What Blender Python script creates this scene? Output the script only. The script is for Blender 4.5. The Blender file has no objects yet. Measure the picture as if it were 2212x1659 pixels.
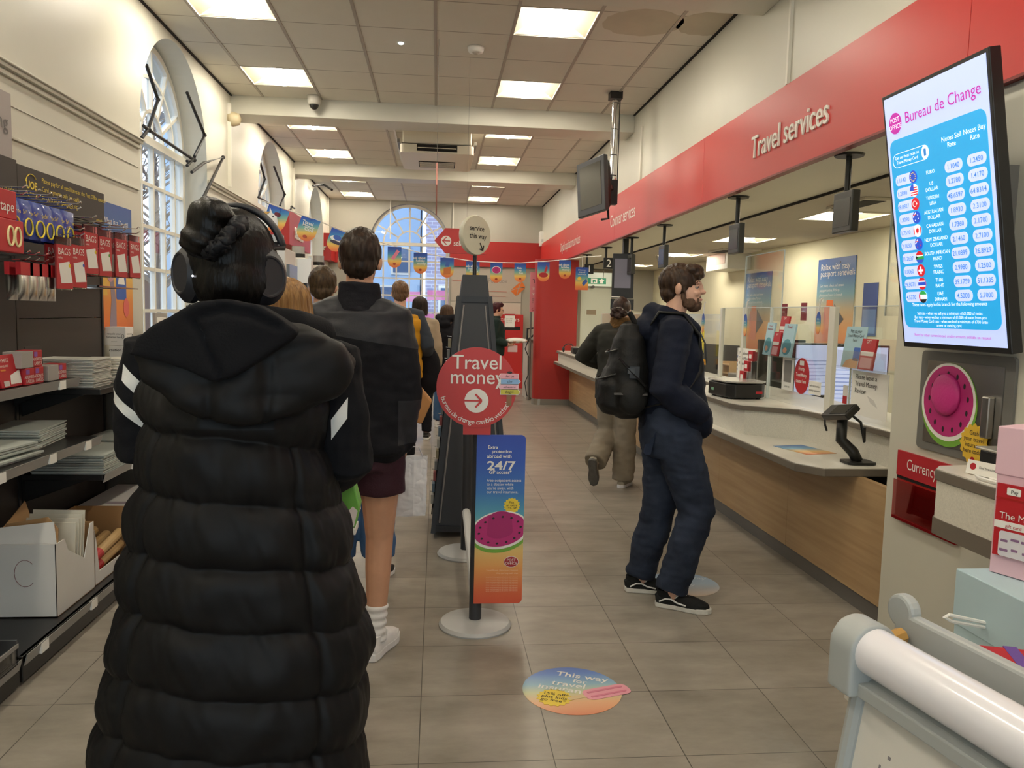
import bpy, math, random
from mathutils import Vector as V, Matrix, noise
from mathutils.geometry import tessellate_polygon
random.seed(7)
SC = bpy.context.scene
COL = SC.collection
PI = math.pi
# ---------------------------------------------------------------- camera
F, YAW, PIT, ROL, H = 1690.0, .09739905, -.0896618, .02457414, 1.51
def _axes():
    cy, sy, cp, sp, cr, sr = math.cos(YAW), math.sin(YAW), math.cos(PIT), math.sin(PIT), math.cos(ROL), math.sin(ROL)
    f = V((sy*cp, cy*cp, sp)); r = V((cy, -sy, 0)); u = r.cross(f)
    return cr*r+sr*u, -sr*r+cr*u, f
RX, UX, FX = _axes()
cam_data = bpy.data.cameras.new('camera'); cam = bpy.data.objects.new('camera', cam_data); COL.objects.link(cam)
cam_data.sensor_fit = 'HORIZONTAL'; cam_data.sensor_width = 36; cam_data.lens = F*36/2212
cam_data.clip_start = .05; cam_data.clip_end = 200
cm = Matrix.Identity(4)
for i in range(3):
    cm[i][0] = RX[i]; cm[i][1] = UX[i]; cm[i][2] = -FX[i]
cm[2][3] = H
cam.matrix_world = cm
SC.camera = cam
# ---------------------------------------------------------------- world and exposure
w = bpy.data.worlds.new('overcast_sky'); SC.world = w; w.use_nodes = True
bg = w.node_tree.nodes['Background']
bg.inputs['Color'].default_value = (.78, .88, 1.0, 1); bg.inputs['Strength'].default_value = 2.2
SC.view_settings.view_transform = 'Standard'; SC.view_settings.look = 'None'
SC.view_settings.gamma = 1; SC.view_settings.use_curve_mapping = False
SC.view_settings.exposure = 0.50
LAMP = 36.0          # emission of the fluorescent tubes
# ---------------------------------------------------------------- helpers
def at(x, y, X=None, Y=None, Z=None):
    d = RX*((x-1106)/F) + UX*(-(y-829.5)/F) + FX
    t = (Z-H)/d.z if Z is not None else (Y/d.y if Y is not None else X/d.x)
    return V((0, 0, H)) + d*t
def lin(h):
    h = h.lstrip('#'); c = [int(h[i:i+2], 16)/255 for i in (0, 2, 4)]
    return tuple((x/12.92 if x <= .04045 else ((x+.055)/1.055)**2.4) for x in c) + (1,)
MATS = {}
def nd(nt, t, **k):
    n = nt.nodes.new(t)
    for a, b in k.items():
        if a.startswith('i_'): n.inputs[a[2:].replace('_', ' ')].default_value = b
        else: setattr(n, a, b)
    return n
def mat(name, col='#808080', rough=.55, metal=0, var=0, vs=6, bump=0, bs=60, stretch=(1, 1, 1), emit=0, col2=None, spec=.5, sheen=0, coat=0):
    if name in MATS: return MATS[name]
    m = bpy.data.materials.new(name); MATS[name] = m; m.use_nodes = True
    nt = m.node_tree; p = nt.nodes['Principled BSDF']
    c = lin(col); p.inputs['Base Color'].default_value = c
    p.inputs['Roughness'].default_value = rough; p.inputs['Metallic'].default_value = metal
    p.inputs['Specular IOR Level'].default_value = spec
    if sheen: p.inputs['Sheen Weight'].default_value = sheen
    if coat: p.inputs['Coat Weight'].default_value = coat
    if emit:
        p.inputs['Emission Color'].default_value = c; p.inputs['Emission Strength'].default_value = emit
    if var or bump or col2:
        tc = nd(nt, 'ShaderNodeTexCoord'); mp = nd(nt, 'ShaderNodeMapping'); mp.inputs['Scale'].default_value = stretch
        nt.links.new(tc.outputs['Object'], mp.inputs['Vector'])
    if var or col2:
        n = nd(nt, 'ShaderNodeTexNoise', i_Scale=vs, i_Detail=5.0); nt.links.new(mp.outputs[0], n.inputs['Vector'])
        r = nd(nt, 'ShaderNodeValToRGB'); nt.links.new(n.outputs['Fac'], r.inputs[0])
        if col2: a, b = c, lin(col2)
        else: a = tuple(max(0, x*(1-var)) for x in c[:3])+(1,); b = tuple(min(1, x*(1+var)) for x in c[:3])+(1,)
        r.color_ramp.elements[0].color = a; r.color_ramp.elements[1].color = b
        r.color_ramp.elements[0].position = .3; r.color_ramp.elements[1].position = .7
        nt.links.new(r.outputs[0], p.inputs['Base Color'])
        if emit: nt.links.new(r.outputs[0], p.inputs['Emission Color'])
    if bump:
        n2 = nd(nt, 'ShaderNodeTexNoise', i_Scale=bs, i_Detail=4.0); nt.links.new(mp.outputs[0], n2.inputs['Vector'])
        b = nd(nt, 'ShaderNodeBump', i_Strength=bump, i_Distance=.004); nt.links.new(n2.outputs['Fac'], b.inputs['Height'])
        nt.links.new(b.outputs[0], p.inputs['Normal'])
    return m
def glass_mat(name, tint='#ffffff', refl=.06, rough=.02):
    """thin clear sheet: mostly see-through, a little mirror"""
    if name in MATS: return MATS[name]
    m = bpy.data.materials.new(name); MATS[name] = m; m.use_nodes = True
    nt = m.node_tree; nt.nodes.remove(nt.nodes['Principled BSDF'])
    t = nd(nt, 'ShaderNodeBsdfTransparent'); t.inputs[0].default_value = lin(tint)
    g = nd(nt, 'ShaderNodeBsdfGlossy'); g.inputs['Roughness'].default_value = rough
    fr = nd(nt, 'ShaderNodeFresnel', i_IOR=1.45); mx = nd(nt, 'ShaderNodeMixShader')
    ad = nd(nt, 'ShaderNodeMath', operation='MULTIPLY'); ad.inputs[1].default_value = refl/.04; ad.use_clamp = True
    nt.links.new(fr.outputs[0], ad.inputs[0]); nt.links.new(ad.outputs[0], mx.inputs[0])
    nt.links.new(t.outputs[0], mx.inputs[1]); nt.links.new(g.outputs[0], mx.inputs[2])
    nt.links.new(mx.outputs[0], nt.nodes['Material Output'].inputs[0])
    return m
def grad_mat(name, stops, rough=.5, axis=2, emit=0):
    """printed colour blend that runs over the thing's own height (generated coordinates)"""
    if name in MATS: return MATS[name]
    m = mat(name, rough=rough); nt = m.node_tree; p = nt.nodes['Principled BSDF']
    tc = nd(nt, 'ShaderNodeTexCoord'); s = nd(nt, 'ShaderNodeSeparateXYZ'); nt.links.new(tc.outputs['Generated'], s.inputs[0])
    r = nd(nt, 'ShaderNodeValToRGB'); nt.links.new(s.outputs[axis], r.inputs[0])
    e = r.color_ramp.elements
    e[0].position, e[0].color = stops[0][0], lin(stops[0][1]); e[1].position, e[1].color = stops[-1][0], lin(stops[-1][1])
    for q, c in stops[1:-1]:
        k = e.new(q); k.color = lin(c)
    nt.links.new(r.outputs[0], p.inputs['Base Color'])
    if emit:
        nt.links.new(r.outputs[0], p.inputs['Emission Color']); p.inputs['Emission Strength'].default_value = emit
    return m
def split_mat(name, a, b, groups, rough=(.85, .5), var=.1):
    """two-tone cloth: tone b where all the half-spaces n.p > c of any group hold (the part's own coordinates)"""
    if name in MATS: return MATS[name]
    m = mat(name, a, rough[0], spec=.25); nt = m.node_tree; L = nt.links; p = nt.nodes['Principled BSDF']
    tc = nd(nt, 'ShaderNodeTexCoord'); tot = None
    def op(o, x, y):
        n = nd(nt, 'ShaderNodeMath', operation=o)
        for i, q in enumerate((x, y)):
            if isinstance(q, (int, float)): n.inputs[i].default_value = q
            else: L.new(q, n.inputs[i])
        return n.outputs[0]
    for g in groups:
        acc = None
        for nx, ny, nz, c in g:
            d = nd(nt, 'ShaderNodeVectorMath', operation='DOT_PRODUCT'); L.new(tc.outputs['Object'], d.inputs[0]); d.inputs[1].default_value = (nx, ny, nz)
            h = op('GREATER_THAN', d.outputs['Value'], c); acc = h if acc is None else op('MULTIPLY', acc, h)
        tot = acc if tot is None else op('MAXIMUM', tot, acc)
    n = nd(nt, 'ShaderNodeTexNoise', i_Scale=5.0, i_Detail=4.0); L.new(tc.outputs['Object'], n.inputs['Vector'])
    k = op('MULTIPLY_ADD', n.outputs['Fac'], 2*var); k.node.inputs[2].default_value = 1-var
    mx = nd(nt, 'ShaderNodeMix', data_type='RGBA'); L.new(tot, mx.inputs['Factor']); mx.inputs['A'].default_value = lin(a); mx.inputs['B'].default_value = lin(b)
    hs = nd(nt, 'ShaderNodeHueSaturation'); L.new(mx.outputs['Result'], hs.inputs['Color']); L.new(k, hs.inputs['Value']); L.new(hs.outputs[0], p.inputs['Base Color'])
    L.new(op('MULTIPLY_ADD', tot, rough[1]-rough[0]), p.inputs['Roughness']); p.inputs['Roughness'].links[0].from_node.inputs[2].default_value = rough[0]
    n2 = nd(nt, 'ShaderNodeTexNoise', i_Scale=200.0); L.new(tc.outputs['Object'], n2.inputs['Vector']); bp = nd(nt, 'ShaderNodeBump', i_Strength=.2, i_Distance=.003); L.new(n2.outputs['Fac'], bp.inputs['Height']); L.new(bp.outputs[0], p.inputs['Normal'])
    return m
WM = {}                                   # world matrix of every parent
def wm(o): return WM.get(o, Matrix.Identity(4))
def frame(o, x=(1, 0, 0), y=(0, 0, 1)):
    x = V(x).normalized(); y = V(y); z = x.cross(y).normalized(); y = z.cross(x)
    m = Matrix.Identity(4)
    for i in range(3): m[i][0] = x[i]; m[i][1] = y[i]; m[i][2] = z[i]; m[i][3] = o[i]
    return m
def T(x, y, z): return Matrix.Translation((x, y, z))
def Rz(a): return Matrix.Rotation(a, 4, 'Z')
def Rx(a): return Matrix.Rotation(a, 4, 'X')
def Ry(a): return Matrix.Rotation(a, 4, 'Y')
class MB:
    def __init__(s): s.v = []; s.f = []; s.m = []; s.k = 0
    def add(s, vs, fs, M=None, k=None):
        b = len(s.v)
        s.v += [M @ V(p) for p in vs] if M else [V(p) for p in vs]
        s.f += [[i+b for i in f] for f in fs]; s.m += [s.k if k is None else k]*len(fs); return s
    def box(s, x0, x1, y0, y1, z0, z1, M=None, k=None):
        vs = [(x, y, z) for z in (z0, z1) for y in (y0, y1) for x in (x0, x1)]
        return s.add(vs, [(0, 2, 3, 1), (4, 5, 7, 6), (0, 1, 5, 4), (2, 6, 7, 3), (0, 4, 6, 2), (1, 3, 7, 5)], M, k)
    def cyl(s, a, b, r, r2=None, n=16, M=None, k=None):
        a, b = V(a), V(b); r2 = r if r2 is None else r2; d = (b-a).normalized()
        u = d.orthogonal().normalized(); w_ = d.cross(u)
        vs = []; cs = [(math.cos(2*PI*i/n), math.sin(2*PI*i/n)) for i in range(n)]
        for p, q in ((a, r), (b, r2)): vs += [p+u*(q*c)+w_*(q*t) for c, t in cs]
        fs = [(i, (i+1) % n, n+(i+1) % n, n+i) for i in range(n)] + [tuple(range(n-1, -1, -1)), tuple(range(n, 2*n))]
        return s.add(vs, fs, M, k)
    def tube(s, pts, r, n=8, M=None, k=None, sx=1, up=None):
        pts = [V(p) for p in pts]; N = len(pts); rr = r if isinstance(r, (list, tuple)) else [r]*N
        vs = []; u = None
        for i, p in enumerate(pts):
            d = (pts[min(i+1, N-1)]-pts[max(i-1, 0)]).normalized()
            if up is not None: u = (V(up)-d*d.dot(V(up))).normalized()
            else: u = d.orthogonal().normalized() if u is None else (u-d*d.dot(u)).normalized()
            w_ = d.cross(u)
            vs += [p+u*(rr[i]*sx*math.cos(2*PI*j/n))+w_*(rr[i]*math.sin(2*PI*j/n)) for j in range(n)]
        fs = [(i*n+j, i*n+(j+1) % n, (i+1)*n+(j+1) % n, (i+1)*n+j) for i in range(N-1) for j in range(n)]
        fs += [tuple(range(n-1, -1, -1)), tuple(range((N-1)*n, N*n))]
        return s.add(vs, fs, M, k)
    def lathe(s, pr, n=24, M=None, k=None, cap=True):
        vs = [(r*math.cos(2*PI*j/n), r*math.sin(2*PI*j/n), z) for r, z in pr for j in range(n)]
        fs = [(i*n+j, i*n+(j+1) % n, (i+1)*n+(j+1) % n, (i+1)*n+j) for i in range(len(pr)-1) for j in range(n)]
        if cap: fs += [tuple(range(n-1, -1, -1)), tuple(range((len(pr)-1)*n, len(pr)*n))]
        return s.add(vs, fs, M, k)
    def prism(s, poly, d, M=None, k=None, z0=0):
        n = len(poly); vs = [(x, y, z0) for x, y in poly]+[(x, y, z0+d) for x, y in poly]
        tri = tessellate_polygon([[V((x, y, 0)) for x, y in poly]])
        area = sum(poly[i][0]*poly[(i+1) % n][1]-poly[(i+1) % n][0]*poly[i][1] for i in range(n))
        fs = []
        for t in tri:
            a, b, c = [V((*poly[i], 0)) for i in t]
            if (b-a).cross(c-a).z < 0: t = t[::-1]
            fs += [tuple(i+n for i in t), tuple(t[::-1])]
        for i in range(n):
            q = (i, (i+1) % n, n+(i+1) % n, n+i); fs.append(q if area > 0 else q[::-1])
        return s.add(vs, fs, M, k)
    def ell(s, c, r, M=None, k=None, nu=16, nv=10):
        r = (r, r, r) if not isinstance(r, (tuple, list)) else r
        vs = [(c[0], c[1], c[2]-r[2])]
        for i in range(1, nv):
            t = PI*i/nv-PI/2
            vs += [(c[0]+r[0]*math.cos(t)*math.cos(2*PI*j/nu), c[1]+r[1]*math.cos(t)*math.sin(2*PI*j/nu), c[2]+r[2]*math.sin(t)) for j in range(nu)]
        vs.append((c[0], c[1], c[2]+r[2])); e = len(vs)-1
        fs = [(0, 1+(j+1) % nu, 1+j) for j in range(nu)]
        fs += [(1+i*nu+j, 1+i*nu+(j+1) % nu, 1+(i+1)*nu+(j+1) % nu, 1+(i+1)*nu+j) for i in range(nv-2) for j in range(nu)]
        b = 1+(nv-2)*nu; fs += [(e, b+j, b+(j+1) % nu) for j in range(nu)]
        return s.add(vs, fs, M, k)
    def limb(s, ch, M=None, n=14, k=None):
        """tapered round limb through [(point, radius)] with rounded ends"""
        P = [V(p) for p, r in ch]; R = [r for p, r in ch]
        d0 = (P[0]-P[1]).normalized(); d1 = (P[-1]-P[-2]).normalized()
        pts = [P[0]+d0*R[0]*q for q in (.98, .8, .45)]+P+[P[-1]+d1*R[-1]*q for q in (.45, .8, .98)]
        rs = [R[0]*q for q in (.2, .6, .89)]+R+[R[-1]*q for q in (.89, .6, .2)]
        return s.tube(pts, rs, n, M, k)
    def rings(s, rg, n=24, M=None, k=None, cap=True):
        """rg: [(cx,cy,z,rx,ry[,pow])] stacked ellipse sections"""
        vs = []
        for q in rg:
            cx, cy, z, rx, ry = q[:5]; e = 2/(q[5] if len(q) > 5 else 2)
            for j in range(n):
                a = 2*PI*j/n; c, t = math.cos(a), math.sin(a)
                vs.append((cx+rx*math.copysign(abs(c)**e, c), cy+ry*math.copysign(abs(t)**e, t), z))
        N = len(rg)
        fs = [(i*n+j, i*n+(j+1) % n, (i+1)*n+(j+1) % n, (i+1)*n+j) for i in range(N-1) for j in range(n)]
        if cap: fs += [tuple(range(n-1, -1, -1)), tuple(range((N-1)*n, N*n))]
        return s.add(vs, fs, M, k)
    def sheet(s, fn, nu, nv, M=None, k=None):
        vs = [fn(i/nu, j/nv) for j in range(nv+1) for i in range(nu+1)]
        fs = [(j*(nu+1)+i, j*(nu+1)+i+1, (j+1)*(nu+1)+i+1, (j+1)*(nu+1)+i) for j in range(nv) for i in range(nu)]
        return s.add(vs, fs, M, k)
    def move(s, fn): s.v = [V(fn(p)) for p in s.v]; return s
    def build(s, name, mats, parent=None, smooth=False, bevel=0, bseg=2, auto=False, solid=0):
        mats = mats if isinstance(mats, (list, tuple)) else [mats]
        me = bpy.data.meshes.new(name); o = bpy.data.objects.new(name, me); COL.objects.link(o)
        if parent:
            inv = wm(parent).inverted(); WM[o] = wm(parent); o.parent = parent; vs = [inv @ p for p in s.v]
        else:
            xs, ys, zs = zip(*[tuple(p) for p in s.v]); c = V(((min(xs)+max(xs))/2, (min(ys)+max(ys))/2, min(zs)))
            o.location = c; WM[o] = Matrix.Translation(c); vs = [p-c for p in s.v]
        me.from_pydata(vs, [], s.f)
        for m in mats: me.materials.append(m)
        if len(mats) > 1: me.polygons.foreach_set('material_index', s.m)
        if smooth: me.polygons.foreach_set('use_smooth', [True]*len(s.f))
        if auto: me.set_sharp_from_angle(angle=math.radians(35))
        if bevel:
            b = o.modifiers.new('bevel', 'BEVEL'); b.width = bevel; b.segments = bseg; b.limit_method = 'ANGLE'
        if solid:
            b = o.modifiers.new('solid', 'SOLIDIFY'); b.thickness = solid; b.offset = 0
        return o
TMP = bpy.data.scenes.new('scratch')
def tmp_dg():
    with bpy.context.temp_override(scene=TMP, view_layer=TMP.view_layers[0]):
        return bpy.context.evaluated_depsgraph_get()
def fuse(mb, vox, smooth=6, fac=.5):
    """weld overlapping closed shapes into one continuous skin"""
    me = bpy.data.meshes.new('t'); me.from_pydata(mb.v, [], mb.f)
    o = bpy.data.objects.new('t', me); TMP.collection.objects.link(o)
    r = o.modifiers.new('r', 'REMESH'); r.mode = 'VOXEL'; r.voxel_size = vox; r.use_smooth_shade = True
    if smooth:
        q = o.modifiers.new('s', 'SMOOTH'); q.factor = fac; q.iterations = smooth
    dg = tmp_dg()
    e = o.evaluated_get(dg).to_mesh()
    out = MB(); out.v = [V(p.co) for p in e.vertices]; out.f = [list(p.vertices) for p in e.polygons]; out.m = [0]*len(out.f)
    o.evaluated_get(dg).to_mesh_clear(); bpy.data.objects.remove(o); bpy.data.meshes.remove(me)
    return out
def normals(mb):
    ns = [V((0, 0, 0)) for _ in mb.v]
    for f in mb.f:
        a, b, c = mb.v[f[0]], mb.v[f[1]], mb.v[f[-1]]; n = (b-a).cross(c-a)
        for i in f: ns[i] += n
    return [n.normalized() if n.length else V((0, 0, 1)) for n in ns]
def displace(mb, fn):
    ns = normals(mb); mb.v = [p+n*fn(p, n) for p, n in zip(mb.v, ns)]; return mb
def wrinkle(mb, amp=.005, sc=9, sz=5, seed=0):
    o = V((seed*3.1, seed*1.7, seed))
    return displace(mb, lambda p, n: amp*(noise.noise(V((p.x*sc, p.y*sc, p.z*sz))+o)+.5*noise.noise(V((p.x*sc*2.3, p.y*sc*2.3, p.z*sz*2.6))+o)))
def region(mb, fn):
    mb.m = [fn(sum((mb.v[i] for i in f), V())/len(f)) for f in mb.f]; return mb
def tag(o, label, cat, group=None, kind=None):
    o['label'] = label; o['category'] = cat
    if group: o['group'] = group
    if kind: o['kind'] = kind
    return o
def thing(name, label, cat, loc=(0, 0, 0), rot=0, group=None):
    o = bpy.data.objects.new(name, None); COL.objects.link(o); o.empty_display_size = .05
    o.location = loc; o.rotation_euler = (0, 0, rot); WM[o] = Matrix.Translation(loc) @ Rz(rot)
    return tag(o, label, cat, group)
def struct(o): o['kind'] = 'structure'; return o
def dup(o, M, label=None, group=None):
    """a copy of a thing with copies of its parts and sub-parts, placed by the world matrix M"""
    def rec(s, par):
        c = s.copy(); COL.objects.link(c)
        if par: c.parent = par
        for ch in s.children: rec(ch, c)
        return c
    c = rec(o, None); c.matrix_world = M; WM[c] = M
    if label: c['label'] = label
    if group: c['group'] = group
    return c
_txtcache = {}
def text(lines, mt, M, parent, name='lettering', ext=.0006, wide=1.0, bold=0, shear=0, solo=None):
    """lines: [(string, x, y, size, align)] set in the local XY plane of M"""
    mb = MB()
    for t, x, y, sz, al in lines:
        key = (t, al, bold, shear)
        if key not in _txtcache:
            cu = bpy.data.curves.new('t', 'FONT'); cu.body = t; cu.size = 1; cu.align_x = al; cu.offset = bold; cu.shear = shear; cu.resolution_u = 3
            o = bpy.data.objects.new('t', cu); TMP.collection.objects.link(o)
            dg = tmp_dg()
            e = o.evaluated_get(dg).to_mesh()
            _txtcache[key] = ([tuple(p.co) for p in e.vertices], [tuple(p.vertices) for p in e.polygons])
            o.evaluated_get(dg).to_mesh_clear(); bpy.data.objects.remove(o); bpy.data.curves.remove(cu)
        vs, fs = _txtcache[key]; n = len(vs)
        if ext > .002:                       # raised letters: front, and sides from the open edges
            cnt = {}
            for f in fs:
                for i in range(len(f)): cnt[(f[i], f[(i+1) % len(f)])] = 1
            sides = [(a, b) for a, b in cnt if (b, a) not in cnt]
            V2 = [(x+p[0]*sz*wide, y+p[1]*sz, ext) for p in vs]+[(x+p[0]*sz*wide, y+p[1]*sz, 0) for p in vs]
            mb.add(V2, list(fs)+[(b, a, a+n, b+n) for a, b in sides], M)
        else:
            mb.add([(x+p[0]*sz*wide, y+p[1]*sz, ext) for p in vs], list(fs), M)
    return mb.build(name, mt, parent)
def circ(r, n=32, cx=0, cy=0, ry=None, a0=0, a1=2*PI):
    ry = r if ry is None else ry; full = abs(a1-a0-2*PI) < 1e-6
    m = n if full else n+1
    return [(cx+r*math.cos(a0+(a1-a0)*i/n), cy+ry*math.sin(a0+(a1-a0)*i/n)) for i in range(m)]
def rrect(w_, h_, r, cx=0, cy=0, n=5):
    out = []
    for sx, sy, a in ((1, 1, 0), (-1, 1, PI/2), (-1, -1, PI), (1, -1, 1.5*PI)):
        out += [(cx+sx*(w_/2-r)+r*math.cos(a+PI/2*i/n), cy+sy*(h_/2-r)+r*math.sin(a+PI/2*i/n)) for i in range(n+1)]
    return out
def star(n, r0, r1, cx=0, cy=0): return [(cx+(r0 if i % 2 else r1)*math.cos(PI*i/n), cy+(r0 if i % 2 else r1)*math.sin(PI*i/n)) for i in range(2*n)]
def flat(poly, M, z=0, d=.0008): return MB().prism(poly, d, M, z0=z)
def polyhole(outer, holes, M):
    """flat polygon with holes"""
    pts = list(outer); loops = [[V((x, y, 0)) for x, y in outer]]
    for h in holes: loops.append([V((x, y, 0)) for x, y in h]); pts += list(h)
    mb = MB(); tri = tessellate_polygon(loops); fs = []
    for t in tri:
        a, b, c = [V((*pts[i], 0)) for i in t]
        fs.append(t if (b-a).cross(c-a).z > 0 else t[::-1])
    return mb.add([(x, y, 0) for x, y in pts], fs, M)
FRONT = ((1, 0, 0), (0, 0, 1))       # faces the queue's end (-Y)
LEFTW = ((0, 1, 0), (0, 0, 1))       # on the left wall, faces +X
RIGHTW = ((0, -1, 0), (0, 0, 1))     # on the right wall, faces -X
# ---------------------------------------------------------------- room shell
XL, XR, YF, YB, CZ = -2.18, 2.126, 16.14, -3.2, 3.71
CREAM = mat('cream_paint', '#d0cdbe', .42, var=.035, vs=1.3, bump=.05, bs=9)
WHITEP = mat('white_gloss_paint', '#e2ded0', .35)
GREYW = mat('grey_beige_shaded', '#a9a598', .6, var=.03, vs=2)  # far wall: its shade is put into a darker, greyer wall colour
RED = mat('red_laminate', '#c4302c', .38, var=.02, vs=1)
DEEPRED = mat('deep_red_laminate', '#a92622', .35)
GREYP = mat('grey_plastic', '#6e6b66', .45)
DARK = mat('dark_gap', '#17130f', .8)
STEEL = mat('brushed_steel', '#b3b0a8', .32, 1, bump=.05, bs=40, stretch=(1, 1, 18))
CHROME = mat('chrome', '#d8d8d8', .12, 1)
BLACK = mat('black_plastic', '#1b1a19', .42)
BLACKM = mat('black_metal', '#24231f', .45, .3)
WHITE = mat('white_plastic', '#e9e7df', .35)
PAPER = mat('white_paper', '#eeece4', .7)
BRICK = mat('brick', '#9a6a58')
def grid_mat(name, c1, c2, cl, ox, oy, px, py, wd, rough, vs, rv=0, streak=1):
    m = mat(name, c1, rough); nt = m.node_tree; p = nt.nodes['Principled BSDF']; L = nt.links
    g = nd(nt, 'ShaderNodeNewGeometry'); s = nd(nt, 'ShaderNodeSeparateXYZ'); L.new(g.outputs['Position'], s.inputs[0])
    def line(k, o, per):
        a = nd(nt, 'ShaderNodeMath', operation='SUBTRACT'); L.new(s.outputs[k], a.inputs[0]); a.inputs[1].default_value = o-per*50
        b = nd(nt, 'ShaderNodeMath', operation='MODULO'); L.new(a.outputs[0], b.inputs[0]); b.inputs[1].default_value = per
        c = nd(nt, 'ShaderNodeMath', operation='LESS_THAN'); L.new(b.outputs[0], c.inputs[0]); c.inputs[1].default_value = wd
        d = nd(nt, 'ShaderNodeMath', operation='DIVIDE'); L.new(a.outputs[0], d.inputs[0]); d.inputs[1].default_value = per
        e = nd(nt, 'ShaderNodeMath', operation='FLOOR'); L.new(d.outputs[0], e.inputs[0])
        return c, e
    lx, ix = line(0, ox, px); ly, iy = line(1, oy, py)
    mx = nd(nt, 'ShaderNodeMath', operation='MAXIMUM'); L.new(lx.outputs[0], mx.inputs[0]); L.new(ly.outputs[0], mx.inputs[1])
    n = nd(nt, 'ShaderNodeTexNoise', i_Scale=vs, i_Detail=6.0, i_Roughness=.65)
    mp = nd(nt, 'ShaderNodeMapping'); mp.inputs['Scale'].default_value = (1, streak, 1); L.new(g.outputs['Position'], mp.inputs[0]); L.new(mp.outputs[0], n.inputs['Vector'])
    cb = nd(nt, 'ShaderNodeCombineXYZ'); L.new(ix.outputs[0], cb.inputs[0]); L.new(iy.outputs[0], cb.inputs[1])
    wn = nd(nt, 'ShaderNodeTexWhiteNoise', noise_dimensions='2D'); L.new(cb.outputs[0], wn.inputs['Vector'])
    ad = nd(nt, 'ShaderNodeMath', operation='MULTIPLY_ADD'); L.new(wn.outputs['Value'], ad.inputs[0]); ad.inputs[1].default_value = rv; L.new(n.outputs['Fac'], ad.inputs[2])
    r = nd(nt, 'ShaderNodeValToRGB'); L.new(ad.outputs[0], r.inputs[0])
    r.color_ramp.elements[0].color = lin(c1); r.color_ramp.elements[1].color = lin(c2)
    r.color_ramp.elements[0].position = .3; r.color_ramp.elements[1].position = .75
    mix = nd(nt, 'ShaderNodeMix', data_type='RGBA'); L.new(mx.outputs[0], mix.inputs['Factor']); L.new(r.outputs[0], mix.inputs['A']); mix.inputs['B'].default_value = lin(cl)
    L.new(mix.outputs['Result'], p.inputs['Base Color'])
    bp = nd(nt, 'ShaderNodeBump', i_Strength=.35, i_Distance=.002, invert=True); L.new(mx.outputs[0], bp.inputs['Height']); L.new(bp.outputs[0], p.inputs['Normal'])
    return m
FLOORM = grid_mat('vinyl_stone_tiles', '#7c7569', '#a1998c', '#4d473f', -.04, 3.44, .4595, .465, .0035, .34, 2.6, .12, 2.2)
CEILM = grid_mat('ceiling_tiles', '#d3cec0', '#dad5c8', '#a09a8d', -.053, 5.80, .6, .6, .013, .85, 1.2, .05)
struct(MB().box(XL-.4, 4.9, YB-.2, YF+.3, -.12, 0).build('floor', FLOORM))
# ceilings with openings for the sunk lamps
LX = ((-1.831, -1.262), (.569, 1.138))
ROWS = [(-.8, -.23), (1.0, 1.57), (2.8, 3.37), (5.815, 6.385), (7.615, 8.185), (9.49, 10.06), (11.28, 11.85), (13.37, 13.94), (15.15, 15.72)]
HOLES = [(a, b, c, d) for c, d in ROWS for a, b in LX]
def holed(x0, x1, y0, y1, z, holes):
    hs = [h for h in holes if h[2] >= y0-.01 and h[3] <= y1+.01 and h[0] >= x0-.01 and h[1] <= x1+.01]
    xs = sorted({x0, x1, *[h[0] for h in hs], *[h[1] for h in hs]}); ys = sorted({y0, y1, *[h[2] for h in hs], *[h[3] for h in hs]})
    mb = MB()
    for a, b in zip(xs, xs[1:]):
        for c, d in zip(ys, ys[1:]):
            if any(h[0]-.001 <= a and b <= h[1]+.001 and h[2]-.001 <= c and d <= h[3]+.001 for h in hs): continue
            mb.add([(a, c, z), (b, c, z), (b, d, z), (a, d, z)], [(0, 3, 2, 1)])
    return mb
cb = MB()
BAYS = [(YB, 4.8), (5.22, 8.64), (9.05, 12.28), (12.7, YF)]
for a, b in BAYS:
    q = holed(XL, XR, a, b, CZ, HOLES); cb.add(q.v, q.f)
struct(cb.build('ceiling', CEILM))
for i, (a, b) in enumerate(((4.8, 5.22), (8.64, 9.05), (12.28, 12.7))):
    struct(MB().box(XL, XR, a, b, 3.52, 4.0).build('trim_%d' % (i+1), CREAM, bevel=.006))
# edge angle of the hung ceiling: dark shadow gap along both side walls and the aluminium tee bars
tb = MB()
for a, b in BAYS[1:]:
    tb.box(XL, XL+.018, a, b, CZ-.012, CZ+.0); tb.box(XR-.018, XR, a, b, CZ-.012, CZ)
struct(tb.build('trim_4', DARK))
tb = MB()
for a, b in BAYS[1:]:
    for x in (-1.846, -1.246, -.646, -.046, .554, 1.154, 1.754): tb.box(x-.012, x+.012, a, b, CZ-.006, CZ+.004)
struct(tb.build('trim_5', mat('tee_bar', '#a89f93', .5)))
stn = MB(); rnd = random.Random(11)
for px, py, a, b in ((1388, 50, .30, .27), (1530, 52, .24, .24)):
    c = at(px, py, Z=CZ); stn.prism([(c.x+a*q*math.cos(t), c.y+b*q*math.sin(t)) for t, q in [(2*PI*i/40, 1+rnd.uniform(-.04, .04)) for i in range(40)]], .0006, T(0, 0, CZ-.0007))
struct(stn.build('trim_16', mat('water_stain', '#c3baa6', .85, var=.05, vs=4)))
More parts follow.
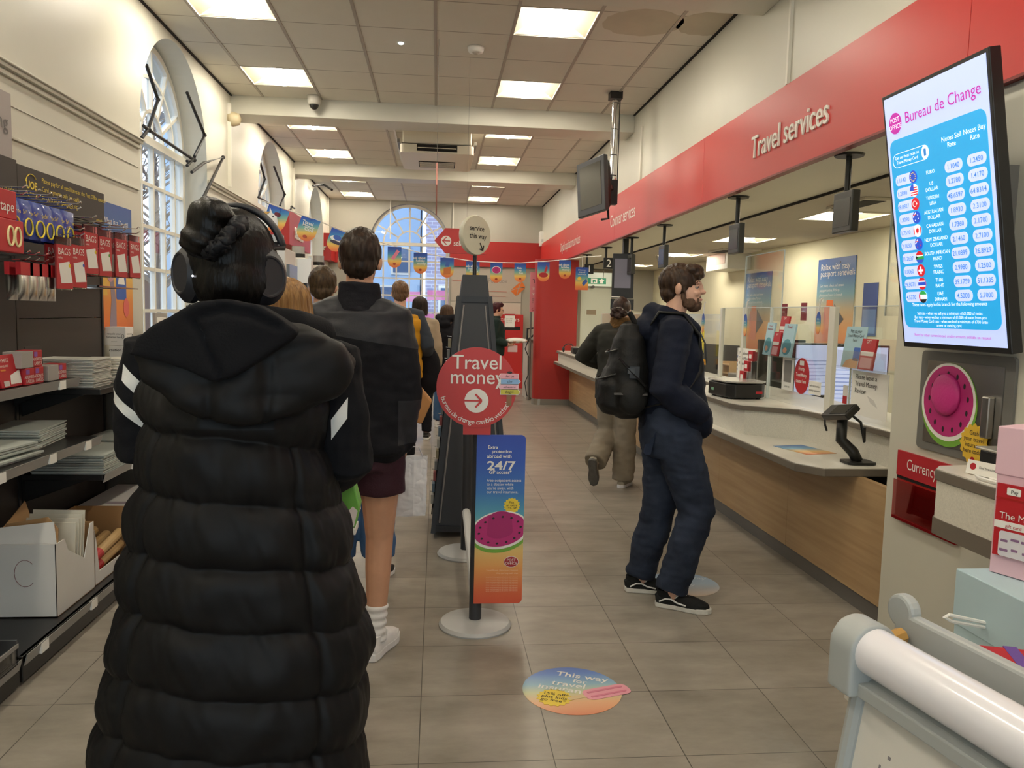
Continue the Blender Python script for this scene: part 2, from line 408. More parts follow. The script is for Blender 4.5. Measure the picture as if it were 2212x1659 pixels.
# ---- walls
WY = (6.93, 10.74, 14.5)          # centres of the three side windows
def arch(c, r, z0, zs, n=28):     # outline of an arched opening in (horizontal, z)
    return [(c-r, z0), (c+r, z0)]+[(c+r*math.cos(PI*i/n), zs+r*math.sin(PI*i/n)) for i in range(n+1)]
def reveal(c, r, z0, zs, M, d, k=None):
    o = arch(c, r, z0, zs); n = len(o); mb = MB()
    return mb.add([(x, y, 0) for x, y in o]+[(x, y, -d) for x, y in o], [(i, i+n, (i+1) % n+n, (i+1) % n) for i in range(n)], M)
ML = frame((XL, 0, 0), *LEFTW)
wl = polyhole([(YB, 0), (YF, 0), (YF, 4.0), (YB, 4.0)], [arch(c, .84, 1.0, 2.82) for c in WY], ML)
MLo = frame((XL-.34, 0, 0), *LEFTW)
q = polyhole([(YB, 0), (YF, 0), (YF, 4.0), (YB, 4.0)], [arch(c, .84, 1.0, 2.82) for c in WY], MLo); wl.add(q.v, [f[::-1] for f in q.f])
for c in WY:
    q = reveal(c, .84, 1.0, 2.82, ML, .34); wl.add(q.v, q.f)
struct(wl.build('wall_left', CREAM))
MF = frame((0, YF, 0), *FRONT)
wf = polyhole([(XL-.4, 0), (4.9, 0), (4.9, 4.0), (XL-.4, 4.0)], [arch(-.574, .80, 1.12, 2.862)], MF)
MFo = frame((0, YF+.34, 0), *FRONT)
q = polyhole([(XL-.4, 0), (4.9, 0), (4.9, 4.0), (XL-.4, 4.0)], [arch(-.574, .80, 1.12, 2.862)], MFo); wf.add(q.v, [f[::-1] for f in q.f])
q = reveal(-.574, .80, 1.12, 2.862, MF, .34); wf.add(q.v, q.f)
struct(wf.build('wall_far', GREYW))
struct(MB().box(XL-.4, -1.8, YB-.2, YB, 0, 4.0).box(1.8, 4.9, YB-.2, YB, 0, 4.0).box(-1.8, 1.8, YB-.2, YB, 0, .25).box(-1.8, 1.8, YB-.2, YB, 3.3, 4.0).build('wall_back', CREAM))
# unseen glazed front behind the viewer, added to let in frontal fill daylight
fill_win = bpy.data.objects.new('window_5', None); COL.objects.link(fill_win); fill_win['kind'] = 'structure'; fill_win.location = (0, YB-.1, .25); WM[fill_win] = Matrix.Translation((0, YB-.1, .25))
fb = MB()
for x in (-1.8, -.6, .6, 1.75): fb.box(x, x+.05, YB-.14, YB-.06, .25, 3.3)
for z in (.25, 2.3, 3.25): fb.box(-1.8, 1.8, YB-.14, YB-.06, z, z+.05)
fb.build('frame', WHITEP, fill_win)
MB().box(-1.8, 1.8, YB-.105, YB-.1, .25, 3.3).build('pane', glass_mat('fill_window_glass', '#f4f8f6', .04), fill_win)
wr = MB().box(XR, XR+.3, YB, 3.45, 0, 4.0).box(XR, XR+.2, 3.45, YF, 2.42, 4.0)
struct(wr.build('wall_right', CREAM))
STAFFW = mat('pale_staff_paint', '#e6e0c0', .6, var=.03, vs=2)
struct(MB().box(4.5, 4.7, 2.2, YF, 0, 2.7).box(XR+.3, 4.5, 2.2, 2.4, 0, 2.7).build('wall_staff', STAFFW))
struct(MB().box(XL-.4, 4.9, YB-.2, YF+.4, 4.0, 4.1).build('ceiling_slab', CREAM))
SCZ = 2.47
SH = [(3.40, 3.97, c-.285, c+.285) for c in (6.95, 9.3, 11.85, 14.6, 4.6)]
sc_ = holed(2.75, 4.5, 2.4, YF, SCZ, SH)
struct(sc_.build('ceiling_staff', mat('staff_ceiling', '#b9b1a2', .8, var=.02)))
struct(MB().box(XR+.0, 2.73, 3.45, YF, 2.418, 2.46).box(2.73, 2.75, 3.45, YF, 2.43, 2.52, k=0).build('ceiling_soffit', mat('soffit_paint', '#d8d2bd', .5)))
struct(MB().box(2.728, 2.742, 3.45, YF, 2.40, 2.432).build('trim_6', DARK))
struct(MB().box(2.12, 4.9, 2.2, YF, 2.72, 2.78).build('ceiling_lid', CREAM))
# ---- mouldings on the left wall, between the windows
spans = [(YB, 6.06), (7.80, 9.87), (11.61, 13.63), (15.37, YF)]
mo = MB()
for a, b in spans:
    mo.box(XL, XL+.035, a, b, 2.668, 2.69).box(XL, XL+.05, a, b, 2.69, 2.70).box(XL, XL+.022, a, b, 2.635, 2.655).box(XL, XL+.012, a, b, 2.655, 2.668)
    mo.box(XL, XL+.014, a, b-.03, 2.335, 2.35); mo.box(XL, XL+.006, a, b-.02, 2.50, 2.505)
struct(mo.build('trim_7', CREAM, bevel=.003))
struct(MB().box(XL, XL+.02, YB, YF, 0, .1).build('baseboard_left', mat('skirting', '#4b4740', .5)))
struct(MB().box(XL, 1.7, YF-.02, YF, 0, .1).build('baseboard_far', MATS['skirting']))
# conduits
cd = MB()
for x in (.295, -.96): cd.box(x-.012, x+.012, YF-.025, YF, 2.95, 3.71)
cd.box(XL, XL+.025, 15.95, 16.0, 2.95, 3.71); cd.box(XR-.02, XR, 4.75, 4.775, 2.95, 3.71); cd.box(XR-.02, XR, 8.25, 8.28, 2.95, 3.5)
for y in (8.52, 12.2): cd.box(XL, XL+.03, y, y+.04, 2.75, 3.6)
struct(cd.build('trim_8', WHITEP))
# ---- red signage band: right fascia (panels with fine joints) and the far wall
for i, (a, b) in enumerate(((YB, 3.05), (3.053, 6.20), (6.203, 9.35), (9.353, YF))):
    struct(MB().box(2.098, XR, a, b, 2.424, 2.94).build('trim_%d' % (9+i), RED, bevel=.002))
struct(MB().box(2.094, XR+.02, YB, YF, 2.412, 2.424).build('trim_13', mat('fascia_edge', '#7e1a18', .4)))
struct(MB().box(.245, 2.098, YF-.05, YF, 2.448, 2.958).build('trim_14', DEEPRED))
struct(MB().box(XL, -1.40, YF-.05, YF, 2.448, 2.958).box(XL, XL+.14, 15.42, YF, 2.448, 2.958).build('trim_15', DEEPRED))
# ---- windows
GLASS = glass_mat('window_glass', '#e8f2ff', .08)
def window(name, c, r, z0, zs, M, fr):
    root = bpy.data.objects.new(name, None); COL.objects.link(root); root['kind'] = 'structure'
    root.location = M @ V((c, z0, 0)); WM[root] = Matrix.Translation(root.location)
    A = lambda rr, z: arch(c, rr, z, zs)
    o, i = A(r, z0), A(r-.055, z0+.06); n = len(o)
    mb = MB()
    for z in (0, .05): mb.add([(x, y, z) for x, y in o+i], [(k, (k+1) % n, n+(k+1) % n, n+k) for k in range(n)], M)
    mb.add([(x, y, z) for z in (0, .05) for x, y in i], [(k, n+k, n+(k+1) % n, (k+1) % n) for k in range(n)], M)
    mb.build('frame', fr, root)
    MB().box(c-r, c+r, zs-.035, zs+.03, -.01, .07, M).build('transom', fr, root)
    gb = MB(); w2 = .014
    for k in range(1, 6):
        x = c-r+2*r*k/6; gb.box(x-w2, x+w2, z0+.05, zs, .004, .045, M)
    k = 1
    while zs-.345*k > z0+.1:
        z = zs-.345*k; gb.box(c-r+.04, c+r-.04, z-w2, z+w2, .008, .042, M); k += 1
    for rr in (r*.33, r*.67):
        a = circ(rr+w2, 24, c, zs, a0=0, a1=PI); b = circ(rr-w2, 24, c, zs, a0=0, a1=PI)
        for q in range(24):
            gb.prism([a[q], a[q+1], b[q+1], b[q]], .036, M, z0=.006)
    for k in range(1, 6):
        t = PI*k/6; ra = .0 if k == 3 else r*.33
        p0, p1 = V((c+ra*math.cos(t), zs+ra*math.sin(t), .024)), V((c+(r-.03)*math.cos(t), zs+(r-.03)*math.sin(t), .024))
        u = (p1-p0).normalized(); s_ = V((-u.y, u.x, 0))*w2
        gb.prism([tuple(v[:2]) for v in (p0-s_, p1-s_, p1+s_, p0+s_)], .038, M, z0=.005)
    gb.build('glazing_bars', fr, root)
    g = A(r-.03, z0+.03); MB().add([(x, y, .02) for x, y in g], [tuple(range(len(g)))], M).build('pane', GLASS, root)
    if fr is WHITEP: MB().box(c-r-.06, c+r+.06, z0-.03, z0+.03, .0, .26, M).build('sill', fr, root, bevel=.005)
    return root
for i, c in enumerate(WY): window('window_%d' % (i+1), c, .80, 1.0, 2.84, frame((-2.42, 0, 0), *LEFTW), WHITEP)
window('window_4', -.574, .79, 1.13, 2.862, frame((0, YF+.12, 0), *FRONT), mat('far_window_paint', '#d9d3c4', .4))
# ---- outside: brick houses, pavement and bare trees
nt = BRICK.node_tree; p = nt.nodes['Principled BSDF']
bt = nd(nt, 'ShaderNodeTexBrick', i_Scale=1.0); tc = nd(nt, 'ShaderNodeTexCoord'); mp = nd(nt, 'ShaderNodeMapping')
mp.inputs['Rotation'].default_value = (PI/2, 0, 0); nt.links.new(tc.outputs['Object'], mp.inputs[0])
sx = nd(nt, 'ShaderNodeSeparateXYZ'); nt.links.new(tc.outputs['Object'], sx.inputs[0])
sm = nd(nt, 'ShaderNodeMath', operation='ADD'); nt.links.new(sx.outputs[0], sm.inputs[0]); nt.links.new(sx.outputs[1], sm.inputs[1])
cx = nd(nt, 'ShaderNodeCombineXYZ'); nt.links.new(sm.outputs[0], cx.inputs[0]); nt.links.new(sx.outputs[2], cx.inputs[1]); nt.links.new(cx.outputs[0], bt.inputs['Vector'])
for k, v_ in (('Brick Width', .30), ('Row Height', .10), ('Mortar Size', .012)): bt.inputs[k].default_value = v_
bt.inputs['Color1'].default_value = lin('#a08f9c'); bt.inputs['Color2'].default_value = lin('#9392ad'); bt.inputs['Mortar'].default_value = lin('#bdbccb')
nt.links.new(bt.outputs['Color'], p.inputs['Base Color'])
struct(MB().box(-16, 14, -6, 40, -.6, -.5).build('ground', mat('pavement', '#8d9096', .8)))
def house(name, label, box, front, wallm, wins, roofm, face):
    x0, x1, y0, y1, z1 = box; h = thing(name, label, 'building', ((x0+x1)/2, (y0+y1)/2, -.5))
    MB().box(x0, x1, y0, y1, -.5, z1).build('wall', wallm, h)
    MB().box(x0-.15, x1+.15, y0-.15, y1+.15, z1, z1+.18).build('roof', roofm, h)
    for a, b, c, d in wins:
        if face == 'y':
            f = MB().box(a-.07, b+.07, y0-.06, y0, c-.07, d+.07).build('window', WHITEP, h)
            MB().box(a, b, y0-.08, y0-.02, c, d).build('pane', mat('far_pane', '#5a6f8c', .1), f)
        else:
            f = MB().box(x1, x1+.06, a-.07, b+.07, c-.07, d+.07).build('window', WHITEP, h)
            MB().box(x1+.02, x1+.08, a, b, c, d).build('pane', MATS['far_pane'], f)
    return h
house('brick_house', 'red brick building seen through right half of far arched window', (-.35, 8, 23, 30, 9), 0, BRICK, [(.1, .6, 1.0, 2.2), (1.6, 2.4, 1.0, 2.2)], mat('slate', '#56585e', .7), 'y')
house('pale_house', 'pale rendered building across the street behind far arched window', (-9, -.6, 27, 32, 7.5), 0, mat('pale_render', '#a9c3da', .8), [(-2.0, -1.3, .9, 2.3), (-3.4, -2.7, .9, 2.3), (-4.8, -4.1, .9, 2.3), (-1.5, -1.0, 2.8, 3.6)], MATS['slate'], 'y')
house('brick_terrace', 'long brick terrace seen through the side windows', (-13, -9.5, 2, 34, 2.3), 0, mat('terrace_brick', '#8a6b66', .9, var=.15, vs=20), [(y, y+.9, .6, 1.9) for y in (12, 16, 20, 24, 28)], MATS['slate'], 'x')
sg = MB()
for a, b, c, d in ((-.75, -.35, 1.75, 2.0), (-.2, .2, 1.8, 2.05), (-.75, .3, 1.35, 1.45)): sg.box(a*1.25, b*1.25, 20.0, 20.03, c, d)
for a in (-.9, .3): sg.box(a-.03, a+.03, 20.03, 20.08, -.5, 2.0)
tag(sg.build('pink_banner', mat('pink_banner', '#e886b0', .6)), 'pink advert boards outside the far arched window', 'banner')
def tree(x, y, h, seed, label):
    rnd = random.Random(seed); t = thing('bare_tree', label, 'tree', (x, y, -.5), group='bare trees outside')
    tr = MB(); br = MB()
    tr.limb([((x, y, -.5), .13), ((x+.05, y, h*.4), .1), ((x, y+.1, h*.7), .06), ((x, y, h), .02)], n=8)
    for k in range(46):
        z = h*(.28+.68*rnd.random()); a = rnd.random()*2*PI; l = (h-z)*.35+.5
        p0 = V((x, y, z)); p1 = p0+V((math.cos(a)*l*.6, math.sin(a)*l*.6, l*.5)); p2 = p1+V((math.cos(a+.5)*l*.5, math.sin(a+.5)*l*.5, l*.3))
        br.tube([p0, p1, p2], [.03, .018, .006], 5)
        for j in range(3):
            b = a+rnd.uniform(-1.4, 1.4); q = p0.lerp(p1, rnd.uniform(.4, 1)); br.tube([q, q+V((math.cos(b)*l*.4, math.sin(b)*l*.4, l*.35))], [.012, .004], 4)
    bark = mat('bark', '#7f766e', .9); tr.build('trunk', bark, t); br.build('branches', bark, t)
for i, (x, y, h) in enumerate(((-5.2, 9.5, 5.5), (-5.6, 13.5, 6), (-6.0, 17.5, 5.5), (-5.4, 22, 6.2))):
    tree(x, y, h, i, 'bare tree outside the side windows, %s along the street' % ('nearest', 'second', 'third', 'farthest')[i])
# ---- sunk ceiling lamps
TUBE = mat('lamp_glow', '#fcf3e1', .4, emit=LAMP); REFL = mat('lamp_reflector', '#7f7868', .5)
def troffer():
    t = thing('ceiling_light', '', 'ceiling light', (0, 0, 0)); s = .285
    MB().box(-s-.008, s+.008, -s-.008, s+.008, .115, .125).box(-s-.008, -s, -s-.008, s+.008, -.004, .12).box(s, s+.008, -s-.008, s+.008, -.004, .12).box(-s, s, -s-.008, -s, -.004, .12).box(-s, s, s, s+.008, -.004, .12).build('housing', mat('lamp_housing', '#e6e0cf', .4), t)
    w_ = MB()
    for sgn in (-1, 1):
        w_.sheet(lambda u, v, sgn=sgn: (sgn*(.09+.195*(u if sgn > 0 else 1-u)), -s+2*s*v, .004+.095*math.sin(PI*.5*(1-(u if sgn > 0 else 1-u)))), 10, 1)
    w_.build('reflector', REFL, t, smooth=True)
    for sgn in (-1, 1):
        MB().prism([(-.285, .0)]+[(-.285+.57*i/12, .05*math.sin(PI*i/12)) for i in range(13)], .006, frame((0, sgn*(s-.004), 0), (1, 0, 0), (0, 0, 1))).build('end_plate', REFL, t)
    MB().lathe([(.001, -.27), (.085, -.27), (.085, .27), (.001, .27)], 20, Matrix.Translation((0, 0, .075)) @ Rx(PI/2)).build('tube_cover', TUBE, t, smooth=False)
    return t
proto = troffer(); first = True
bayn = {0: 'behind the viewer', 1: 'near', 2: 'near', 3: 'first', 4: 'first', 5: 'second', 6: 'second', 7: 'third', 8: 'third'}
for ri, (c, d) in enumerate(ROWS):
    for side, (a, b) in zip(('left', 'right'), LX):
        lab = 'square sunk ceiling lamp, %s row, %s' % (side, {0: 'behind the viewer', 1: 'overhead of the viewer', 2: 'just before the near beam', 3: 'largest, front of the first ceiling bay', 4: 'back of the first ceiling bay before the beam', 5: 'sliver at front of the second bay', 6: 'back of the bay with the air conditioner', 7: 'sliver at front of the farthest bay', 8: 'nearest the far window wall'}[ri])
        Mx = T((a+b)/2, (c+d)/2, CZ)
        if first: proto.matrix_world = Mx; proto.location = Mx.translation; proto['label'] = lab; proto['group'] = 'sunk ceiling lamps over the queue'; first = False
        else: dup(proto, Mx, lab, 'sunk ceiling lamps over the queue')
for i, h in enumerate(SH):
    dup(proto, T((h[0]+h[1])/2, (h[2]+h[3])/2, SCZ), 'square sunk lamp over the staff side, %s' % ('behind the rate screen edge', 'above the bearded man', 'left above the bearded man', 'farthest, by the exit door', 'near end hidden by the screen')[i], 'sunk lamps behind the counter')
# ---------------------------------------------------------------- left side: gondola shelving with stationery
SHELF = mat('shelf_black', '#1b1918', .38); PANELB = mat('back_panel_brown', '#2e2723', .5); RAIL = mat('clear_rail', '#8d8a86', .25)
YEL = mat('sign_yellow', '#e3c84a', .6); HEADB = mat('header_brown', '#3a332f', .6)
CLEAR = glass_mat('clear_film', '#f4f4f4', .05, .12)
BX = -2.12                                  # face of the back panels
def gondola(y0, y1, label, decks, group='black shelving bays on the left wall'):
    g = thing('shelving_unit', label, 'shelf', (BX, (y0+y1)/2, 0), group=group)
    bp = MB()
    for a, b in ((.10, .62), (.625, 1.08), (1.085, 1.42), (1.425, 2.0)): bp.box(BX-.05, BX, y0, y1, a, b)
    bp.build('back_panel', PANELB, g)
    for y in (y0+.01, y1-.01): MB().box(BX-.03, BX+.006, y-.012, y+.012, 0, 2.0).build('upright', SHELF, g)
    for k, (z, d, rail) in enumerate(decks):
        f = BX+d
        s = MB().box(BX, f, y0+.005, y1-.005, z-.03, z)
        for y in (y0+.03, y1-.03): s.prism([(0, 0), (d*.8, 0), (0, -.12)], .006, frame((BX, y, z-.03), (1, 0, 0), (0, 0, 1)))
        if k == 0: s.box(BX, f-.03, y0+.005, y1-.005, .0, z-.03).box(f-.02, f, y0, y1, .015, z)
        sh = s.build('shelf', SHELF, g, bevel=.003)
        if rail:
            r = MB().prism([(0, 0), (.012, .045), (.016, .045), (.004, 0)], y1-y0-.02, frame((f, y0+.01, z-.04), (1, 0, 0), (0, 0, 1)))
            r.v = [V((p.x, 2*(y0+.01)-p.y, p.z)) if p.y < y0 else p for p in r.v]
            r.build('price_rail', RAIL, sh)
            for t in rail:
                MB().box(f+.006, f+.016, y0+t-.03, y0+t+.03, z-.04, z+.002).build('price_ticket', PAPER, sh)
    return g
gondola(2.07, 3.11, 'black shelving bay at bottom left corner, cut off by the picture edge', [(.12, .52, (.3, .7)), (.81, .42, (.6,)), (1.12, .3, (.7,))])
ga = gondola(3.13, 4.18, 'black shelving bay with envelope packets and a white carton on its base', [(.12, .52, (.15, .62)), (.83, .40, (.1, .52, .88)), (1.13, .30, (.2, .85))])
gb_ = gondola(4.19, 5.23, 'black shelving bay nearest the window with paper stacks', [(.12, .52, ()), (.62, .40, (.4,)), (1.07, .40, ())])
# header boards
def header(y0, y1, z0, z1, label, lines, logo=False, m=HEADB):
    h = thing('header_sign', label, 'sign', (BX, (y0+y1)/2, z0))
    MB().box(BX, BX+.025, y0, y1, z0, z1).build('board', m, h)
    M = frame((BX+.026, y0, z0), *LEFTW)
    if lines: text(lines, YEL, M, h)
    if logo:
        lg = MB()
        for a0, a1, sy in ((.25, .9, 1), (1.15, 1.8, 1)):
            pts = circ(.062, 14, .135, .098, a0=a0*PI if a0 < 1 else a0*PI, a1=a1*PI)
            lg.tube([M @ V((x, y, .001)) for x, y in pts], .0022, 6)
        text([('UOE', .135, .085, .055, 'CENTER')], YEL, M, h, bold=.03, name='logo')
        text([('STORE', .135, .058, .014, 'CENTER')], YEL, M, h, name='logo_caption')
        lg.build('logo_rings', YEL, h)
    return h
header(4.20, 5.225, 2.005, 2.195, 'dark brown store sign asking to pay at the counter', [
    ('Please pay for all retail items at the Post Office counter.', .24, .135, .036, 'LEFT'), ('Card payments only (no cash).', .24, .09, .036, 'LEFT'),
    ('PLEASE PAY BEFORE USE', .24, .04, .038, 'LEFT'), ('uoe.co.uk', .99, .012, .022, 'RIGHT')], True)
header(3.14, 4.195, 2.02, 2.21, 'dark brown store board at left edge showing only a web address', [('uoe.co.uk', 1.02, .02, .05, 'RIGHT')])
hp = header(3.14, 4.16, 2.21, 2.52, 'grey lilac header board above the brown one at left edge', [], m=mat('lilac_board', '#a59c98', .6))
text([('Packaging', .985, .13, .105, 'RIGHT')], mat('grey_text', '#6c6664', .6), frame((BX+.027, 3.14, 2.21), *LEFTW), hp)
lb = thing('brown_panel', 'brown notice panel low on the back of the left bay', 'sign', (BX+.01, 3.6, 1.15))
MB().box(BX+.002, BX+.014, 3.3, 4.16, 1.13, 1.56).build('board', HEADB, lb)
text([('uoe.co.uk', 4.12-3.3, .1, .035, 'RIGHT'), ('at the counter.', .62, .31, .035, 'RIGHT')], YEL, frame((BX+.015, 3.3, 1.13), *LEFTW), lb)
tag(MB().prism([(0, 0), (.17, 0), (.13, .16), (-.02, .16)], .004, frame((BX+.15, 3.98, 1.135), *LEFTW)).build('divider_card', HEADB), 'small dark brown tilted card behind the white envelope box', 'card')
# ---- hooks and hanging packs
BLUEP = mat('blue_pack', '#173a9c', .3, coat=.3); REDP = mat('red_pack', '#b8222a', .45); WHITEC = mat('white_card', '#e9e6de', .6); YELP = mat('yellow_ring', '#e6cf3d', .4)
def hook(y, z, l, label):
    m = MB(); x0 = BX+.002
    for o in (0, .028): m.tube([(x0, y, z+o), (x0+l-.02, y, z+o), (x0+l, y, z+o+.012)], .0028, 6)
    m.box(x0, x0+.004, y-.012, y+.012, z-.01, z+.04); m.tube([(x0+l-.005, y-.016, z+.034), (x0+l, y, z+.037), (x0+l-.005, y+.016, z+.034)], .0025, 5)
    return tag(m.build('peg_hook', CHROME), label, 'hook', 'chrome peg hooks')
def plump(w_, h_, d, M):
    """flat sealed bag, a little plump in the middle"""
    m = MB()
    for sg in (1, -1):
        q = MB().sheet(lambda u, v: ((u-.5)*w_*(1-.05*math.sin(PI*v)), -v*h_, sg*d/2*(math.sin(PI*u)*math.sin(PI*v))**.6), 8, 10, M)
        m.add(q.v, [f if sg > 0 else f[::-1] for f in q.f])
    return m
ORD = ('first', 'second', 'third', 'fourth', 'fifth', 'sixth', 'seventh', 'eighth', 'ninth', 'tenth', 'eleventh', 'twelfth')
BRD = ((0, 1, 0), (0, 0, 1))
def blue_pack(o, label, tilt=0):
    t = thing('tape_pack', label, 'tape pack', (o[0], o[1], o[2]-.17), group='blue sticky tape packs on the top hooks')
    M = frame(o, *BRD) @ Ry(tilt)
    plump(.15, .165, .026, M).build('bag', BLUEP, t, smooth=True)
    rg = MB().tube([M @ V((.036*math.cos(a), -.115+.036*math.sin(a), .013)) for a in [2*PI*i/20 for i in range(21)]], .004, 6)
    rg.build('tape_ring', YELP, t)
    text([('Sellotape', 0, -.062, .027, 'CENTER')], YELP, M @ T(0, 0, .0105), t)
    return t
def bags_pack(o, label, badge, tilt=0):
    t = thing('mailing_bag_pack', label, 'bag pack', (o[0], o[1], o[2]-.235), group='red mailing bag packs on the hooks')
    M = frame(o, *BRD) @ Ry(tilt)
    MB().box(-.075, .075, -.245, 0, -.003, .003, M).build('film', CLEAR, t)
    MB().box(-.07, .07, -.24, -.035, -.0025, .0042, M).build('card', REDP, t)
    flat([(-.055, -.125), (.04, -.11), (.065, -.21), (-.035, -.215)], M, .0045).build('printed_bag', WHITEC, t)
    text([('BAGS', -.06, -.082, .046, 'LEFT'), ('mailing', -.06, -.1, .014, 'LEFT')], WHITEC, M @ T(0, 0, .0045), t)
    if badge: flat(circ(.009, 14, .04, -.13), M, .0056).build('size_badge', mat('badge_'+badge, badge, .5), t)
    return t
# top row: blue tape, from the left picture edge to the store sign
xf = BX+.36
for i, y in enumerate((3.52, 3.63, 3.73, 3.82, 3.915, 4.02)):
    hook(y, 1.958, .40, 'chrome hook holding blue tape, %s from the left' % ORD[i])
    for k in range(3):
        blue_pack((xf-.022-k*.045, y+.01*k, 1.948), 'blue tape pack, %s hook from the left, %s pack' % (ORD[i], ('front', 'middle', 'back')[k]), .06*(i % 2))
rt = thing('tape_box', 'red tape and scissors pack hanging at left picture edge', 'tape pack', (xf, 3.40, 1.72))
M = frame((xf+.01, 3.40, 1.96), *BRD)
MB().box(-.075, .075, -.115, 0, -.02, .01, M).box(-.095, .105, -.25, -.118, -.02, .02, M).build('box', REDP, rt, bevel=.003)
text([('tape', 0, -.085, .06, 'CENTER')], WHITEC, M @ T(0, 0, .0115), rt)
lp = MB()
for cx_ in (-.0, .055): lp.tube([M @ V((cx_+.023*math.cos(a), -.185+.038*math.sin(a), .022)) for a in [2*PI*i/18 for i in range(19)]], .005, 6)
lp.build('tape_rings', mat('cream_ring', '#e6d9a0', .5), rt)
# right hooks: red mailing bags
for i, (y, z, n, b) in enumerate(((3.90, 1.815, 2, '#e0c41c'), (4.05, 1.825, 2, '#3b5aa8'), (4.19, 1.90, 3, '#e0c41c'), (4.36, 1.895, 3, '#5a9a3c'), (4.57, 1.90, 3, None), (4.77, 1.905, 2, None))):
    hook(y, z+.012, .40, 'chrome hook holding red mailing bags, %s from the left' % ORD[i])
    for k in range(n):
        bags_pack((xf+.01-k*.05, y+.012*k, z), 'red mailing bags, %s bag hook from the left, %s pack' % (ORD[i], ('front', 'middle', 'back')[k]), b, -.05)
# middle row: clear sachets with red headers
for i, y in enumerate((3.61, 3.69, 3.77, 3.85)):
    hook(y, 1.692, .36, 'chrome hook of the middle row, %s from the left' % ORD[i])
    for k in range(2):
        o = (BX+.33-k*.05, y+.008*k, 1.68)
        t = thing('clear_sachet', 'clear sachet with red header, %s middle hook, %s' % (ORD[i], ('front', 'behind')[k]), 'sachet', (o[0], o[1], o[2]-.2), group='clear sachets on the middle hooks')
        M = frame(o, *BRD)
        plump(.10, .165, .03, M).build('film', glass_mat('milky_film', '#dcdcd8', .12, .25), t, smooth=True)
        plump(.07, .12, .018, M @ T(0, -.045, 0)).build('contents', mat('pale_contents', '#c9c6bf', .6), t, smooth=True)
        MB().box(-.052, .052, -.055, 0, -.004, .017, M).build('header_card', REDP, t)
tag(MB().box(BX, BX+.02, 4.30, 5.2, 1.60, 1.607).box(BX, BX+.3, 4.45, 4.455, 1.60, 1.607).box(BX, BX+.3, 5.0, 5.005, 1.60, 1.607).box(BX+.29, BX+.3, 4.45, 5.005, 1.6, 1.607).build('wire_bar', CHROME), 'thin metal bar under the red mailing bags', 'bar')
# ---- shelf stock: bay A upper shelf
def sheets(name, label, cx, cy, z, lx, ly, n, th, m, group, jit=.006, rot=0, seed=0, cat='paper stack'):
    rnd = random.Random(seed); mb = MB()
    for k in range(n):
        mb.box(-lx/2, lx/2, -ly/2, ly/2, k*th, k*th+th*.72, T(cx+rnd.uniform(-jit, jit), cy+rnd.uniform(-jit, jit), z) @ Rz(rot+rnd.uniform(-.03, .03)))
    return tag(mb.build(name, m), label, cat, group)
zA, fA = 1.131, BX+.30
def env_box(cy, w_, h_, label, tilt=.0, wide=False):
    t = thing('envelope_pack', label, 'envelope pack', (fA-.06, cy, zA))
    M = frame((fA-.04, cy, zA+.003), *BRD) @ Rx(-.18)
    MB().box(-w_/2, w_/2, 0, h_, -.045, 0, M).build('box', REDP, t, bevel=.002)
    flat([(-w_*.05, .012), (w_*.49, .012), (w_*.49, h_*.5), (w_*.0, h_*.36)], M, .0005).build('printed_envelope', WHITEC, t)
    text([('WHITE', -w_*.42, h_*.76, h_*.17, 'LEFT'), ('ENVELOPES', -w_*.42, h_*.62, h_*.09, 'LEFT')], WHITEC, M @ T(0, 0, .001), t)
    flat(rrect(w_*.24, h_*.05, h_*.02, -w_*.3, h_*.53), M, .001).build('size_tag', mat('orange_tag', '#d9822e', .5), t)
    flat(rrect(w_*.26, h_*.16, .002, -w_*.25, h_*.12), M, .001).build('barcode', mat('barcode_print', '#cfcac2', .6), t)
    return t
env_box(3.635, .165, .145, 'red white-envelopes pack standing at front of upper shelf')
env_box(3.44, .17, .25, 'taller envelope pack cut by the left picture edge')
for i, (cy, up) in enumerate(((3.765, 0), (3.85, 0), (3.84, .078), (4.08, 0))):
    t = thing('label_box', 'small red address labels box, %s' % ('beside the white envelopes', 'second along the shelf front', 'resting on top of the two', 'apart at the right end of the shelf')[i], 'label box', (fA-.06, cy, zA+up), group='red address label boxes')
    MB().box(fA-.11, fA-.03, cy-.04, cy+.04, zA+up+.001, zA+up+.077).build('box', REDP, t, bevel=.002)
    if i > 1: MB().box(fA-.11, fA-.029, cy-.15+.002, cy-.042, zA+up+.001, zA+up+.075).build('blank_side', mat('grey_card', '#a5a099', .7), t, bevel=.002)
    text([('ADDRESS', .034, .03, .02, 'RIGHT'), ('LABELS', .034, .01, .022, 'RIGHT')], WHITEC, frame((fA-.0295, cy, zA+up), *BRD), t)
    flat(rrect(.03, .022, .004, -.02, .06), frame((fA-.0295, cy, zA+up), *BRD)).build('corner_mark', mat('violet_mark', '#8d5aa8', .5), t)
GREYENV = mat('padded_grey', '#b4bab2', .55, var=.06, vs=8); PAPERS = mat('card_white', '#d9d5c6', .6, var=.05, vs=20)
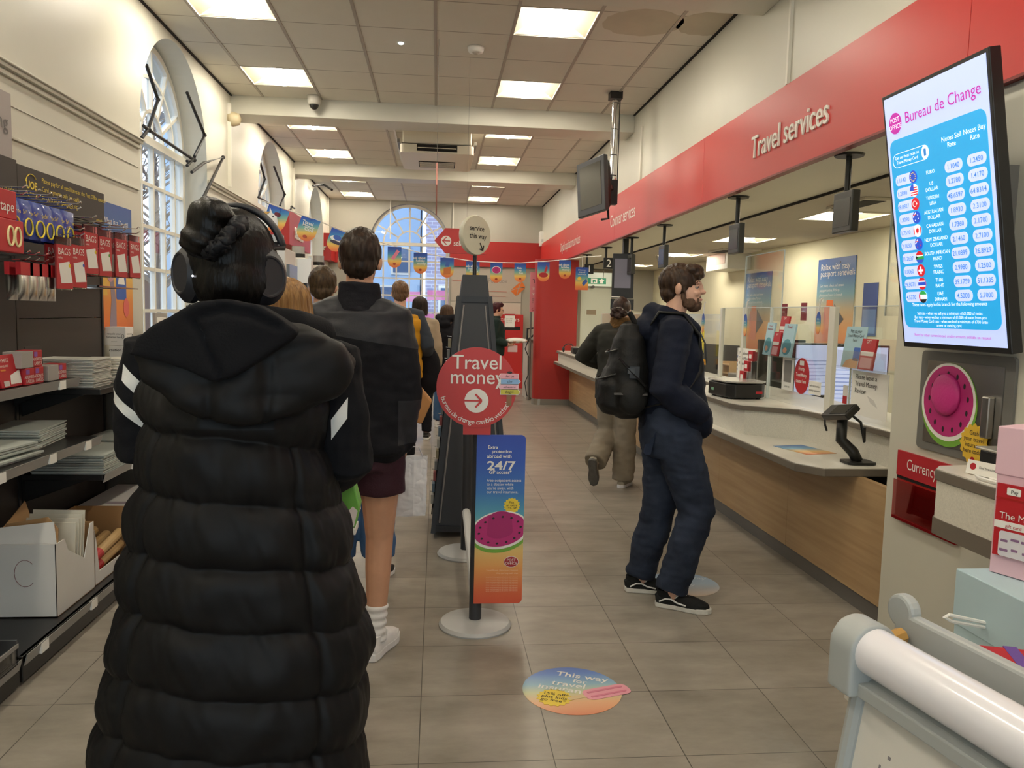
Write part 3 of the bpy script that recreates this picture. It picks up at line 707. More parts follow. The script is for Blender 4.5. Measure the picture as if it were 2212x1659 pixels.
# bay B top shelf paper stacks
zB = 1.071
sheets('mailer_stack', 'tall stack of grey white padded mailers on top shelf beside the labels', BX+.2, 4.35, zB, .30, .22, 22, .0068, mat('mailer_white', '#c9c8be', .55), 'paper stacks on the top shelf', seed=1)
sheets('mailer_stack', 'fanned stack of folded white cards in middle of top shelf', BX+.26, 4.63, zB, .17, .20, 16, .0085, PAPERS, 'paper stacks on the top shelf', .008, .25, seed=2)
sheets('mailer_stack', 'low neat stack of white cards at window end of top shelf', BX+.24, 4.98, zB, .30, .28, 9, .009, PAPERS, 'paper stacks on the top shelf', .003, seed=3)
zm = .831
sheets('mailer_stack', 'stack of padded envelopes on middle shelf near the rail end', BX+.16, 3.93, zm, .24, .36, 12, .0075, GREYENV, 'padded envelope stacks', .006, .12, seed=4)
sheets('mailer_stack', 'loose grey padded envelopes at left edge of middle shelf', BX+.2, 3.45, zm, .30, .38, 6, .012, GREYENV, 'padded envelope stacks', .02, -.1, seed=5)
zc = .621
sheets('mailer_stack', 'big stack of large padded envelopes on lower right shelf', BX+.22, 4.42, zc, .36, .42, 12, .0085, GREYENV, 'padded envelope stacks', .004, .0, seed=6)
sheets('mailer_stack', 'stack of large padded envelopes behind the big stack, by the window end', BX+.22, 4.93, zc, .34, .40, 11, .0088, GREYENV, 'padded envelope stacks', .006, -.05, seed=7)
# base: cartons
CARD = mat('brown_cardboard', '#a37e54', .8, var=.06, vs=4); CARDW = mat('white_cardboard', '#dcd9d3', .6, var=.03, vs=3)
def carton(name, label, x0, x1, y0, y1, z0, h_, cut):
    t = thing(name, label, 'box', ((x0+x1)/2, (y0+y1)/2, z0))
    MB().box(x0, x1, y0, y1, z0, z0+.004).build('bottom', CARD, t)
    for nm, q in (('near_side', (x0, x1, y0, y0+.004)), ('far_side', (x0, x1, y1-.004, y1)), ('back_side', (x0, x0+.004, y0, y1))):
        o = MB().box(*q[:4], z0, z0+h_)
        o.build('side_panel', CARDW if nm == 'near_side' else CARD, t)
    o = MB().prism([(y0, z0), (y1, z0), (y1, z0+h_)] + [(y0+(y1-y0)*a, z0+h_*b) for a, b in cut] + [(y0, z0+h_)], .004, frame((x1-.004, 0, 0), *LEFTW))
    o.build('front_panel', CARDW, t)
    return t
zb = .122
c1 = carton('carton', 'white open carton with torn flaps and flat mailers, nearest on base shelf', -1.92, -1.65, 3.53, 3.915, zb, .33, [(.9, 1), (.72, .55), (.3, .82), (.22, 1)])
flat([(0, 0), (.26, 0), (.25, .10), (.2, .15), (.03, .12)], frame((-1.915, 3.56, zb+.29), (1, 0, 0), (0, .35, 1)), d=.005).build('flap', CARD, c1)
flat([(0, 0), (.26, 0), (.24, .12), (.02, .1)], frame((-1.915, 3.535, zb+.3), (1, .1, 0), (0, .2, 1)), d=.005).build('flap', CARDW, c1)
flat([(-.02, 0), (.3, .06), (.3, .14), (.0, .05)], frame((-1.92, 3.6, zb+.3), (0, 1, 0), (-.3, 0, 1)), d=.004).build('flap', CARD, c1)
MB().tube([frame((-1.78, 3.529, zb+.2), *FRONT) @ V((.045*math.cos(a), .06*math.sin(a), .0005)) for a in [PI*(.25+1.5*i/16) for i in range(17)]], .0012, 5).build('pen_mark', mat('pen_red', '#8d5f5f', .7), c1)
for i in range(4):
    y = 3.70+i*.03
    t = thing('flat_mailer', 'flat white mailer card standing in the nearest carton, %s' % ('front', 'second', 'third', 'rearmost')[i], 'mailer', (-1.78, y, zb+.01), group='mailers in the carton')
    M = frame((-1.90, y+.02, zb+.01), (1, -.05, 0), (0, .12, 1))
    MB().box(0, .24, 0, .36+.012*i, 0, .006, M).build('card', PAPERS, t)
    if i == 0: flat(rrect(.07, .09, .002, .17, .29), M, -.001, .0005).build('barcode', mat('barcode_blue', '#6c7893', .6), t)
c2 = carton('carton', 'white carton of postal tubes on base shelf behind the first', -1.96, -1.655, 3.93, 4.42, zb, .28, [(.93, 1), (.86, .22), (.1, .22), (.04, .8)])
KRAFT = mat('kraft_tube', '#c2a06c', .6, var=.08, vs=15)
tz = 0
for i in range(9):
    r_, cc = .026, (i % 4, i//4)
    p0 = V((-1.92+.066*cc[0], 3.95, zb+.03+.052*cc[1])); p1 = p0+V((.01, .42, .05+.012*(i % 3)))
    t = thing('postal_tube', 'brown cardboard postal tube in the carton, %s, %s in its row' % (('bottom layer', 'second layer', 'top layer')[cc[1]], ORD[cc[0]]), 'tube', tuple(p0), group='postal tubes in the carton')
    MB().cyl(p0, p1, r_, n=14).build('tube', KRAFT, t, smooth=False)
    q0, q1 = p0.lerp(p1, .22), p0.lerp(p1, .42); MB().cyl(q0, q1, r_+.001, n=14).build('red_label', REDP, t)
    MB().cyl(p1, p1+(p1-p0).normalized()*.008, r_-.002, n=14).build('end_cap', mat('tube_cap', '#b59a70', .7), t)
c3 = thing('flat_box', 'flat white printed parcel box on base shelf nearest the window', 'box', (BX+.26, 4.72, .12))
MB().box(BX+.1, BX+.5, 4.46, 5.15, .122, .36).build('box', CARDW, c3, bevel=.003)
flat(rrect(.14, .05, .004), frame((BX+.3, 4.66, .3605), (1, 0, 0), (0, 1, 0))).build('printed_mark', mat('print_grey', '#9d8f96', .7), c3)
text([('<<<', 0, 0, .05, 'CENTER')], mat('print_mauve', '#a0687a', .7), frame((BX+.42, 4.4595, .22), *FRONT), c3)
bn = thing('clear_tray', 'clear plastic tray at bottom left picture edge', 'tray', (BX+.4, 3.0, .12))
m = MB().box(BX+.36, BX+.54, 2.6, 3.06, .122, .126); m.box(BX+.53, BX+.54, 2.6, 3.06, .122, .2).box(BX+.36, BX+.54, 3.05, 3.06, .122, .22)
m.build('tray', glass_mat('clear_tray_plastic', '#e8eaec', .08, .08), bn)
MB().box(BX+.54, BX+.545, 2.6, 3.06, .19, .205).build('rim', RAIL, bn)
# side display board between shelf and window, poster and cartons on the window side
po = thing('wall_poster', 'blue to orange poster about a travel money card beside the shelf', 'poster', (XL+.006, 5.55, 1.33))
PG = grad_mat('poster_blend', [(0, '#d9703a'), (.22, '#e08a3c'), (.42, '#e5b95a'), (.6, '#5b93a8'), (.8, '#3f66a0'), (1, '#3c5a9c')], .45)
MB().box(XL+.001, XL+.008, 5.25, 5.875, 1.335, 2.175).build('sheet', PG, po)
M = frame((XL+.0085, 5.25, 1.335), *LEFTW)
text([('What is a Travel', .56, .70, .062, 'RIGHT'), ('Money Card?', .56, .625, .062, 'RIGHT')], WHITEC, M, po)
flat(rrect(.17, .23, .015, .42, .32), M).build('printed_card', mat('print_blue', '#3c5fae', .5), po)
flat([(.36, .31), (.39, .39), (.42, .35), (.45, .40), (.48, .31)], M, .001).build('printed_mountain', WHITEC, po)
flat([(.21, .0), (.33, .0), (.33, .18), (.27, .42), (.22, .42), (.25, .2)], M).build('printed_figure', mat('print_mauve_grey', '#8e7f8c', .5), po)
flat(circ(.05, 18, .5, .15, .065), M, .001).build('printed_flower', mat('print_coral', '#d8645a', .5), po)
flat(circ(.05, 18, .24, .36, .04), M, .001).build('printed_head', mat('print_rose', '#c49098', .5), po)
flat([(0, .23), (.19, .23), (.17, .33), (0, .33)], M, .0005).build('printed_band', mat('print_yellow', '#e2b64c', .5), po)
sb = thing('side_cabinet', 'grey low cabinet below the side window past the shelving', 'cabinet', (-1.95, 5.7, 0))
MB().box(XL+.03, -1.72, 5.27, 6.05, .0, .99).build('body', mat('cabinet_grey', '#6a645b', .6), sb, bevel=.004)
MB().box(XL+.03, -1.69, 5.26, 6.07, .99, 1.01).build('top', mat('cabinet_top', '#857e73', .5), sb)
bx = thing('carton', 'white handled carton marked caution heavy contents', 'box', (-1.95, 5.6, 1.01))
MB().box(XL+.06, -1.80, 5.32, 5.80, 1.012, 1.238).build('box', CARDW, bx, bevel=.003)
Mx = frame((-2.0, 5.3195, 1.012), *FRONT)
text([('caution heavy contents', .0, .19, .026, 'CENTER')], mat('print_black', '#2b2825', .6), Mx, bx, bold=.01)
flat(rrect(.11, .034, .015, .0, .12), Mx).build('hand_hole', CARD, bx)
Mx2 = frame((-1.7995, 5.56, 1.012), *LEFTW)
text([('caution heavy contents', 0, .19, .03, 'CENTER')], MATS['print_black'], Mx2, bx, bold=.01)
flat(rrect(.13, .04, .018, 0, .11), Mx2).build('hand_hole', CARD, bx)
bb = thing('battery_box', 'white battery recycling box with printed notice above the carton', 'box', (-2.0, 5.42, 1.24))
MB().box(XL+.03, -2.02, 5.33, 5.46, 1.240, 1.36).build('box', CARDW, bb, bevel=.002)
for Mq in (frame((-2.085, 5.3295, 1.242), *FRONT) @ Matrix.Scale(.72, 4), frame((-2.0195, 5.395, 1.242), *LEFTW) @ Matrix.Scale(.72, 4)):
    text([('recycle your', -.01, .095, .024, 'CENTER'), ('batteries here', -.01, .065, .024, 'CENTER'), ('www.recycle', -.01, .03, .010, 'CENTER')], MATS['print_black'], Mq, bb)
    ring = MB()
    for q in (.018,): ring.tube([Mq @ V((.066+q*.6*math.cos(a), .08+q*math.sin(a), .0006)) for a in [2*PI*i/16 for i in range(17)]], .0013, 5)
    ring.build('printed_ring', MATS['print_black'], bb)
gf = thing('grey_frame', 'grey plastic sheet holder by the window sill behind the headphones woman', 'holder', (-1.98, 5.95, 1.01))
MB().box(-2.02, -2.0, 5.82, 6.06, 1.012, 1.45).build('back', mat('holder_grey', '#a7a49c', .5), gf); MB().box(-2.0, -1.995, 5.85, 6.03, 1.05, 1.42).build('insert', PAPER, gf)
# ---- window opening gear: dark jointed rods
IRON = mat('black_iron', '#1d1a17', .5)
def gear(name, label, pxs, X, lim=405):
    t = thing(name, label, 'window opener', tuple(at(*pxs[0][-1], X=X)))
    for pl in pxs:
        pts = [at(x, y, X=X if pl[-1][0] < lim else XL+.06) for x, y in pl]
        MB().tube(pts, .014, 8).build('rod', IRON, t)
        for q in pts[1:-1]: MB().ell(q, .02, nu=8, nv=6).build('joint', IRON, t)
    return t
gear('window_opener', 'black jointed opening rods across the nearest side window', [[(316, 140), (341, 215), (320, 279), (306, 298)], [(310, 272), (322, 281), (420, 346), (404, 348)], [(404, 200), (442, 292), (420, 338)], [(440, 352), (482, 340), (440, 425)], [(420, 340), (404, 358)], [(440, 352), (414, 372)]], -2.27)
gear('window_opener', 'black jointed opening rods across the second side window', [[(562, 350), (572, 387), (558, 428)], [(592, 360), (615, 420), (605, 444)], [(558, 426), (596, 448)], [(636, 450), (630, 447), (604, 512)]], -2.25, 590)
tag(MB().tube([at(676, 401, X=-2.1), at(700, 399, X=-1.95), at(717, 410, X=-1.75)], .02, 7).build('bent_cable', IRON), 'black curved cable arm at top of the third side window', 'cable')
# ---------------------------------------------------------------- right side: counter, staff area, rate screen wall
OAK = mat('light_oak', '#b8996f', .42, var=.0, col2='#a5845b', vs=3.5, stretch=(1, .45, 9)); EDGE = mat('worktop_edge', '#6f665a', .45)
SPECK = mat('speckled_laminate', '#d6d2c4', .4, var=.09, vs=170); TOPW = mat('worktop_pale', '#d9d5c9', .33, var=.02, vs=60)
KICK = mat('kick_grey', '#66625c', .5)
fr = thing('counter', 'long oak fronted service counter along the right side', 'counter', (2.3, 8, 0))
pf = MB(); ys = [3.455, 4.65, 5.85, 7.05, 8.25, 9.45, 10.65, 11.85, 12.85]
for a, b in zip(ys, ys[1:]): pf.box(2.215, 2.25, a, b-.002, .095, .70)
pf.build('front_panel', OAK, fr)
MB().box(2.235, 2.26, 3.455, 12.9, .0, .097).build('kick_plate', KICK, fr)
LZ = .745
def slab(poly, z0, z1, M=None): return MB().prism(poly, z1-z0, T(0, 0, z0))
low = [(1.935, 12.82), (1.935, 4.0), (2.03, 3.86), (2.46, 3.86), (2.46, 12.82)]
tp = slab(low, LZ-.045, LZ-.004); tp.k = 0
tp.build('worktop_edge', EDGE, fr, bevel=.004)
slab([(1.938, 12.81), (1.938, 4.0), (2.032, 3.863), (2.455, 3.863), (2.455, 12.81)], LZ-.004, LZ).build('worktop', TOPW, fr)
# raised ledges and recessed customer bays
UZ = .945
up = [(2.36, 3.50), (2.36, 4.55), (2.32, 4.78), (2.02, 5.0), (1.985, 5.12), (1.985, 6.15), (2.05, 6.3), (2.38, 6.5), (2.42, 6.7), (2.42, 8.7), (2.36, 8.95), (1.93, 9.25), (1.90, 9.35), (1.90, 12.3), (2.85, 12.3), (2.85, 3.50)]
slab([(x-.0, y) for x, y in up], UZ-.035, UZ-.004).build('ledge_edge', EDGE, fr, bevel=.004)
slab([(x+.004, y) for x, y in up], UZ-.004, UZ).build('ledge', TOPW, fr)
slab([(x+.03, y) for x, y in up[:-2]]+[(2.6, 12.3), (2.6, 3.5)], LZ, UZ-.034).build('riser', SPECK, fr)
MB().box(2.5, 2.85, 3.47, 12.28, .0, .9).build('carcass', mat('carcass_grey', '#8d877b', .6), fr)
# red curved end wall past the counter
rc = thing('red_pier', 'red round-nosed partition pier at the far end of the counter', 'partition', (2.0, 12.95, 0))
pier = [(2.32, 12.90), (2.32, 13.16), (1.74, 13.16)]+[(1.74+.13*math.cos(a), 13.03+.13*math.sin(a)) for a in [PI/2+PI*i/10 for i in range(1, 10)]]+[(1.74, 12.90)]
slab(pier, .10, 2.418).build('body', mat('pier_red', '#a82b25', .35), rc, smooth=True, auto=True)
slab([(x+(.0 if x > 1.74 else -.004), y+(-.004 if y < 13.03 else .004)) for x, y in pier], 0, .10).build('plinth', STEEL, rc)
# ---- clear screens on the counter
ACR = glass_mat('acrylic', '#fdfefe', .012, .04); ACE = mat('acrylic_edge', '#cfd8d6', .15, emit=0); POST = mat('white_post', '#dedccf', .4)
def screen(label, M, w_, h_, posts=()):
    t = thing('counter_screen', label, 'screen', tuple(M.translation), group='clear screens on the counter')
    MB().box(0, w_, 0, h_, -.004, .004, M).build('pane', ACR, t)
    e = MB().box(0, w_, h_-.003, h_+.002, -.005, .005, M).box(-.003, .002, 0, h_, -.005, .005, M).box(w_-.002, w_+.003, 0, h_, -.005, .005, M)
    e.build('edge', ACE, t)
    for x in posts: MB().box(x-.02, x+.02, -.0, h_, -.014, .014, M).build('post', POST, t, bevel=.003)
    return t
SX = 2.40
def scr(y1, y0, h_, label, posts=(), z=UZ): return screen(label, frame((SX, y1, z+.001), (0, -1, 0), (0, 0, 1)), y1-y0, h_, posts)
scr(5.44, 4.60, .655, 'clear acrylic screen in the nearest customer bay behind the red oval sign')
scr(4.33, 3.50, .655, 'clear acrylic screen beside the rate screen pillar')
scr(6.45, 5.47, .655, 'clear acrylic screen behind the black parcel scale', (.02, .5))
SX = 2.52
scr(8.8, 6.75, .60, 'clear acrylic screen in front of the woman at the counter')
scr(11.9, 9.0, .60, 'farthest clear acrylic screen by the red pier')
SX = 2.40
screen('tall hanging clear sheet in front of the nearest passport poster', frame((2.60, 4.35, 1.55), (0, -1, 0), (0, 0, 1)), .55, .62)
screen('tall hanging clear sheet in front of the farther passport poster', frame((2.65, 6.6, 1.50), (0, -1, 0), (0, 0, 1)), .75, .55)
pz = thing('screen_post', 'tall white square post between the two nearest counter screens', 'post', (2.40, 4.56, UZ))
MB().box(2.385, 2.415, 4.525, 4.595, UZ, 1.60).build('post', POST, pz, bevel=.003)
# ---- goods and notices on the counter
ROSE = mat('notice_red', '#b3202b', .45)
def scale(name, label, cx_, cy_, rot, s=1.0):
    t = thing(name, label, 'scale', (cx_, cy_, UZ), rot); M = wm(t)
    hx, hy, c = .15*s, .19*s, .05
    oct_ = [(-hx+c, -hy), (hx-c, -hy), (hx, -hy+c), (hx, hy-c), (hx-c, hy), (-hx+c, hy), (-hx, hy-c), (-hx, -hy+c)]
    MB().prism(oct_, .095*s, M, z0=.012).build('body', BLACK, t, bevel=.006)
    MB().prism([(x*1.03, y*1.03) for x, y in oct_], .012, M, z0=.112*s+.004).build('pan', mat('scale_pan', '#c9c7c0', .25, .6), t, bevel=.003)
    for x in (-1, 1):
        for y in (-1, 1): MB().cyl((x*hx*.7, y*hy*.7, 0), (x*hx*.7, y*hy*.7, .013), .015, M=M).build('foot', BLACK, t)
    flat(rrect(.04, .02, .002), M @ frame((-hx-.0005, .07, .055), (0, -1, 0), (0, 0, 1))).build('green_label', mat('label_green', '#7fae8d', .5), t)
    flat(rrect(.05, .018, .002), M @ frame((.08, -hy-.0005, .05), *FRONT)).build('red_label', ROSE, t)
    return t
scale('parcel_scale', 'black parcel scale with steel pan on the counter beside the bearded man', 2.18, 5.50, .1)
scale('parcel_scale', 'small black scale at far end of the counter by the red pier', 2.10, 11.35, 0, .8)
hd = thing('headset', 'black headset resting behind the far parcel scale', 'headset', (2.0, 11.75, UZ))
MB().tube([(2.0+.08*math.cos(a), 11.75, UZ+.05+.08*math.sin(a)) for a in [PI*i/12 for i in range(13)]], .008, 6).build('band', BLACK, hd)
for x in (1.92, 2.08): MB().ell((x, 11.75, UZ+.045), (.02, .04, .045)).build('ear_pad', BLACK, hd, smooth=True)
# card terminal on a bent stand, nearest bay
DXP = -.0
pt = thing('card_terminal', 'black card payment terminal on bent stand in the nearest bay', 'card reader', (2.22, 4.02, LZ))
MB().prism(rrect(.16, .13, .03), .014, T(2.29, 4.0, LZ)).build('base', BLACKM, pt, bevel=.004)
MB().tube([(2.29, 4.0, LZ+.01), (2.27, 4.02, LZ+.06), (2.22, 4.06, LZ+.12), (2.22, 4.06, LZ+.24)], [.028, .03, .03, .028], 10).build('stem', BLACKM, pt, smooth=True)
Mt = frame((2.20, 4.06, LZ+.27), (.1, -1, .14), (.72, .2, .6))
MB().box(-.11, .12, -.045, .05, -.02, .02, Mt).build('terminal', BLACK, pt, bevel=.008)
MB().box(-.03, .11, -.035, .04, .02, .023, Mt).build('display', mat('dark_display', '#26292c', .15), pt)
MB().tube([Mt @ V((-.11, -.03, -.01)), Mt @ V((-.14, -.04, -.05)), Mt @ V((-.15, -.05, -.09))], .006, 6).build('stylus', BLACK, pt)
MB().tube([Mt @ V((.02, .03, -.02)), (2.31, 4.03, LZ+.22), (2.32, 4.0, LZ+.12), (2.31, 3.99, LZ+.2)], .008, 7).build('cable', BLACK, pt)
lf = thing('leaflet', 'blue and orange leaflet lying on the nearest counter bay', 'leaflet', (2.2, 4.5, LZ))
MB().box(-.105, .105, -.15, .15, 0, .0015, T(2.19, 4.42, LZ+.0005) @ Rz(.25)).build('sheet', grad_mat('leaflet_blend', [(0, '#d97848'), (.35, '#e0bb74'), (.6, '#6ca0c0'), (1, '#3f66b0')], .4, 1), lf)
lf2 = tag(MB().box(-.1, .1, -.14, .14, 0, .002, T(2.12, 8.5, LZ+.0005) @ Rz(-.2)).build('leaflet', PAPER), 'white paper lying on the counter before the woman in the dark coat', 'paper')
QR = mat('grey_notice', '#d3d1cb', .6); PALEB = mat('pale_blue_card', '#a9ccd6', .45); INK = mat('ink', '#2e2c2c', .6)
def card(name, label, cat, M, w_, h_, m, lines=None, lm=None, th=.003, extra=(), r=0, group=None, wide=1):
    t = thing(name, label, cat, tuple(M.translation), group=group)
    poly = rrect(w_, h_, r, w_/2, h_/2) if r else [(0, 0), (w_, 0), (w_, h_), (0, h_)]
    MB().prism(poly, th, M, z0=-th).build('sheet', m, t)
    for nm, pl, mm in extra: flat(pl, M, .0004).build(nm, mm, t)
    if lines: text(lines, lm or INK, M @ T(0, 0, .0014), t, wide=wide)
    return t
def rw(y, z, x=None): return frame((SX-.012 if x is None else x, y, z), *RIGHTW)
P = lambda x, y, X: at(x, y, X=X)
# left of the post: review notice, gift card tower, brochure racks, oval sign
card('review_notice', 'white travel money review notice left of the red card tower', 'notice', rw(6.02, UZ+.10, 2.39), .33, .24, PAPER, [('Please leave a', .03, .19, .036, 'LEFT'), ('Travel Money', .03, .15, .036, 'LEFT'), ('Review', .03, .11, .036, 'LEFT')])
def tower(name, label, y, x, z, n, step):
    t = thing(name, label, 'card display', (x, y, z))
    b = MB()
    for k in range(n): b.box(x-.06+.03*k, x-.03+.03*k, y-.045-step*k*.0, y+.045, z+.0, z+.10+step*k)
    b.build('holder', CLEAR, t)
    for k in range(n):
        Mx = frame((x-.064+.03*k, y+.042, z+.03+step*k), *RIGHTW)
        MB().box(0, .084, 0, .075, -.02, 0, Mx).build('gift_card', REDP, t)
        flat(rrect(.045, .03, .005, .04, .035), Mx, .0006).build('card_mark', WHITEC, t)
    return t
tower('gift_card_tower', 'stepped clear tower of red gift cards beside the parcel scale', 5.62, 2.30, UZ+.002, 4, .075)
def rack(name, label, y0, z0, cards, X, shelf_w):
    t = thing(name, label, 'leaflet rack', (X, y0, z0))
    MB().box(X-.075, X, y0-shelf_w, y0, z0-.006, z0).build('shelf', ACR, t)
    MB().box(X-.077, X-.073, y0-shelf_w, y0, z0-.006, z0+.10).build('front_lip', ACR, t)
    return t
rack('leaflet_rack', 'clear shelf of brochures fixed to the nearest screen', 5.44, 1.262, 0, 2.395, .58)
def brochure(label, y0, z0, w_, h_, X, title, n=4, m=PALEB, group='brochures in the clear rack', red=False):
    t = thing('brochure', label, 'brochure', (X, y0, z0), group=group)
    Mx = frame((X, y0, z0), (0, -1, 0), (.14, 0, 1))
    MB().box(0, w_, 0, h_, -.012, 0, Mx).build('cover', m, t)
    text([(s, w_*.5, h_*(.86-.09*i), w_*.17, 'CENTER') for i, s in enumerate(title)], WHITEC if red else ROSE, Mx @ T(0, 0, .001), t)
    if red: flat(rrect(w_*.9, h_*.14, .003, w_*.5, h_*.52), Mx).build('white_band', WHITEC, t); flat(rrect(w_*.8, h_*.34, .003, w_*.5, h_*.22), Mx).build('photo', mat('print_pinkish', '#d9a0a2', .5), t)
    else:
        flat(circ(w_*.4, 20, w_*.5, h_*.30, h_*.24), Mx).build('photo', mat('print_teal', '#4f8f9c', .5), t)
        flat(circ(w_*.18, 12, w_*.42, h_*.2, h_*.08), Mx, .001).build('printed_figure', mat('print_skin', '#d99a78', .5), t)
    return t
brochure('pale blue travel insurance brochure, left in the clear rack', 5.41, 1.265, .125, .23, 2.325, ('Travel', 'Insurance'))
brochure('red gift card brochure, lower middle of the clear rack', 5.27, 1.265, .105, .165, 2.325, ('GIFT',), m=REDP, red=True)
brochure('pale blue travel brochure, right in the clear rack', 5.13, 1.265, .165, .225, 2.325, ('Travel',))
brochure('tall red gift card brochure at the back of the clear rack', 5.25, 1.37, .125, .17, 2.36, ('GIFT',), m=REDP, red=True)
ov = thing('oval_sign', 'red oval priority travel money sign on the nearest counter screen', 'sign', (2.39, 4.9, 1.0))
Mo = frame((2.385, 4.90, 1.15), (0, -1, 0), (0, 0, 1))
MB().prism(circ(.1, 40, 0, 0, .118), .006, Mo).build('disc', REDP, ov)
text([('Priority', 0, .035, .036, 'CENTER'), ('Travel Money', 0, -.004, .034, 'CENTER'), ('counter here', 0, -.045, .034, 'CENTER')], WHITEC, Mo @ T(0, 0, .0065), ov, wide=.78, bold=.012)
flat(rrect(.06, .03, .004, 0, .085), Mo @ T(0, 0, .006)).build('white_tab', WHITEC, ov)
card('code_notice', 'grey printed notice left of the red oval sign', 'notice', frame((2.39, 5.21, UZ+.09), *RIGHTW), .17, .225, QR, [('Scan me', .05, .02, .022, 'LEFT')], extra=[('printed_block', rrect(.11, .15, .004, .085, .13), mat('print_mid', '#77746f', .6))])
card('cash_notice', 'small white notice on cash security right of the oval sign', 'notice', frame((2.385, 4.80, 1.045), *RIGHTW), .155, .085, PAPER, [('cash restricted by', .078, .05, .018, 'CENTER'), ('security equipment', .078, .022, .018, 'CENTER')])
# right of the post
card('review_notice', 'larger white travel money review notice by the pillar', 'notice', rw(4.29, .985), .37, .25, PAPER, [('Please leave a', .04, .205, .04, 'LEFT'), ('Travel Money', .04, .165, .04, 'LEFT'), ('Review', .04, .125, .04, 'LEFT')], extra=[('printed_case', [(.17, .12), (.24, .1), (.28, .06), (.21, .08)], QR)])
rack('leaflet_rack', 'clear shelf with travel card leaflet beside the pillar', 4.34, 1.248, 0, 2.39, .5)
card('card_leaflet', 'pale blue pick up your travel money card leaflet', 'leaflet', frame((2.335, 4.33, 1.251), (0, -1, 0), (.12, 0, 1)), .22, .235, PALEB, [('Pick up your', .11, .2, .028, 'CENTER'), ('Travel Money Card', .11, .175, .026, 'CENTER'), ('here', .11, .15, .025, 'CENTER')], wide=.85,
     extra=[('printed_card', rrect(.065, .075, .006, .15, .08), mat('print_blue2', '#3b66b8', .5)), ('printed_hand', [(.02, .0), (.17, .0), (.18, .05), (.14, .06), (.05, .04)], mat('print_hand', '#dba878', .5))])
brochure('red gift card leaflet in clear pocket beside the pale blue leaflet', 4.13, 1.252, .14, .17, 2.325, ('GIFT',), m=REDP, red=True, group=None)
card('price_notice', 'small red and white label low on the screen beside the post', 'label', rw(4.38, 1.03), .05, .11, QR, extra=[('red_end', rrect(.045, .045, .002, .025, .025), REDP)])
# hanging flag shaped air fresheners / tags on white hooks
TAGM = grad_mat('tag_blend', [(0, '#e0704a'), (.3, '#e8bf6a'), (.5, '#5aa6b0'), (.75, '#3a5fb0'), (1, '#3450a0')], .45)
for i, (px, py, X) in enumerate(((1768, 698, 2.39), (1610, 702, 2.39), (1519, 698, 2.39))):
    o = P(px, py, X); t = thing('hanging_tag', '', 'tag', tuple(o))
    t['label'] = 'blue orange oval tag on white hook, %s' % ('by the nearest passport poster', 'by the farther passport poster', 'just right of the bearded man')[i]
    Mx = frame(o, *RIGHTW); s = 1.15 if i == 0 else 1.4
    MB().prism(circ(.026*s, 24, 0, 0, .062*s), .003, Mx).build('card', TAGM, t)
    text([('Kids', -.0, .02, .016, 'CENTER'), ('go free', .002, .002, .013, 'CENTER')], WHITEC, Mx @ T(0, 0, .0035), t)
    MB().tube([Mx @ V(q) for q in ((0, .06*s, .0), (.004, .10*s, .0), (.02, .13*s, 0), (.045, .135*s, 0))], .005, 6).build('hook', WHITE, t)
ye = thing('warning_sticker', 'yellow warning sticker with triangle right of the bearded man', 'sticker', tuple(P(1520, 730, 2.45)))
o = P(1513, 768, 2.45); Mx = frame(o, *RIGHTW); MB().box(0, .075, 0, .235, -.002, 0, Mx).build('sheet', mat('warn_yellow', '#e8d43a', .5), ye)
flat([(.008, .125), (.067, .125), (.0375, .225)], Mx).build('triangle', INK, ye); flat([(.016, .131), (.059, .131), (.0375, .21)], Mx, .001).build('triangle_fill', MATS['warn_yellow'], ye)
flat([(.0375-.006, .145), (.0375+.006, .145), (.0375+.004, .18), (.0375-.004, .18)], Mx, .002).build('mark', INK, ye)
st = thing('protection_sticker', 'orange and black security sticker below the yellow warning', 'sticker', tuple(P(1515, 795, 2.45)))
o = P(1513, 797, 2.45); Mx = frame(o, *RIGHTW); MB().box(0, .13, 0, .045, -.002, 0, Mx).build('black_half', BLACK, st); MB().box(0, .13, .045, .095, -.002, 0, Mx).build('orange_half', mat('warn_orange', '#eaa51e', .5), st)
text([('SelectaDNA', .065, .062, .02, 'CENTER')], INK, Mx @ T(0, 0, .001), st); text([('Protected by', .065, .018, .014, 'CENTER')], MATS['warn_orange'], Mx @ T(0, 0, .001), st)
sp = thing('ruler_strip', 'white strip with coloured marks on the screen left of the review notice', 'strip', tuple(P(1593, 800, 2.44)))
o = P(1589, 838, 2.44); Mx = frame(o, *RIGHTW); MB().box(0, .03, 0, .33, -.002, 0, Mx).build('strip', PAPER, sp)
for k in range(5): flat(rrect(.014, .02, .001, .015, .12+k*.035), Mx).build('mark', (ROSE, MATS['print_blue'], INK)[k % 3], sp)
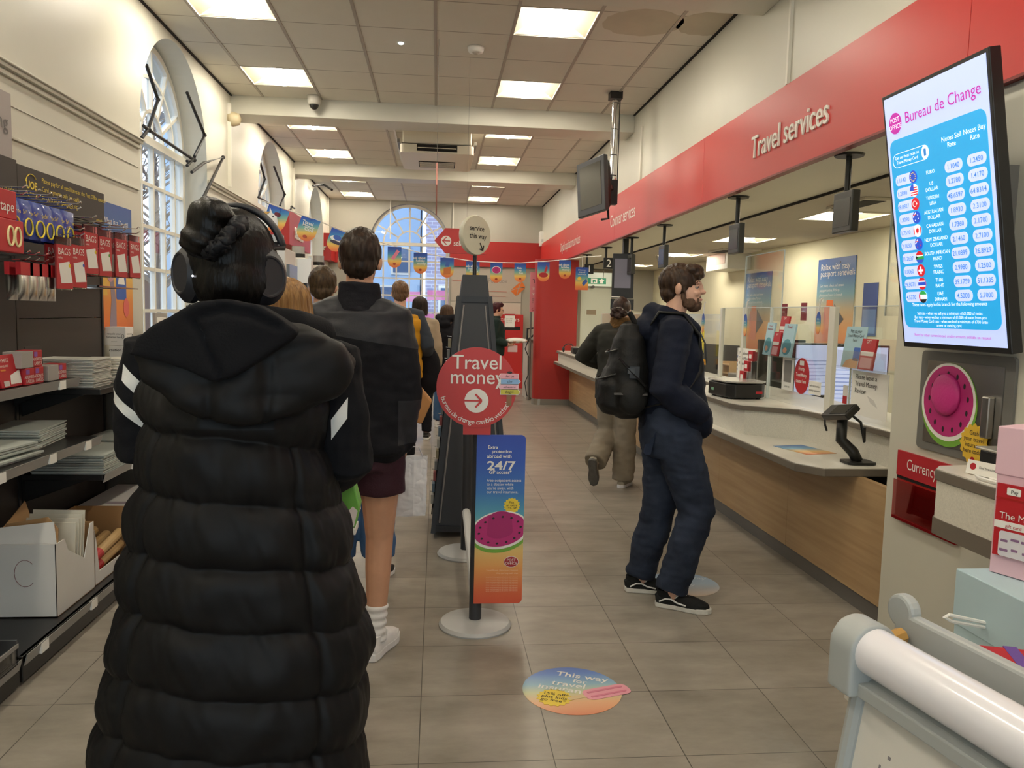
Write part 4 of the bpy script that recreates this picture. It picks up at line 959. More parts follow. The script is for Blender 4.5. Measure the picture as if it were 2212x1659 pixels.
# ---- staff side
DESK = mat('desk_grey', '#a39c8c', .5)
dk = thing('staff_desk', 'grey staff desk behind the counter screens', 'desk', (3.2, 7, 0))
MB().box(2.9, 3.5, 3.0, 12.2, .70, .74).build('top', DESK, dk)
for y in (3.1, 5.5, 8.0, 10.0, 12.0): MB().box(2.92, 3.45, y, y+.05, 0, .70).build('leg', DESK, dk)
def monitor(label, x, y, rot, scr_m, w_=.5, h_=.3, back=False):
    t = thing('computer_monitor', label, 'monitor', (x, y, .74), rot, group='staff monitors'); M = wm(t)
    MB().prism(rrect(.22, .16, .02), .012, M).build('base', BLACK, t)
    MB().box(-.03, .03, .02, .04, .01, .2, M).build('neck', BLACK, t)
    MB().box(-w_/2, w_/2, -.005, .03, .14, .14+h_, M).build('case', BLACK, t, bevel=.006)
    MB().box(-w_/2+.015, w_/2-.015, -.007, -.004, .16, .125+h_, M).build('display', scr_m, t)
    if scr_m is SCRN:
        ln = MB()
        for k in range(9): ln.box(-w_/2+.04, -w_/2+.05+(w_-.12)*(.4+.5*((k*37) % 10)/10), -.0085, -.007, .20+k*.03, .206+k*.03, M)
        ln.build('page_lines', mat('page_ink', '#7d92c9', .4, emit=.25), t)
    return t
SCRN = mat('pale_screen', '#b9c6ea', .3, emit=.42)
monitor('lit monitor showing pale page behind the red oval sign', 3.2, 6.2, .25, SCRN, .62, .45)
monitor('lit monitor right of the tall white post', 3.14, 5.55, .0, SCRN, .46, .46)
monitor('dark monitor behind the brochure rack', 3.2, 7.0, .2, BLACK, .5, .45)
monitor('dark monitor beside the yellow warning sticker', 3.2, 8.6, 2.2, BLACK, .5, .34)
kb = thing('keyboard', 'black keyboard on staff desk behind the post', 'keyboard', (3.0, 4.95, .74))
MB().box(2.93, 3.08, 4.8, 5.2, .742, .765).build('case', BLACK, kb, bevel=.004)
k_ = MB()
for r in range(4):
    for c in range(12): k_.box(2.94+.034*r, 2.968+.034*r, 4.815+.031*c, 4.841+.031*c, .765, .773)
k_.build('keys', mat('key_caps', '#3a3936', .4), kb)
pr = thing('label_printer', 'grey office printer on staff desk by the dark monitor', 'printer', (3.2, 7.75, .74))
MB().box(3.05, 3.4, 7.55, 7.95, .742, .95).build('body', mat('printer_grey', '#8b8780', .5), pr, bevel=.01); MB().box(3.04, 3.05, 7.6, 7.9, .80, .84).build('slot', BLACK, pr)
tr = thing('document_tray', 'wooden letter trays on staff desk behind the brochures', 'tray', (3.25, 8.15, .74))
for k in range(4): MB().box(3.1, 3.4, 8.05, 8.3, .745+.09*k, .755+.09*k).build('shelf', mat('tray_wood', '#c7a271', .6), tr)
MB().box(3.1, 3.4, 8.3, 8.31, .742, 1.05).build('side', MATS['tray_wood'], tr); MB().box(3.1, 3.4, 8.04, 8.05, .742, 1.05).build('side', MATS['tray_wood'], tr)
# wall posters behind the staff
PP = grad_mat('passport_blend', [(0, '#d9855a'), (.25, '#dda06a'), (.45, '#cbb58c'), (.62, '#7fa9b4'), (.8, '#4f78ae'), (1, '#41609f')], .45)
def poster(label, px, py0, px1, py1):
    a, b = P(px, py0, 4.49), P(px, py1, 4.49); c = P(px1, py0-8, 4.49); w_ = a.y-c.y; h_ = a.z-b.z
    t = thing('passport_poster', label, 'poster', (4.49, a.y, b.z)); M = frame((4.488, a.y, b.z), *RIGHTW)
    MB().box(0, w_, 0, h_, -.008, 0, M).build('sheet', PP, t)
    s = w_/.6
    text([('Relax with easy', .05*s, h_*.88, .075*s, 'LEFT'), ('passport renewals', .05*s, h_*.81, .075*s, 'LEFT')]+[(q, .05*s, h_*(.70-.05*i), .034*s, 'LEFT') for i, q in enumerate(('Get ready, check and renew', 'passport online. Pick up', 'photos and more in branch', 'today.'))], WHITEC, M @ T(0, 0, .001), t)
    flat([(w_*.24, h_*.12), (w_*.52, h_*.12), (w_*.52, h_*.5), (w_*.24, h_*.5)], M, .001).build('printed_case', mat('print_salmon', '#d98a72', .5), t)
    flat([(w_*.30, h_*.5), (w_*.48, h_*.5), (w_*.48, h_*.56), (w_*.30, h_*.56)], M, .001).build('printed_handle', mat('print_orange', '#e0763c', .5), t)
    flat([(w_*.52, h_*.2), (w_*.78, h_*.36), (w_*.52, h_*.52)], M, .002).build('printed_passport', mat('print_dark', '#5b5a5c', .5), t)
    flat(circ(.01, 10, w_*.62, h_*.95), M, .002).build('fixing', INK, t)
    return t
poster('nearest blue to orange passport poster on the staff wall', 1769, 562, 1850, 760)
poster('farther, narrower passport poster on the staff wall', 1612, 592, 1668, 752)
o = P(1866, 612, 4.49); card('small_poster', 'small dark blue poster on staff wall right of the big one', 'poster', frame((4.49, o.y, o.z-.55), *RIGHTW), .28, .55, mat('navy_print', '#3f5490', .5), extra=[('printed_photo', rrect(.25, .25, .01, .14, .15), mat('print_sky', '#6d8fc4', .5))])
for i, (px, lab) in enumerate(((1688, 'left'), (1729, 'right'))):
    o = P(px, 692, 4.2); card('security_sign', 'small dark red notice on clear staff screen, %s one of two' % lab, 'notice', frame((2.60, P(px, 692, 2.60).y, P(px, 692, 2.60).z), *RIGHTW), .085, .125, mat('maroon_print', '#8f2433', .5), [('Counter', .01, .09, .018, 'LEFT'), ('notice', .01, .06, .018, 'LEFT')], WHITEC)
o = P(1560, 560, 4.4); wbx = thing('wall_box', 'white air handling box high on the staff wall', 'wall box', tuple(o))
MB().box(4.15, 4.5, o.y-.9, o.y, o.z-.2, o.z+.32).build('case', mat('box_white', '#e9e6d8', .5), wbx, bevel=.006)
MB().box(4.145, 4.15, o.y-.8, o.y-.15, o.z-.12, o.z+.2).build('face', mat('face_pink', '#e5c4b4', .6), wbx)
cb_ = tag(MB().box(XR+.8, XR+1.2, 3.0, 3.4, SCZ-.05, SCZ-.001).build('ceiling_vent', GREYP), 'grey vent panel in staff ceiling beside the rate screen', 'vent')
for i, (px, py) in enumerate(((1850, 437), (1560, 540))):
    o = at(px, py, Z=SCZ); v = thing('staff_vent', 'long ceiling air slot on the staff side, %s' % ('nearest the rate screen', 'above the bearded man')[i], 'vent', (o.x, o.y, SCZ-.02))
    MB().box(o.x-.1, o.x+.45, o.y-.3, o.y+.3, SCZ-.022, SCZ-.002).build('frame', mat('vent_beige', '#cfc8b8', .5), v); MB().box(o.x-.08, o.x+.1, o.y-.26, o.y+.26, SCZ-.024, SCZ-.02).build('slot', DARK, v)
def dome(label, o, s=1, group='dome cameras'):
    t = thing('dome_camera', label, 'camera', tuple(o)); M = Matrix.Translation(o)
    MB().lathe([(.06*s, -.09*s), (.066*s, -.06*s), (.072*s, 0), (.072*s, .0)], 24, M).build('housing', mat('camera_grey', '#c9c4b8', .45), t, smooth=True)
    MB().ell((0, 0, -.085*s), (.05*s, .05*s, .055*s), M).build('lens_dome', mat('smoked_dome', '#262422', .12), t, smooth=True)
    return t
dome('white dome camera on the first ceiling beam, left of centre', V((-1.305, 8.52, 3.71)))
dome('white dome camera in the staff ceiling above the bearded man', at(1428, 552, Z=SCZ))
sd = thing('smoke_detector', 'round white smoke detector near the large right lamp', 'detector', (.287, 6.738, 3.66))
MB().lathe([(.04, -.045), (.06, -.04), (.068, -.02), (.07, 0)], 24, T(.287, 6.738, 3.71)).build('body', WHITE, sd, smooth=True); MB().lathe([(.018, -.055), (.03, -.045)], 16, T(.287, 6.738, 3.71)).build('sensor', mat('sensor_tan', '#b8b0a0', .5), sd)
led = tag(MB().lathe([(.006, -.012), (.02, -.008), (.024, 0)], 16, T(-.331, 6.741, 3.71)).build('sensor_light', mat('led_white', '#e8ffff', .3, emit=3)), 'tiny lit sensor on the ceiling left of the smoke detector', 'sensor')
al = thing('alarm_sensor', 'small white motion sensor in the far right upper corner', 'sensor', (2.08, 16.0, 3.05))
o = at(1172, 515, Y=16.0); MB().box(o.x-.06, o.x+.05, 15.95, 16.14, o.z-.16, o.z+.14).build('case', WHITE, al, bevel=.01); MB().box(o.x-.03, o.x+.02, 15.944, 15.95, o.z-.08, o.z-.02).build('lens', mat('sensor_lens', '#c9c9c4', .3), al)
bl = thing('alarm_bell', 'cream round wall lamp under the first beam on the left wall', 'wall lamp', (-2.1, 8.55, 3.42))
MB().lathe([(.07, 0), (.075, .04), (.06, .10), (.02, .12)], 20, Matrix.Translation((XL, 8.58, 3.45)) @ Ry(PI/2)).build('body', mat('old_cream', '#cdbf9c', .5), bl, smooth=True)
# exit door at the far end of the staff side
dn = bpy.data.objects.new('door_1', None); COL.objects.link(dn); dn['kind'] = 'structure'; dn.location = (3.3, YF, 0); WM[dn] = Matrix.Translation((3.3, YF, 0))
DF = mat('door_frame_taupe', '#8d8373', .5); DW = mat('door_white', '#dfe3d2', .5)
MB().box(2.90, 2.96, YF-.06, YF, 0, 2.46).box(3.60, 3.66, YF-.06, YF, 0, 2.46).box(2.90, 3.66, YF-.06, YF, 2.40, 2.46).build('frame', DF, dn)
MB().box(2.96, 3.60, YF-.04, YF-.005, .01, 2.08).build('leaf', DW, dn); MB().box(2.96, 3.60, YF-.03, YF-.01, 2.12, 2.40).build('transom_pane', mat('pale_transom', '#eaf0da', .2, emit=.25), dn)
MB().box(3.05, 3.33, YF-.05, YF-.04, 1.50, 1.66).build('vent_frame', DW, dn); MB().box(3.09, 3.29, YF-.055, YF-.05, 1.53, 1.63).build('vent_grille', mat('grille_tan', '#a3927a', .6), dn)
MB().cyl((3.2, YF-.05, 2.1), (3.2, YF-.12, 2.1), .03).build('closer', GREYP, dn)
ex = thing('exit_sign', 'green fire exit sign hanging before the staff door', 'sign', (3.1, 15.2, 2.1))
a, b = at(1266, 600, Y=15.3), at(1309, 614, Y=15.3); M = frame((a.x-.12, 15.3, b.z), *FRONT); w_, h_ = b.x-a.x+.12, a.z-b.z
MB().box(0, w_, 0, h_, -.02, 0, M).build('board', mat('exit_green', '#1f7d5a', .4, emit=.12), ex)
text([('Fire', w_*.16, h_*.56, h_*.42, 'CENTER'), ('exit', w_*.16, h_*.12, h_*.42, 'CENTER')], WHITEC, M @ T(0, 0, .001), ex)
flat([(w_*.83-.03, h_*.1), (w_*.83+.03, h_*.1), (w_*.83+.03, h_*.5), (w_*.95, h_*.5), (w_*.83, h_*.92), (w_*.71, h_*.5), (w_*.83-.03, h_*.5)], M, .001).build('arrow', WHITEC, ex)
flat([(w_*.42, h_*.1), (w_*.66, h_*.1), (w_*.66, h_*.9), (w_*.42, h_*.9)], M, .001).build('doorway_symbol', WHITEC, ex)
flat([(w_*.5, h_*.15), (w_*.56, h_*.4), (w_*.62, h_*.2), (w_*.6, h_*.62), (w_*.5, h_*.7), (w_*.48, h_*.5)], M, .002).build('runner_symbol', MATS['exit_green'], ex)
for x in (.1, .9): MB().cyl(M @ V((w_*x, h_, -.01)), (M @ V((w_*x, 0, -.01))).xy.to_3d()+V((0, 0, SCZ)), .006, n=8).build('hanger', GREYP, ex)
lc = tag(MB().box(3.9, 4.35, YF-.35, YF-.01, .0, 1.62).build('metal_cabinet', mat('cabinet_beige', '#b5b19c', .5)), 'beige metal cabinet beside the staff exit door', 'cabinet')
# ---- number brackets under the fascia
def bracket(y, label, num=None):
    o = V((2.22, y, 2.418)); t = thing('counter_number', label, 'counter sign', tuple(o), group='position signs under the red fascia')
    MB().lathe([(.075, -.012), (.08, 0)], 24, Matrix.Translation(o)).build('ceiling_plate', BLACKM, t)
    MB().cyl(o, o-V((0, 0, .21 if not num else .15)), .016, n=12).build('stem', BLACKM, t)
    if num:
        M = frame(o+V((-.035, -.03, -.285)), *FRONT)
        MB().box(-.0, .137, -.0, .145, -.035, 0, M).build('sign_box', BLACK, t, bevel=.004)
        text([(num, .07, .025, .14, 'CENTER')], WHITEC, M @ T(0, 0, .001), t, bold=.005)
    else:
        MB().box(o.x-.024, o.x+.024, y-.10, y+.10, o.z-.42, o.z-.20).build('sign_box', mat('bracket_grey', '#35342f', .4), t, bevel=.006)
        MB().box(o.x-.026, o.x-.024, y-.085, y+.085, o.z-.39, o.z-.24).build('display', mat('blank_display', '#24241f', .2), t)
bracket(11.67, 'black hanging number 1 position sign', '1'); bracket(10.32, 'black hanging number 2 position sign', '2')
for i, y in enumerate((8.94, 7.64, 5.74, 4.16)):
    bracket(y, 'blank black hanging position sign, %s' % ('just behind the hanging ticket screen', 'above the woman at the counter', 'right of the bearded man', 'nearest, beside the rate screen')[i])
tm = thing('ticket_screen', 'tilted black hanging ticket display next to number 2', 'screen', (2.2, 9.16, 2.0))
MB().box(2.17, 2.23, 9.13, 9.19, 2.1, 2.42).build('pole', BLACKM, tm)
M = frame((2.13, 9.05, 1.72), (1, -.25, 0), (-.28, .12, 1)); 
MB().box(-.10, .15, 0, .52, -.05, 0, M).build('case', BLACK, tm, bevel=.005); MB().box(-.075, .115, .12, .46, 0, .003, M).build('display', mat('grey_display', '#7a7684', .2), tm)
MB().box(-.11, .16, -.13, -.01, -.05, 0, M).build('lower_sign', BLACK, tm); MB().box(-.10, .0, .01, .02, 0, .004, M).build('white_strip', WHITEC, tm)
# ---- lettering on the fascia
def fascia_text(s, y_left, label, sz, wide=.86):
    t = thing('fascia_lettering', label, 'lettering', (2.09, y_left, 2.56)); M = frame((2.0975, y_left, 2.585), *RIGHTW)
    text([(s, 0, 0, sz, 'LEFT')], mat('raised_letter_white', '#eae6da', .4), M, t, ext=.010 if y_left < 8 else .0015, wide=wide)
fascia_text('Travel services', at(1625, 340, X=2.1).y, 'white raised letters reading travel services on the red fascia', .21, .83)
fascia_text('Counter services', at(1319, 480, X=2.1).y, 'white raised letters reading counter services on the red fascia', .21, .83)
fascia_text('Digital application services', at(1211, 540, X=2.1).y, 'white raised letters reading digital application services, farthest on fascia', .21, .83)
# ---- pillar wall: rate screen, hatch, currency sign, side ledge
rs = thing('rate_screen', 'large portrait exchange rate screen on the right pillar', 'screen', (2.0, 2.9, 1.41))
A = V((2.006, 3.20, 1.41)); B = V((1.833, 3.20, 2.445)); up_ = (B-A); hh = up_.length; ww = .64
M = frame(A, (0, -1, 0), up_)
MB().box(-.0, ww, 0, hh, -.045, 0, M).build('case', BLACK, rs, bevel=.004)
MB().box(.016, ww-.016, .022, hh-.016, .0, .002, M).build('display', mat('screen_lilac', '#bccbf8', .25, emit=.50), rs)
S = mat('screen_cyan', '#2b9fdc', .25, emit=.52); PILL = mat('screen_pill', '#c3d0fb', .25, emit=.55); SW = mat('screen_white', '#f0f6ff', .3, emit=.6); MAG = mat('screen_magenta', '#b8279c', .3, emit=.5); SBLUE = mat('screen_text_blue', '#3a86d0', .3, emit=.4)
Ms = M @ T(0, 0, .0025)
MB().prism(rrect(ww-.065, hh-.275, .035, ww/2+.0, (hh-.275)/2+.085), .0008, Ms).build('rates_panel', S, rs)
flat(circ(.042, 32, .085, hh-.125), Ms, .001).build('roundel', MAG, rs)
text([('POST', .085, hh-.12, .026, 'CENTER'), ('OFFICE', .085, hh-.147, .026, 'CENTER')], SW, Ms @ T(0, 0, .002), rs, name='roundel_lettering')
text([('Bureau de Change', .15, hh-.14, .062, 'LEFT')], MAG, Ms @ T(0, 0, .001), rs, name='title', wide=.96)
text([('Notes Sell', .42, hh-.26, .027, 'CENTER'), ('Rate', .42, hh-.285, .027, 'CENTER'), ('Notes Buy', .545, hh-.26, .027, 'CENTER'), ('Rate', .545, hh-.285, .027, 'CENTER')], SW, Ms @ T(0, 0, .002), rs, name='column_heads')
MB().tube([Ms @ V((x, y, .001)) for x, y in rrect(.235, .055, .027, .165, hh-.275)+[rrect(.235, .055, .027, .165, hh-.275)[0]]], .0012, 5).build('best_rate_outline', SW, rs)
text([('Get our best rates on', .145, hh-.27, .018, 'CENTER'), ('Travel Money Card', .145, hh-.289, .018, 'CENTER')], SW, Ms @ T(0, 0, .002), rs, name='best_rate_text')
flat(circ(.022, 20, .262, hh-.275, .027), Ms, .0015).build('card_icon', SW, rs); flat(rrect(.014, .028, .003, .262, hh-.275), Ms, .0025).build('card_icon_mark', SBLUE, rs)
RATES = [('1.1140', 'EURO', '', '1.1040', '1.2450'), ('1.2890', 'US', 'DOLLAR', '1.2780', '1.4170'), ('49.0827', 'TURKISH', 'LIRA', '48.6597', '64.8314'), ('1.9090', 'AUSTRALIAN', 'DOLLAR', '1.8930', '2.3100'), ('1.7510', 'CANADIAN', 'DOLLAR', '1.7360', '2.1700'), ('2.1630', 'NEW ZEALAND', 'DOLLAR', '2.1460', '2.7100'), ('21.2637', 'SOUTH AFRICAN', 'RAND', '21.0899', '26.8929'), ('1.0060', 'SWISS', 'FRANC', '0.9980', '1.2500'), ('39.5071', 'THAI', 'BAHT', '39.1759', '51.1335'), ('4.5370', 'UAE', 'DIRHAM', '4.5000', '5.7000')]
fcol = {k: mat('flag_'+k, v_, .3, emit=.6) for k, v_ in dict(blue='#2b4fc0', red='#c8202c', white='#f2f2f2', green='#2f9a4a', black='#222222', yellow='#f0cf30').items()}
pl = MB(); nums = []; heads = []; FL = {k: MB() for k in fcol}
def fpoly(k, poly, z): q = flat(poly, Ms, z); FL[k].add(q.v, q.f)
for i, (c1_, n1, n2, s1, s2) in enumerate(RATES):
    y = hh-.355-.0535*i
    for x, w_, r_ in ((.12, .13, .02), (.42, .10, .021), (.545, .10, .021)):
        q = flat(rrect(w_, .043, r_, x, y), Ms, .0012); pl.add(q.v, q.f)
    nums += [(c1_, .095, y-.009, .024, 'CENTER'), (s1, .42, y-.009, .026, 'CENTER'), (s2, .545, y-.009, .026, 'CENTER')]
    heads += [(n1, .285, y+.004 if n2 else y-.006, .020, 'CENTER')] + ([(n2, .285, y-.018, .020, 'CENTER')] if n2 else [])
    X = .175; c = lambda r, cx_=0, cy_=0, n=20: circ(r, n, X+cx_, y+cy_)
    half = lambda a0, a1: circ(.025, 14, X, y, a0=a0, a1=a1)
    base = ('blue', 'white', 'red', 'blue', 'white', 'blue', 'green', 'red', 'red', 'white')[i]
    fpoly(base, c(.025), .0024)
    if i == 0:
        for k in range(12): fpoly('yellow', c(.0022, .016*math.cos(k*PI/6), .016*math.sin(k*PI/6), 6), .0034)
    if i == 1:
        for k in (-.019, -.010, -.001, .008): fpoly('red', [(X-.022, y+k), (X+.022, y+k), (X+.022, y+k+.0045), (X-.022, y+k+.0045)], .0034)
        fpoly('blue', half(PI*.5, PI)+[(X, y)], .0044)
    if i == 2: fpoly('white', c(.012, -.004), .0034); fpoly('red', c(.010, -.001), .0044); fpoly('white', star(5, .002, .005, X+.011, y), .0044)
    if i in (3, 5):
        fpoly('white', [(X-.022, y+.003), (X-.019, y+.0), (X-.002, y+.016), (X-.004, y+.02)], .0034); fpoly('red', [(X-.021, y+.009), (X+.0, y+.009), (X+.0, y+.012), (X-.02, y+.012)], .0038)
        for a, b in ((.01, .008), (.012, -.006), (-.008, -.012)): fpoly('white' if i == 3 else 'red', star(5, .0012, .003, X+a, y+b), .0034)
    if i == 4:
        fpoly('red', half(PI*.78, PI*1.22), .0034); fpoly('red', half(-PI*.22, PI*.22), .0034)
        fpoly('red', [(X+.013*q*math.cos(a), y+.013*q*math.sin(a)) for q, a in [((1 if k % 2 == 0 else .55), PI/2+k*PI/11) for k in range(22)]], .0036)
    if i == 6:
        fpoly('red', half(.12*PI, .88*PI), .0034); fpoly('blue', half(-.88*PI, -.12*PI), .0034); fpoly('green', [(X-.025, y-.004), (X+.025, y-.004), (X+.025, y+.004), (X-.025, y+.004)], .0044); fpoly('white', [(X-.022, y+.004), (X+.024, y+.004), (X+.023, y+.008), (X-.02, y+.008)], .004); fpoly('black', [(X-.022, y-.008), (X-.01, y), (X-.022, y+.008)], .005)
    if i == 7: fpoly('white', [(X-.015, y-.004), (X+.015, y-.004), (X+.015, y+.004), (X-.015, y+.004)], .0034); fpoly('white', [(X-.004, y-.015), (X+.004, y-.015), (X+.004, y+.015), (X-.004, y+.015)], .0034)
    if i == 8: fpoly('white', [(X-.022, y-.012), (X+.022, y-.012), (X+.022, y+.012), (X-.022, y+.012)], .003); fpoly('blue', [(X-.024, y-.007), (X+.024, y-.007), (X+.024, y+.007), (X-.024, y+.007)], .0036)
    if i == 9: fpoly('green', half(.12*PI, .88*PI), .0034); fpoly('black', half(-.88*PI, -.12*PI), .0034); fpoly('red', half(.75*PI, 1.25*PI), .0044)
pl.build('rate_pills', PILL, rs)
for k, q in FL.items():
    if q.f: q.build('flag_marks', fcol[k], rs)
text(nums, SBLUE, Ms @ T(0, 0, .003), rs, name='rates', bold=.006); text(heads, SW, Ms @ T(0, 0, .002), rs, name='currency_names')
text([('These rates apply in this branch for the following amounts', ww/2, .175, .019, 'CENTER')]+[(s, ww/2, .14-.016*k, .0165, 'CENTER') for k, s in enumerate(('Sell rate - when we sell you a minimum of £1,000 of notes', 'Buy rate - when we buy a minimum of £1,000 of notes from you', 'Travel Money Card rate - when we load a minimum of £700 onto', 'a new or existing card'))], SW, Ms @ T(0, 0, .002), rs, name='small_print')
text([('Rates for other currencies and smaller amounts available on request', ww/2, .05, .0165, 'CENTER')], MAG, Ms @ T(0, 0, .001), rs, name='foot_note')
MB().box(2.0, XR, 2.75, 3.0, 1.75, 2.1).build('wall_mount', GREYP, rs)
# steel hatch with melon hat sticker
hz = thing('steel_hatch', 'grey framed steel hatch door in the right pillar', 'hatch', (XR, 2.95, .97))
M = frame((XR-.001, 3.23, .97), *RIGHTW)
MB().prism(rrect(.56, .425, .02, .28, .2125), .012, M).build('frame', mat('hatch_frame', '#6f6d68', .5), hz, bevel=.003)
MB().box(.05, .51, .035, .385, .012, .016, M).build('door', STEEL, hz)
MB().box(.435, .475, .11, .27, .016, .045, M).build('pull_handle', STEEL, hz, bevel=.006)
def melon_hat(t, M, s, sub=''):
    """printed straw hat that looks like a melon slice"""
    GR, PK, DK = mat('print_green', '#74a83c', .5), mat('print_magenta', '#b72a72', .5), mat('print_seed', '#2b2024', .5)
    flat(circ(.18*s, 40, 0, -.012*s, .178*s), M, .0004).build('rind', GR, t); flat(circ(.175*s, 40, -.004*s, .0, .165*s), M, .0012).build('pith', WHITEC, t); flat(circ(.16*s, 40, -.004*s, .004*s, .15*s), M, .002).build('flesh', PK, t)
    m = MB()
    for k in range(13):
        a = 2*PI*k/13+.2; m.prism(circ(.007*s, 10, .125*s*math.cos(a), .125*s*.95*math.sin(a), .012*s), .0006, M, z0=.0028)
    m.build('seeds', DK, t)
    return PK
hs = thing('melon_hat_sticker', 'round pink melon hat sticker on the steel hatch', 'sticker', (XR-.02, 3.0, 1.1))
Mh = M @ T(.205, .22, .0165); melon_hat(hs, Mh, .98)
cr = MB().lathe([(.088, .0), (.086, .012), (.07, .02), (.03, .024), (.002, .0245)], 32, Mh @ T(-.01, .03, .003)); cr.build('crown', mat('print_crown', '#c22f7d', .55, bump=.4, bs=90), hs, smooth=True)
ss = thing('starburst_sticker', 'yellow starburst sticker about travel insurance on the hatch', 'sticker', (XR-.02, 2.85, 1.0))
Mq = M @ T(.385, .075, .024); MB().prism(star(16, .072, .083), .001, Mq).build('star', mat('print_gold', '#e3b93a', .5), ss)
text([(q, 0, .035-.024*k, .026, 'CENTER') for k, q in enumerate(('Grab', 'your travel', 'insurance', 'here today'))], INK, Mq @ T(0, 0, .0015), ss)
flat(circ(.012, 16, 0, -.062), Mq, .0015).build('roundel', ROSE, ss)
cs = thing('currency_sign', 'red currency leaflet holder low on the right pillar', 'sign', (XR, 3.2, .62))
M = frame((XR-.001, 3.36, .62), *RIGHTW)
MB().box(0, .45, .2, .313, 0, .012, M).build('title_board', ROSE, cs); MB().box(0, .45, .0, .185, 0, .006, M).build('back_board', DEEPRED, cs); MB().box(0, .45, .185, .2, 0, .008, M).build('slot', DARK, cs)
MB().box(0, .45, .0, .18, .02, .023, M).build('clear_front', glass_mat('red_clear', '#e8b0b0', .02), cs); MB().box(0, .45, .0, .012, 0, .023, M).build('bottom_lip', ROSE, cs)
text([('Currency', .075, .237, .07, 'LEFT')], WHITEC, M @ T(0, 0, .0125), cs, wide=.8)
sl = thing('side_ledge', 'pale writing ledge with brown edges on the right pillar', 'ledge', (1.98, 2.2, .74))
led_ = [(XR, 2.76), (1.88, 2.73), (1.835, 2.68), (1.83, 2.62), (1.83, 2.2), (XR, 2.2)]
slab(led_, .94, .978).build('edge', EDGE, sl, bevel=.003); slab([(x+.004 if x < 2 else x, y-.004) for x, y in led_], .978, .982).build('top', TOPW, sl)
slab([(x+.006, y-.006) for x, y in led_], .80, .94).build('apron', SPECK, sl); slab([(x+.002, y-.002) for x, y in led_], .74, .80).build('base_edge', EDGE, sl)
bxk = thing('card_box', 'black chest with silver lid on the side ledge under the hatch', 'box', (1.98, 2.42, .982))
MB().box(1.93, 2.10, 2.30, 2.58, .983, 1.07).build('body', BLACK, bxk, bevel=.004); MB().box(1.925, 2.105, 2.295, 2.60, 1.07, 1.08).build('lid', mat('lid_silver', '#b5b0a4', .3, .5), bxk, bevel=.004)
hl = thing('leaflet_holder', 'white leaflet holder lying in front of the black chest', 'holder', (1.87, 2.52, .983))
M = frame((1.885, 2.585, .985), (.25, -1, 0), (.2, 0, 1)); MB().box(0, .13, 0, .05, -.004, 0, M).build('card', PAPER, hl); flat(circ(.012, 14, .025, .028), M).build('roundel', ROSE, hl); text([('Find branches', .05, .024, .012, 'LEFT')], INK, M @ T(0, 0, .001), hl)
MB().tube([(1.865, 2.50, .992), (1.85, 2.46, .992), (1.86, 2.30, .992), (1.89, 2.30, .992), (1.88, 2.45, .992)], .006, 6).build('wire', WHITE, hl)
# ---------------------------------------------------------------- middle: queue posts, signs, bunting, kiosks, far wall
POLE = mat('post_charcoal', '#35363a', .45); BASEG = mat('base_grey', '#b9b9b6', .42, var=.03, vs=6); SIGNR = mat('sign_red', '#bf332e', .4)
def queue_post(name, label, x, y, h_):
    t = thing(name, label, 'queue post', (x, y, 0), group=None)
    MB().lathe([(.001, .034), (.05, .033), (.12, .03), (.165, .022), (.176, .008), (.174, 0)][::-1], 40, T(x, y, 0)).build('base', BASEG, t, smooth=True, auto=True)
    MB().cyl((x, y, .03), (x, y, h_), .030, n=20).build('pole', POLE, t, smooth=True, auto=True)
    m = MB().cyl((x, y, h_), (x, y, h_+.012), .034, n=20); m.build('cap', BLACK, t)
    return t
q1 = queue_post('queue_post', 'nearest dark queue post on round grey base carrying the red disc', .207, 3.68, 1.0)
q2 = queue_post('queue_post', 'second dark queue post behind the nearest, grey base beside the display tower', .20, 4.80, 1.0)
tag(MB().tube([(.203, 3.72, .16), (.203, 3.9, .19), (.202, 4.6, .27), (.2, 4.765, .275)], .026, 12).build('queue_bar', mat('bar_white', '#c9c9c6', .4)), 'pale grey tube rail between the two queue posts', 'rail')
ds = thing('travel_money_sign', 'red round travel money sign on the nearest queue post', 'sign', (.193, 3.63, .97))
M = frame((.19, 3.632, 1.163), *FRONT); RD = .1875
MB().prism(circ(RD, 64), .008, M, z0=-.004).build('disc', SIGNR, ds, smooth=False)
MB().box(-.06, .07, -RD-.035, -RD+.02, -.006, .0, M).build('clamp', SIGNR, ds)
text([('Travel', 0, .087, .094, 'CENTER'), ('money', 0, .018, .094, 'CENTER')], WHITEC, M @ T(0, 0, .0048), ds, wide=.98, bold=.004)
MB().prism(circ(.056, 40, 0, -.062), .0006, M, z0=.0045).build('arrow_disc', WHITEC, ds)
ar = MB().box(-.056, .026, -.066, -.058, .0053, .006, M)
for sg in (1, -1): ar.prism([(.028, -.062+sg*.004), (.028-.03, -.062+sg*.034), (.028-.036, -.062+sg*.028), (.016, -.062)][::sg], .0007, M, z0=.0054)
ar.build('arrow', SIGNR, ds)
arc = MB(); s_ = 'bureau de change cambio wechsel'
